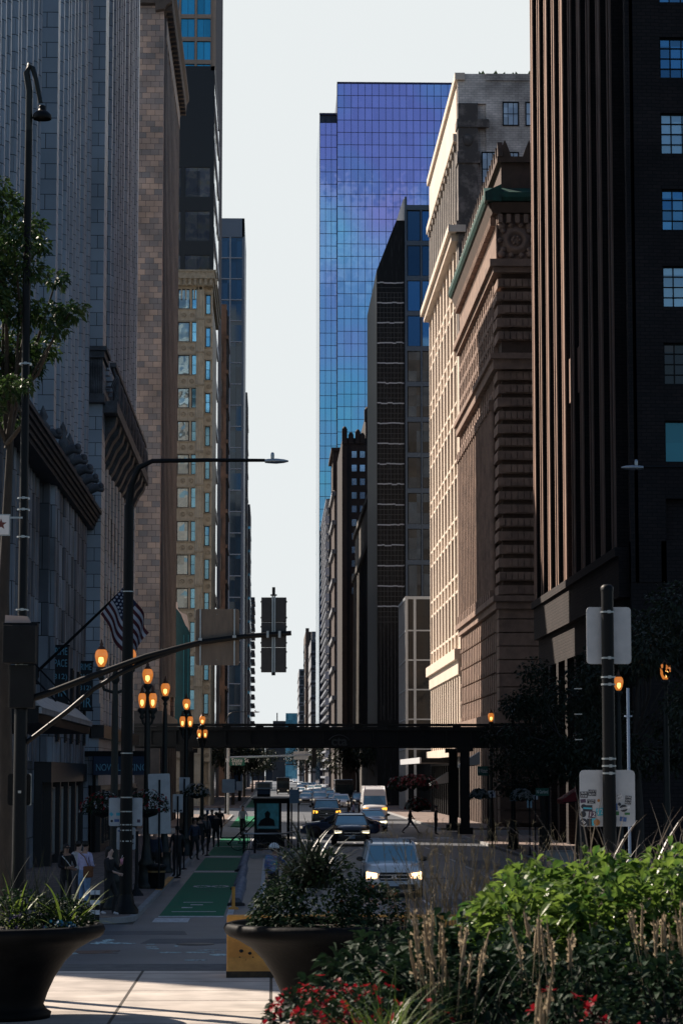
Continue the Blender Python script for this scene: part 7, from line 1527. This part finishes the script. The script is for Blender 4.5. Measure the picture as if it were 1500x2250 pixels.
BW = ["frontmost left","second from the left in front","third from the left in front","fourth from the left in front","rightmost in front","leftmost at the back","second from the left at the back","third from the left at the back","fourth from the left at the back","rightmost at the back"]
k = 0
for (x, y, h) in ((1.86,19.0,.88),(2.38,18.7,.96),(2.9,18.9,1.02),(3.42,18.8,1.04),(3.95,19,1.06),(2.1,20.2,.98),(2.66,20.3,1.04),(3.2,20.4,1.08),(3.75,20.3,1.10),(4.3,20.4,1.12)):
    loc = (x, y, GZ+.28); plant("hydrangea_bush", "bright green broad leaved bush, "+BW[k]+" of the sunlit row", "bush", (x, y, GZ), [bush_parts(loc, .46, h-.30, 680, .128, .50, lBush), stem_part(loc, .46, h-.3)], "sunlit bushes on the terrace"); k += 1
# dark low foliage before the bushes
DK = ["low dark leafy plant beside the red flowers at the bottom edge","low dark leafy plant under the left plume grass","low dark leafy plant between the plume grasses","low dark leafy plant under the middle plume stems","low dark leafy plant at the right bottom corner","low dark leafy plant left of the bright bushes","low dark leafy plant under the leftmost bright bush","low dark leafy plant under the middle bright bushes","low dark leafy plant below the right plume grass","low dark leafy plant at the right edge under the bushes","low dark plant with big leaves in the middle of the bed","low dark leafy plant at the bed's left corner"]
for k, (x, y, r, h) in enumerate(((.55,17.2,.36,.40),(1.0,16.9,.36,.42),(1.5,16.8,.40,.44),(2.05,16.7,.40,.42),(2.6,16.6,.42,.40),(1.25,18.6,.42,.55),(1.8,18.0,.38,.50),(2.4,17.8,.40,.50),(2.9,17.6,.40,.48),(3.3,17.7,.42,.52),(1.2,17.6,.40,.48),(.85,19.4,.36,.42))):
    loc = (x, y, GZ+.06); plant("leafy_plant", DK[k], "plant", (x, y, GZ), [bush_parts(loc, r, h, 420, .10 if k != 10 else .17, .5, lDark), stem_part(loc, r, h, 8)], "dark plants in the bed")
def plume_grass(name, label, loc, sx, n, hmin, hmax, pl, seed, leafn=60, sc=1.0):
    g = np.random.default_rng(seed); q = MB(); pm = MB()
    for k in range(n):
        x = loc[0]+g.uniform(-sx, sx); y = loc[1]+g.uniform(-.2,.2); h = g.uniform(hmin, hmax); lx = (x-loc[0])*.35+g.normal()*.05; top = (x+lx, y+g.normal()*.04, GZ+h); mid = (x+lx*.35, y, GZ+h*.5)
        q.tube([(x, y, GZ-.02), mid, top], [.0035,.003,.002], 4, 0, False); a = Vector(top); dv = (Vector(top)-Vector(mid)).normalized(); l = pl*g.uniform(.7,1.2); r = .0095*sc*g.uniform(.8,1.2)
        pm.tube([a-dv*l, a-dv*l*.75, a-dv*l*.4, a-dv*l*.12, a+dv*.03], [.003, r, r*1.15, r*.6, .001], 6)
        for j in range(26):
            t = g.random(); b = a-dv*l*t; o = Vector((g.normal(), g.normal(), g.normal()*.4+.9))*.013*sc; pm.add([b, b+o+Vector((.003,0,0)), b+o*.8+dv*.02], [(0,1,2)])
    t = empty(name, loc, label, "grass", "plume grasses"); q.build("stems", lDry, t, fix=False); pm.build("plumes", lPlume, t, fix=False)
    p = np.array([loc[0], loc[1], GZ]) + np.stack([g.uniform(-sx,sx,leafn), g.uniform(-.2,.2,leafn), np.zeros(leafn)], 1); d = g.normal(size=(leafn,3))*np.array([.35,.35,0]) + np.array([0,0,1]); V, F = blades(p, d, g.uniform(.35,.7,leafn), np.full(leafn,.008), np.full(leafn,.7)); m = MB(); m.raw(V, F); m.build("blades", lDark, t, fix=False)
plume_grass("plume_grass", "straw plumed grass clump in the middle of the bed, the fullest one", (1.18,16.4,GZ), .24, 23, .42, .74, .26, 1)
plume_grass("plume_grass", "thin straw plumed grass clump between the two fuller ones", (1.78,16.5,GZ), .17, 11, .46, .74, .24, 2)
plume_grass("plume_grass", "straw plumed grass clump at the right edge below the bright bushes", (2.72,17.4,GZ), .20, 24, .48, .74, .26, 3)
plume_grass("plume_grass", "two blurred pale plumes nearest the camera at the bottom edge", (1.26,12.4,GZ), .06, 4, .50, .64, .22, 4, 20, .8)
def tuft(name, label, loc, n, L, W, bend, mat, sx=.1, up=1.0, group=None, part="blades", cat="grass", seed=1, spread=.5):
    g = np.random.default_rng(seed); p = np.array(loc) + g.normal(size=(n,3))*np.array([sx,sx,0]); d = g.normal(size=(n,3))*np.array([spread,spread,0]) + np.array([0,0,up]); V, F = blades(p, d, L*g.uniform(.55,1.1,n), W*g.uniform(.6,1.1,n), bend*g.uniform(.5,1.3,n), 7); return plant(name, label, cat, loc, [(part, V, F, mat)], group)
tuft("fountain_grass", "bright yellow green grass tuft at the bottom edge beside the red flowers", (.63,13.9,GZ), 150, .62, .009, .75, lLime, .05, 1.0, seed=5)
for k, (x, l) in enumerate(((2.75,"left tuft of pale arching strap leaves behind the bright bushes"),(3.2,"middle tuft of pale arching strap leaves behind the bright bushes"),(3.65,"right tuft of pale arching strap leaves behind the bright bushes"))): tuft("strap_leaf_plant", l, (x,22.2,GZ), 75, 1.5, .022, .72, lPurp, .08, 1.25, "pale arching leaves", cat="plant", seed=30+k, spread=.42)
for k, (x, y, l) in enumerate(((1.38,23,"wispy dry grass clump nearest the silver car"),(1.62,23.3,"wispy dry grass clump in front of the right lane"),(1.85,23.1,"wispy dry grass clump before the right bridge columns"),(2.1,23,"wispy dry grass clump left of the utility box"),(2.4,23.4,"wispy dry grass clump below the stickered sign"))):
    g = np.random.default_rng(70+k); q = MB()
    for j in range(38):
        a = g.normal()*.12; h = g.uniform(.5,1.22); tx = g.normal()*.2; b = Vector((x+a, y+g.normal()*.1, GZ)); e = Vector((x+a+tx, y+g.normal()*.1, GZ+h)); m_ = (b+e)/2+Vector((-tx*.18,0,.06)); q.tube([b, m_, e], [.0038,.003,.0014], 4, 0, False)
        for i in range(5): c = m_.lerp(e, .5+.5*g.random()); q.tube([c, c+Vector((g.normal()*.012, 0, .035)), c+Vector((g.normal()*.02, 0, .06))], [.001,.003,.0006], 4, 0, False)
    t = empty("wispy_grass", (x, y, GZ), l, "grass", "wispy dry grasses"); q.build("stems", lDry, t, fix=False)
def flowers(name, label, loc, R_, H, nleaf, nfl, pet, leafm, size=.035, group=None, lsize=.06, pet2=None, seed=1):
    g = np.random.default_rng(seed); parts = [bush_parts(loc, R_, H, nleaf, lsize, .55, leafm, -.1)]; d = sphere_dirs(nfl, .0); p = np.array(loc) + d*np.array([R_,R_,H])*g.uniform(.95,1.12,nfl)[:,None]
    for m, sel in ((pet, slice(0, nfl) if pet2 is None else slice(0, nfl//2)),) + (((pet2, slice(nfl//2, nfl)),) if pet2 is not None else ()):
        pp = np.repeat(p[sel], 5, 0); a = np.tile(np.arange(5)*2*math.pi/5, len(p[sel])) + np.repeat(g.uniform(0,6,len(p[sel])),5); u, v_, w = frames(np.repeat(d[sel],5,0)+g.normal(size=(len(pp),3))*.15); dd = v_*np.cos(a)[:,None]+w*np.sin(a)[:,None]+u*.35; V, F = leaves(pp, dd, np.full(len(pp), size)*g.uniform(.8,1.2,len(pp)), np.full(len(pp), size*.8), .1, .1, ((0,.2),(.5,1),(1,.3))); parts.append(("blossoms", V, F, m))
    return plant(name, label, "flowers", loc, parts, group)
RF = ["red flower clump at the bottom left corner of the bed","red flower clump second from the bed's left corner","red flower clump under the dark planter","red flower clump at the bottom edge left of the yellow green grass","red flower clump highest up against the dark planter","red flower clump right of the yellow green grass"]
for k, (x, y, n) in enumerate(((.16,15.2,30),(.36,15.8,26),(.62,16.2,16),(.30,14.5,34),(.60,15.2,18),(.86,14.6,10))): flowers("red_flowers", RF[k], (x, y, GZ+.05), .22, .30, 260, n, lRed, lDark, .036, "red flowers in the bed", seed=80+k)
for k, (x, y) in enumerate(((1.15,13.3),(1.5,13.4),(1.85,13.3))): flowers("violet_flowers", ["violet flower clump left of the near pale plumes","violet flower clump right of the near pale plumes","violet flower clump at the bottom right"][k], (x, y, GZ+.0), .2, .22, 240, 26, lViolet, lDark, .03, "violet flowers in the bed", seed=90+k)
for k, (x, y) in enumerate(((1.72,15.2),(2.1,15.3))): flowers("red_flowers", ["single red bloom clump at the bottom right, left one","single red bloom clump at the bottom right, right one"][k], (x, y, GZ+.05), .2, .3, 240, 5, lRed, lDark, .05, "red flowers in the bed", seed=95+k)
# ------------------------------------------------------------------ planter contents
tuft("spiky_plant", "big dark spiky plant with arching strap leaves in the right planter", (PRr[0]-.22, PRr[1], 1.95), 210, 1.25, .052, .9, lStrap, .12, .95, cat="plant", seed=7, spread=.55)
for k, (dx, dy, r, h, l) in enumerate(((-.75,.1,.5,.62,"dark bushy plant at the right planter's left rim"),(-.1,-.35,.85,1.1,"dark bushy plant in front of the spiky leaves in the right planter"),(.62,.1,.62,.66,"dark bushy plant with russet tips at the right planter's right side"),(-.25,.45,.9,1.28,"dark bushy plant behind the spiky leaves in the right planter"))):
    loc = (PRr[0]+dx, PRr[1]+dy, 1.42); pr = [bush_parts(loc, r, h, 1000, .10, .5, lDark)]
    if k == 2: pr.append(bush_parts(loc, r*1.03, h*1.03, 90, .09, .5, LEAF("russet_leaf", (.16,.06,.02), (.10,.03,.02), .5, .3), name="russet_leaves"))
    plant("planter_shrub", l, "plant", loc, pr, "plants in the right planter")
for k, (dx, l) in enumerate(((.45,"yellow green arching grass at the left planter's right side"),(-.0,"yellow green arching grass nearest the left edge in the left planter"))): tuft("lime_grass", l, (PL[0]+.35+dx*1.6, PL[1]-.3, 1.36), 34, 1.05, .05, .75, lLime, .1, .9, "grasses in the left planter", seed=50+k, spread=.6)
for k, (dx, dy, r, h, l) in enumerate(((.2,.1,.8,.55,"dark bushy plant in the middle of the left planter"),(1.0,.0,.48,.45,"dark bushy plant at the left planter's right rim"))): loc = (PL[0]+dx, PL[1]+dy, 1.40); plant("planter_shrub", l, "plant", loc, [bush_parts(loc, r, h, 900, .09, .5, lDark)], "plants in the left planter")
flowers("violet_flowers", "dim violet flowers in the left planter below the yellow green grass", (PL[0]+.55, PL[1]-.6, 1.40), .35, .22, 200, 24, LEAF("dim_violet_petal", (.03,.025,.09), (.02,.02,.06), .6, .2), lDark, .05, seed=99); flowers("blue_flowers", "few blue green trailing blooms at the left planter's rim", (PL[0]+1.0, PL[1]-.8, 1.38), .25, .12, 90, 16, LEAF("blue_petal", (.01,.10,.20), (.01,.06,.13), .6, .2), lDark, .06, seed=98)
tuft("tall_sedge", "thin dark upright grass at the back of the left planter", (PL[0]+.5, PL[1]+.4, 1.36), 40, 1.2, .02, .35, lStrap, .25, 1.4, seed=55, spread=.25)
# ------------------------------------------------------------------ hanging flower baskets on the lamp posts
for k, (px, py, Y, r, p1, p2, l) in enumerate(((226,1768,66.6,.55,lPale,lRed,"white and red hanging flower basket left of the double sign backs"),(322,1765,67.4,.62,lPale,lRed,"white and red hanging flower basket right of the double sign backs"),(432,1738,92,.45,lPale,lPale,"pale hanging flower basket farther along the left pavement"),
        (880,1722,176,.9,lPale,lRed,"red and white flower basket nearest the white van"),(905,1718,172,.8,lRed,lPink,"red flower basket in the middle of the right row"),(930,1720,168,.9,lRed,lPink,"pink and red flower basket right of the striding person"),(917,1768,160,.75,lRed,lPale,"low red and white flower bed beside the striding person"),(1052,1745,120,.4,lPale,lPale,"pale flower basket on the right lamp post"),(1145,1748,104,.4,lPale,lPale,"pale flower basket beside the red awning"))):
    p = atY(px, py, Y); fb = flowers("flower_basket", l, (p.x, Y, p.z-r*.3), r, r*.85, 700, 85, p1, lDark, .06 if Y < 100 else .12, "flower baskets along the street", .08 if Y < 100 else .14, p2, 110+k)
    q = MB(); q.lathe([(0,-.35*r),(.45*r,-.2*r),(.6*r,.05*r),(.55*r,.06*r)], (p.x, Y, p.z-r*.3), 14); q.tube([(p.x, Y, p.z+r*.4), (p.x, Y, p.z-r*.4)], .02, 5)
    q.build("bowl", mBlack, fb)
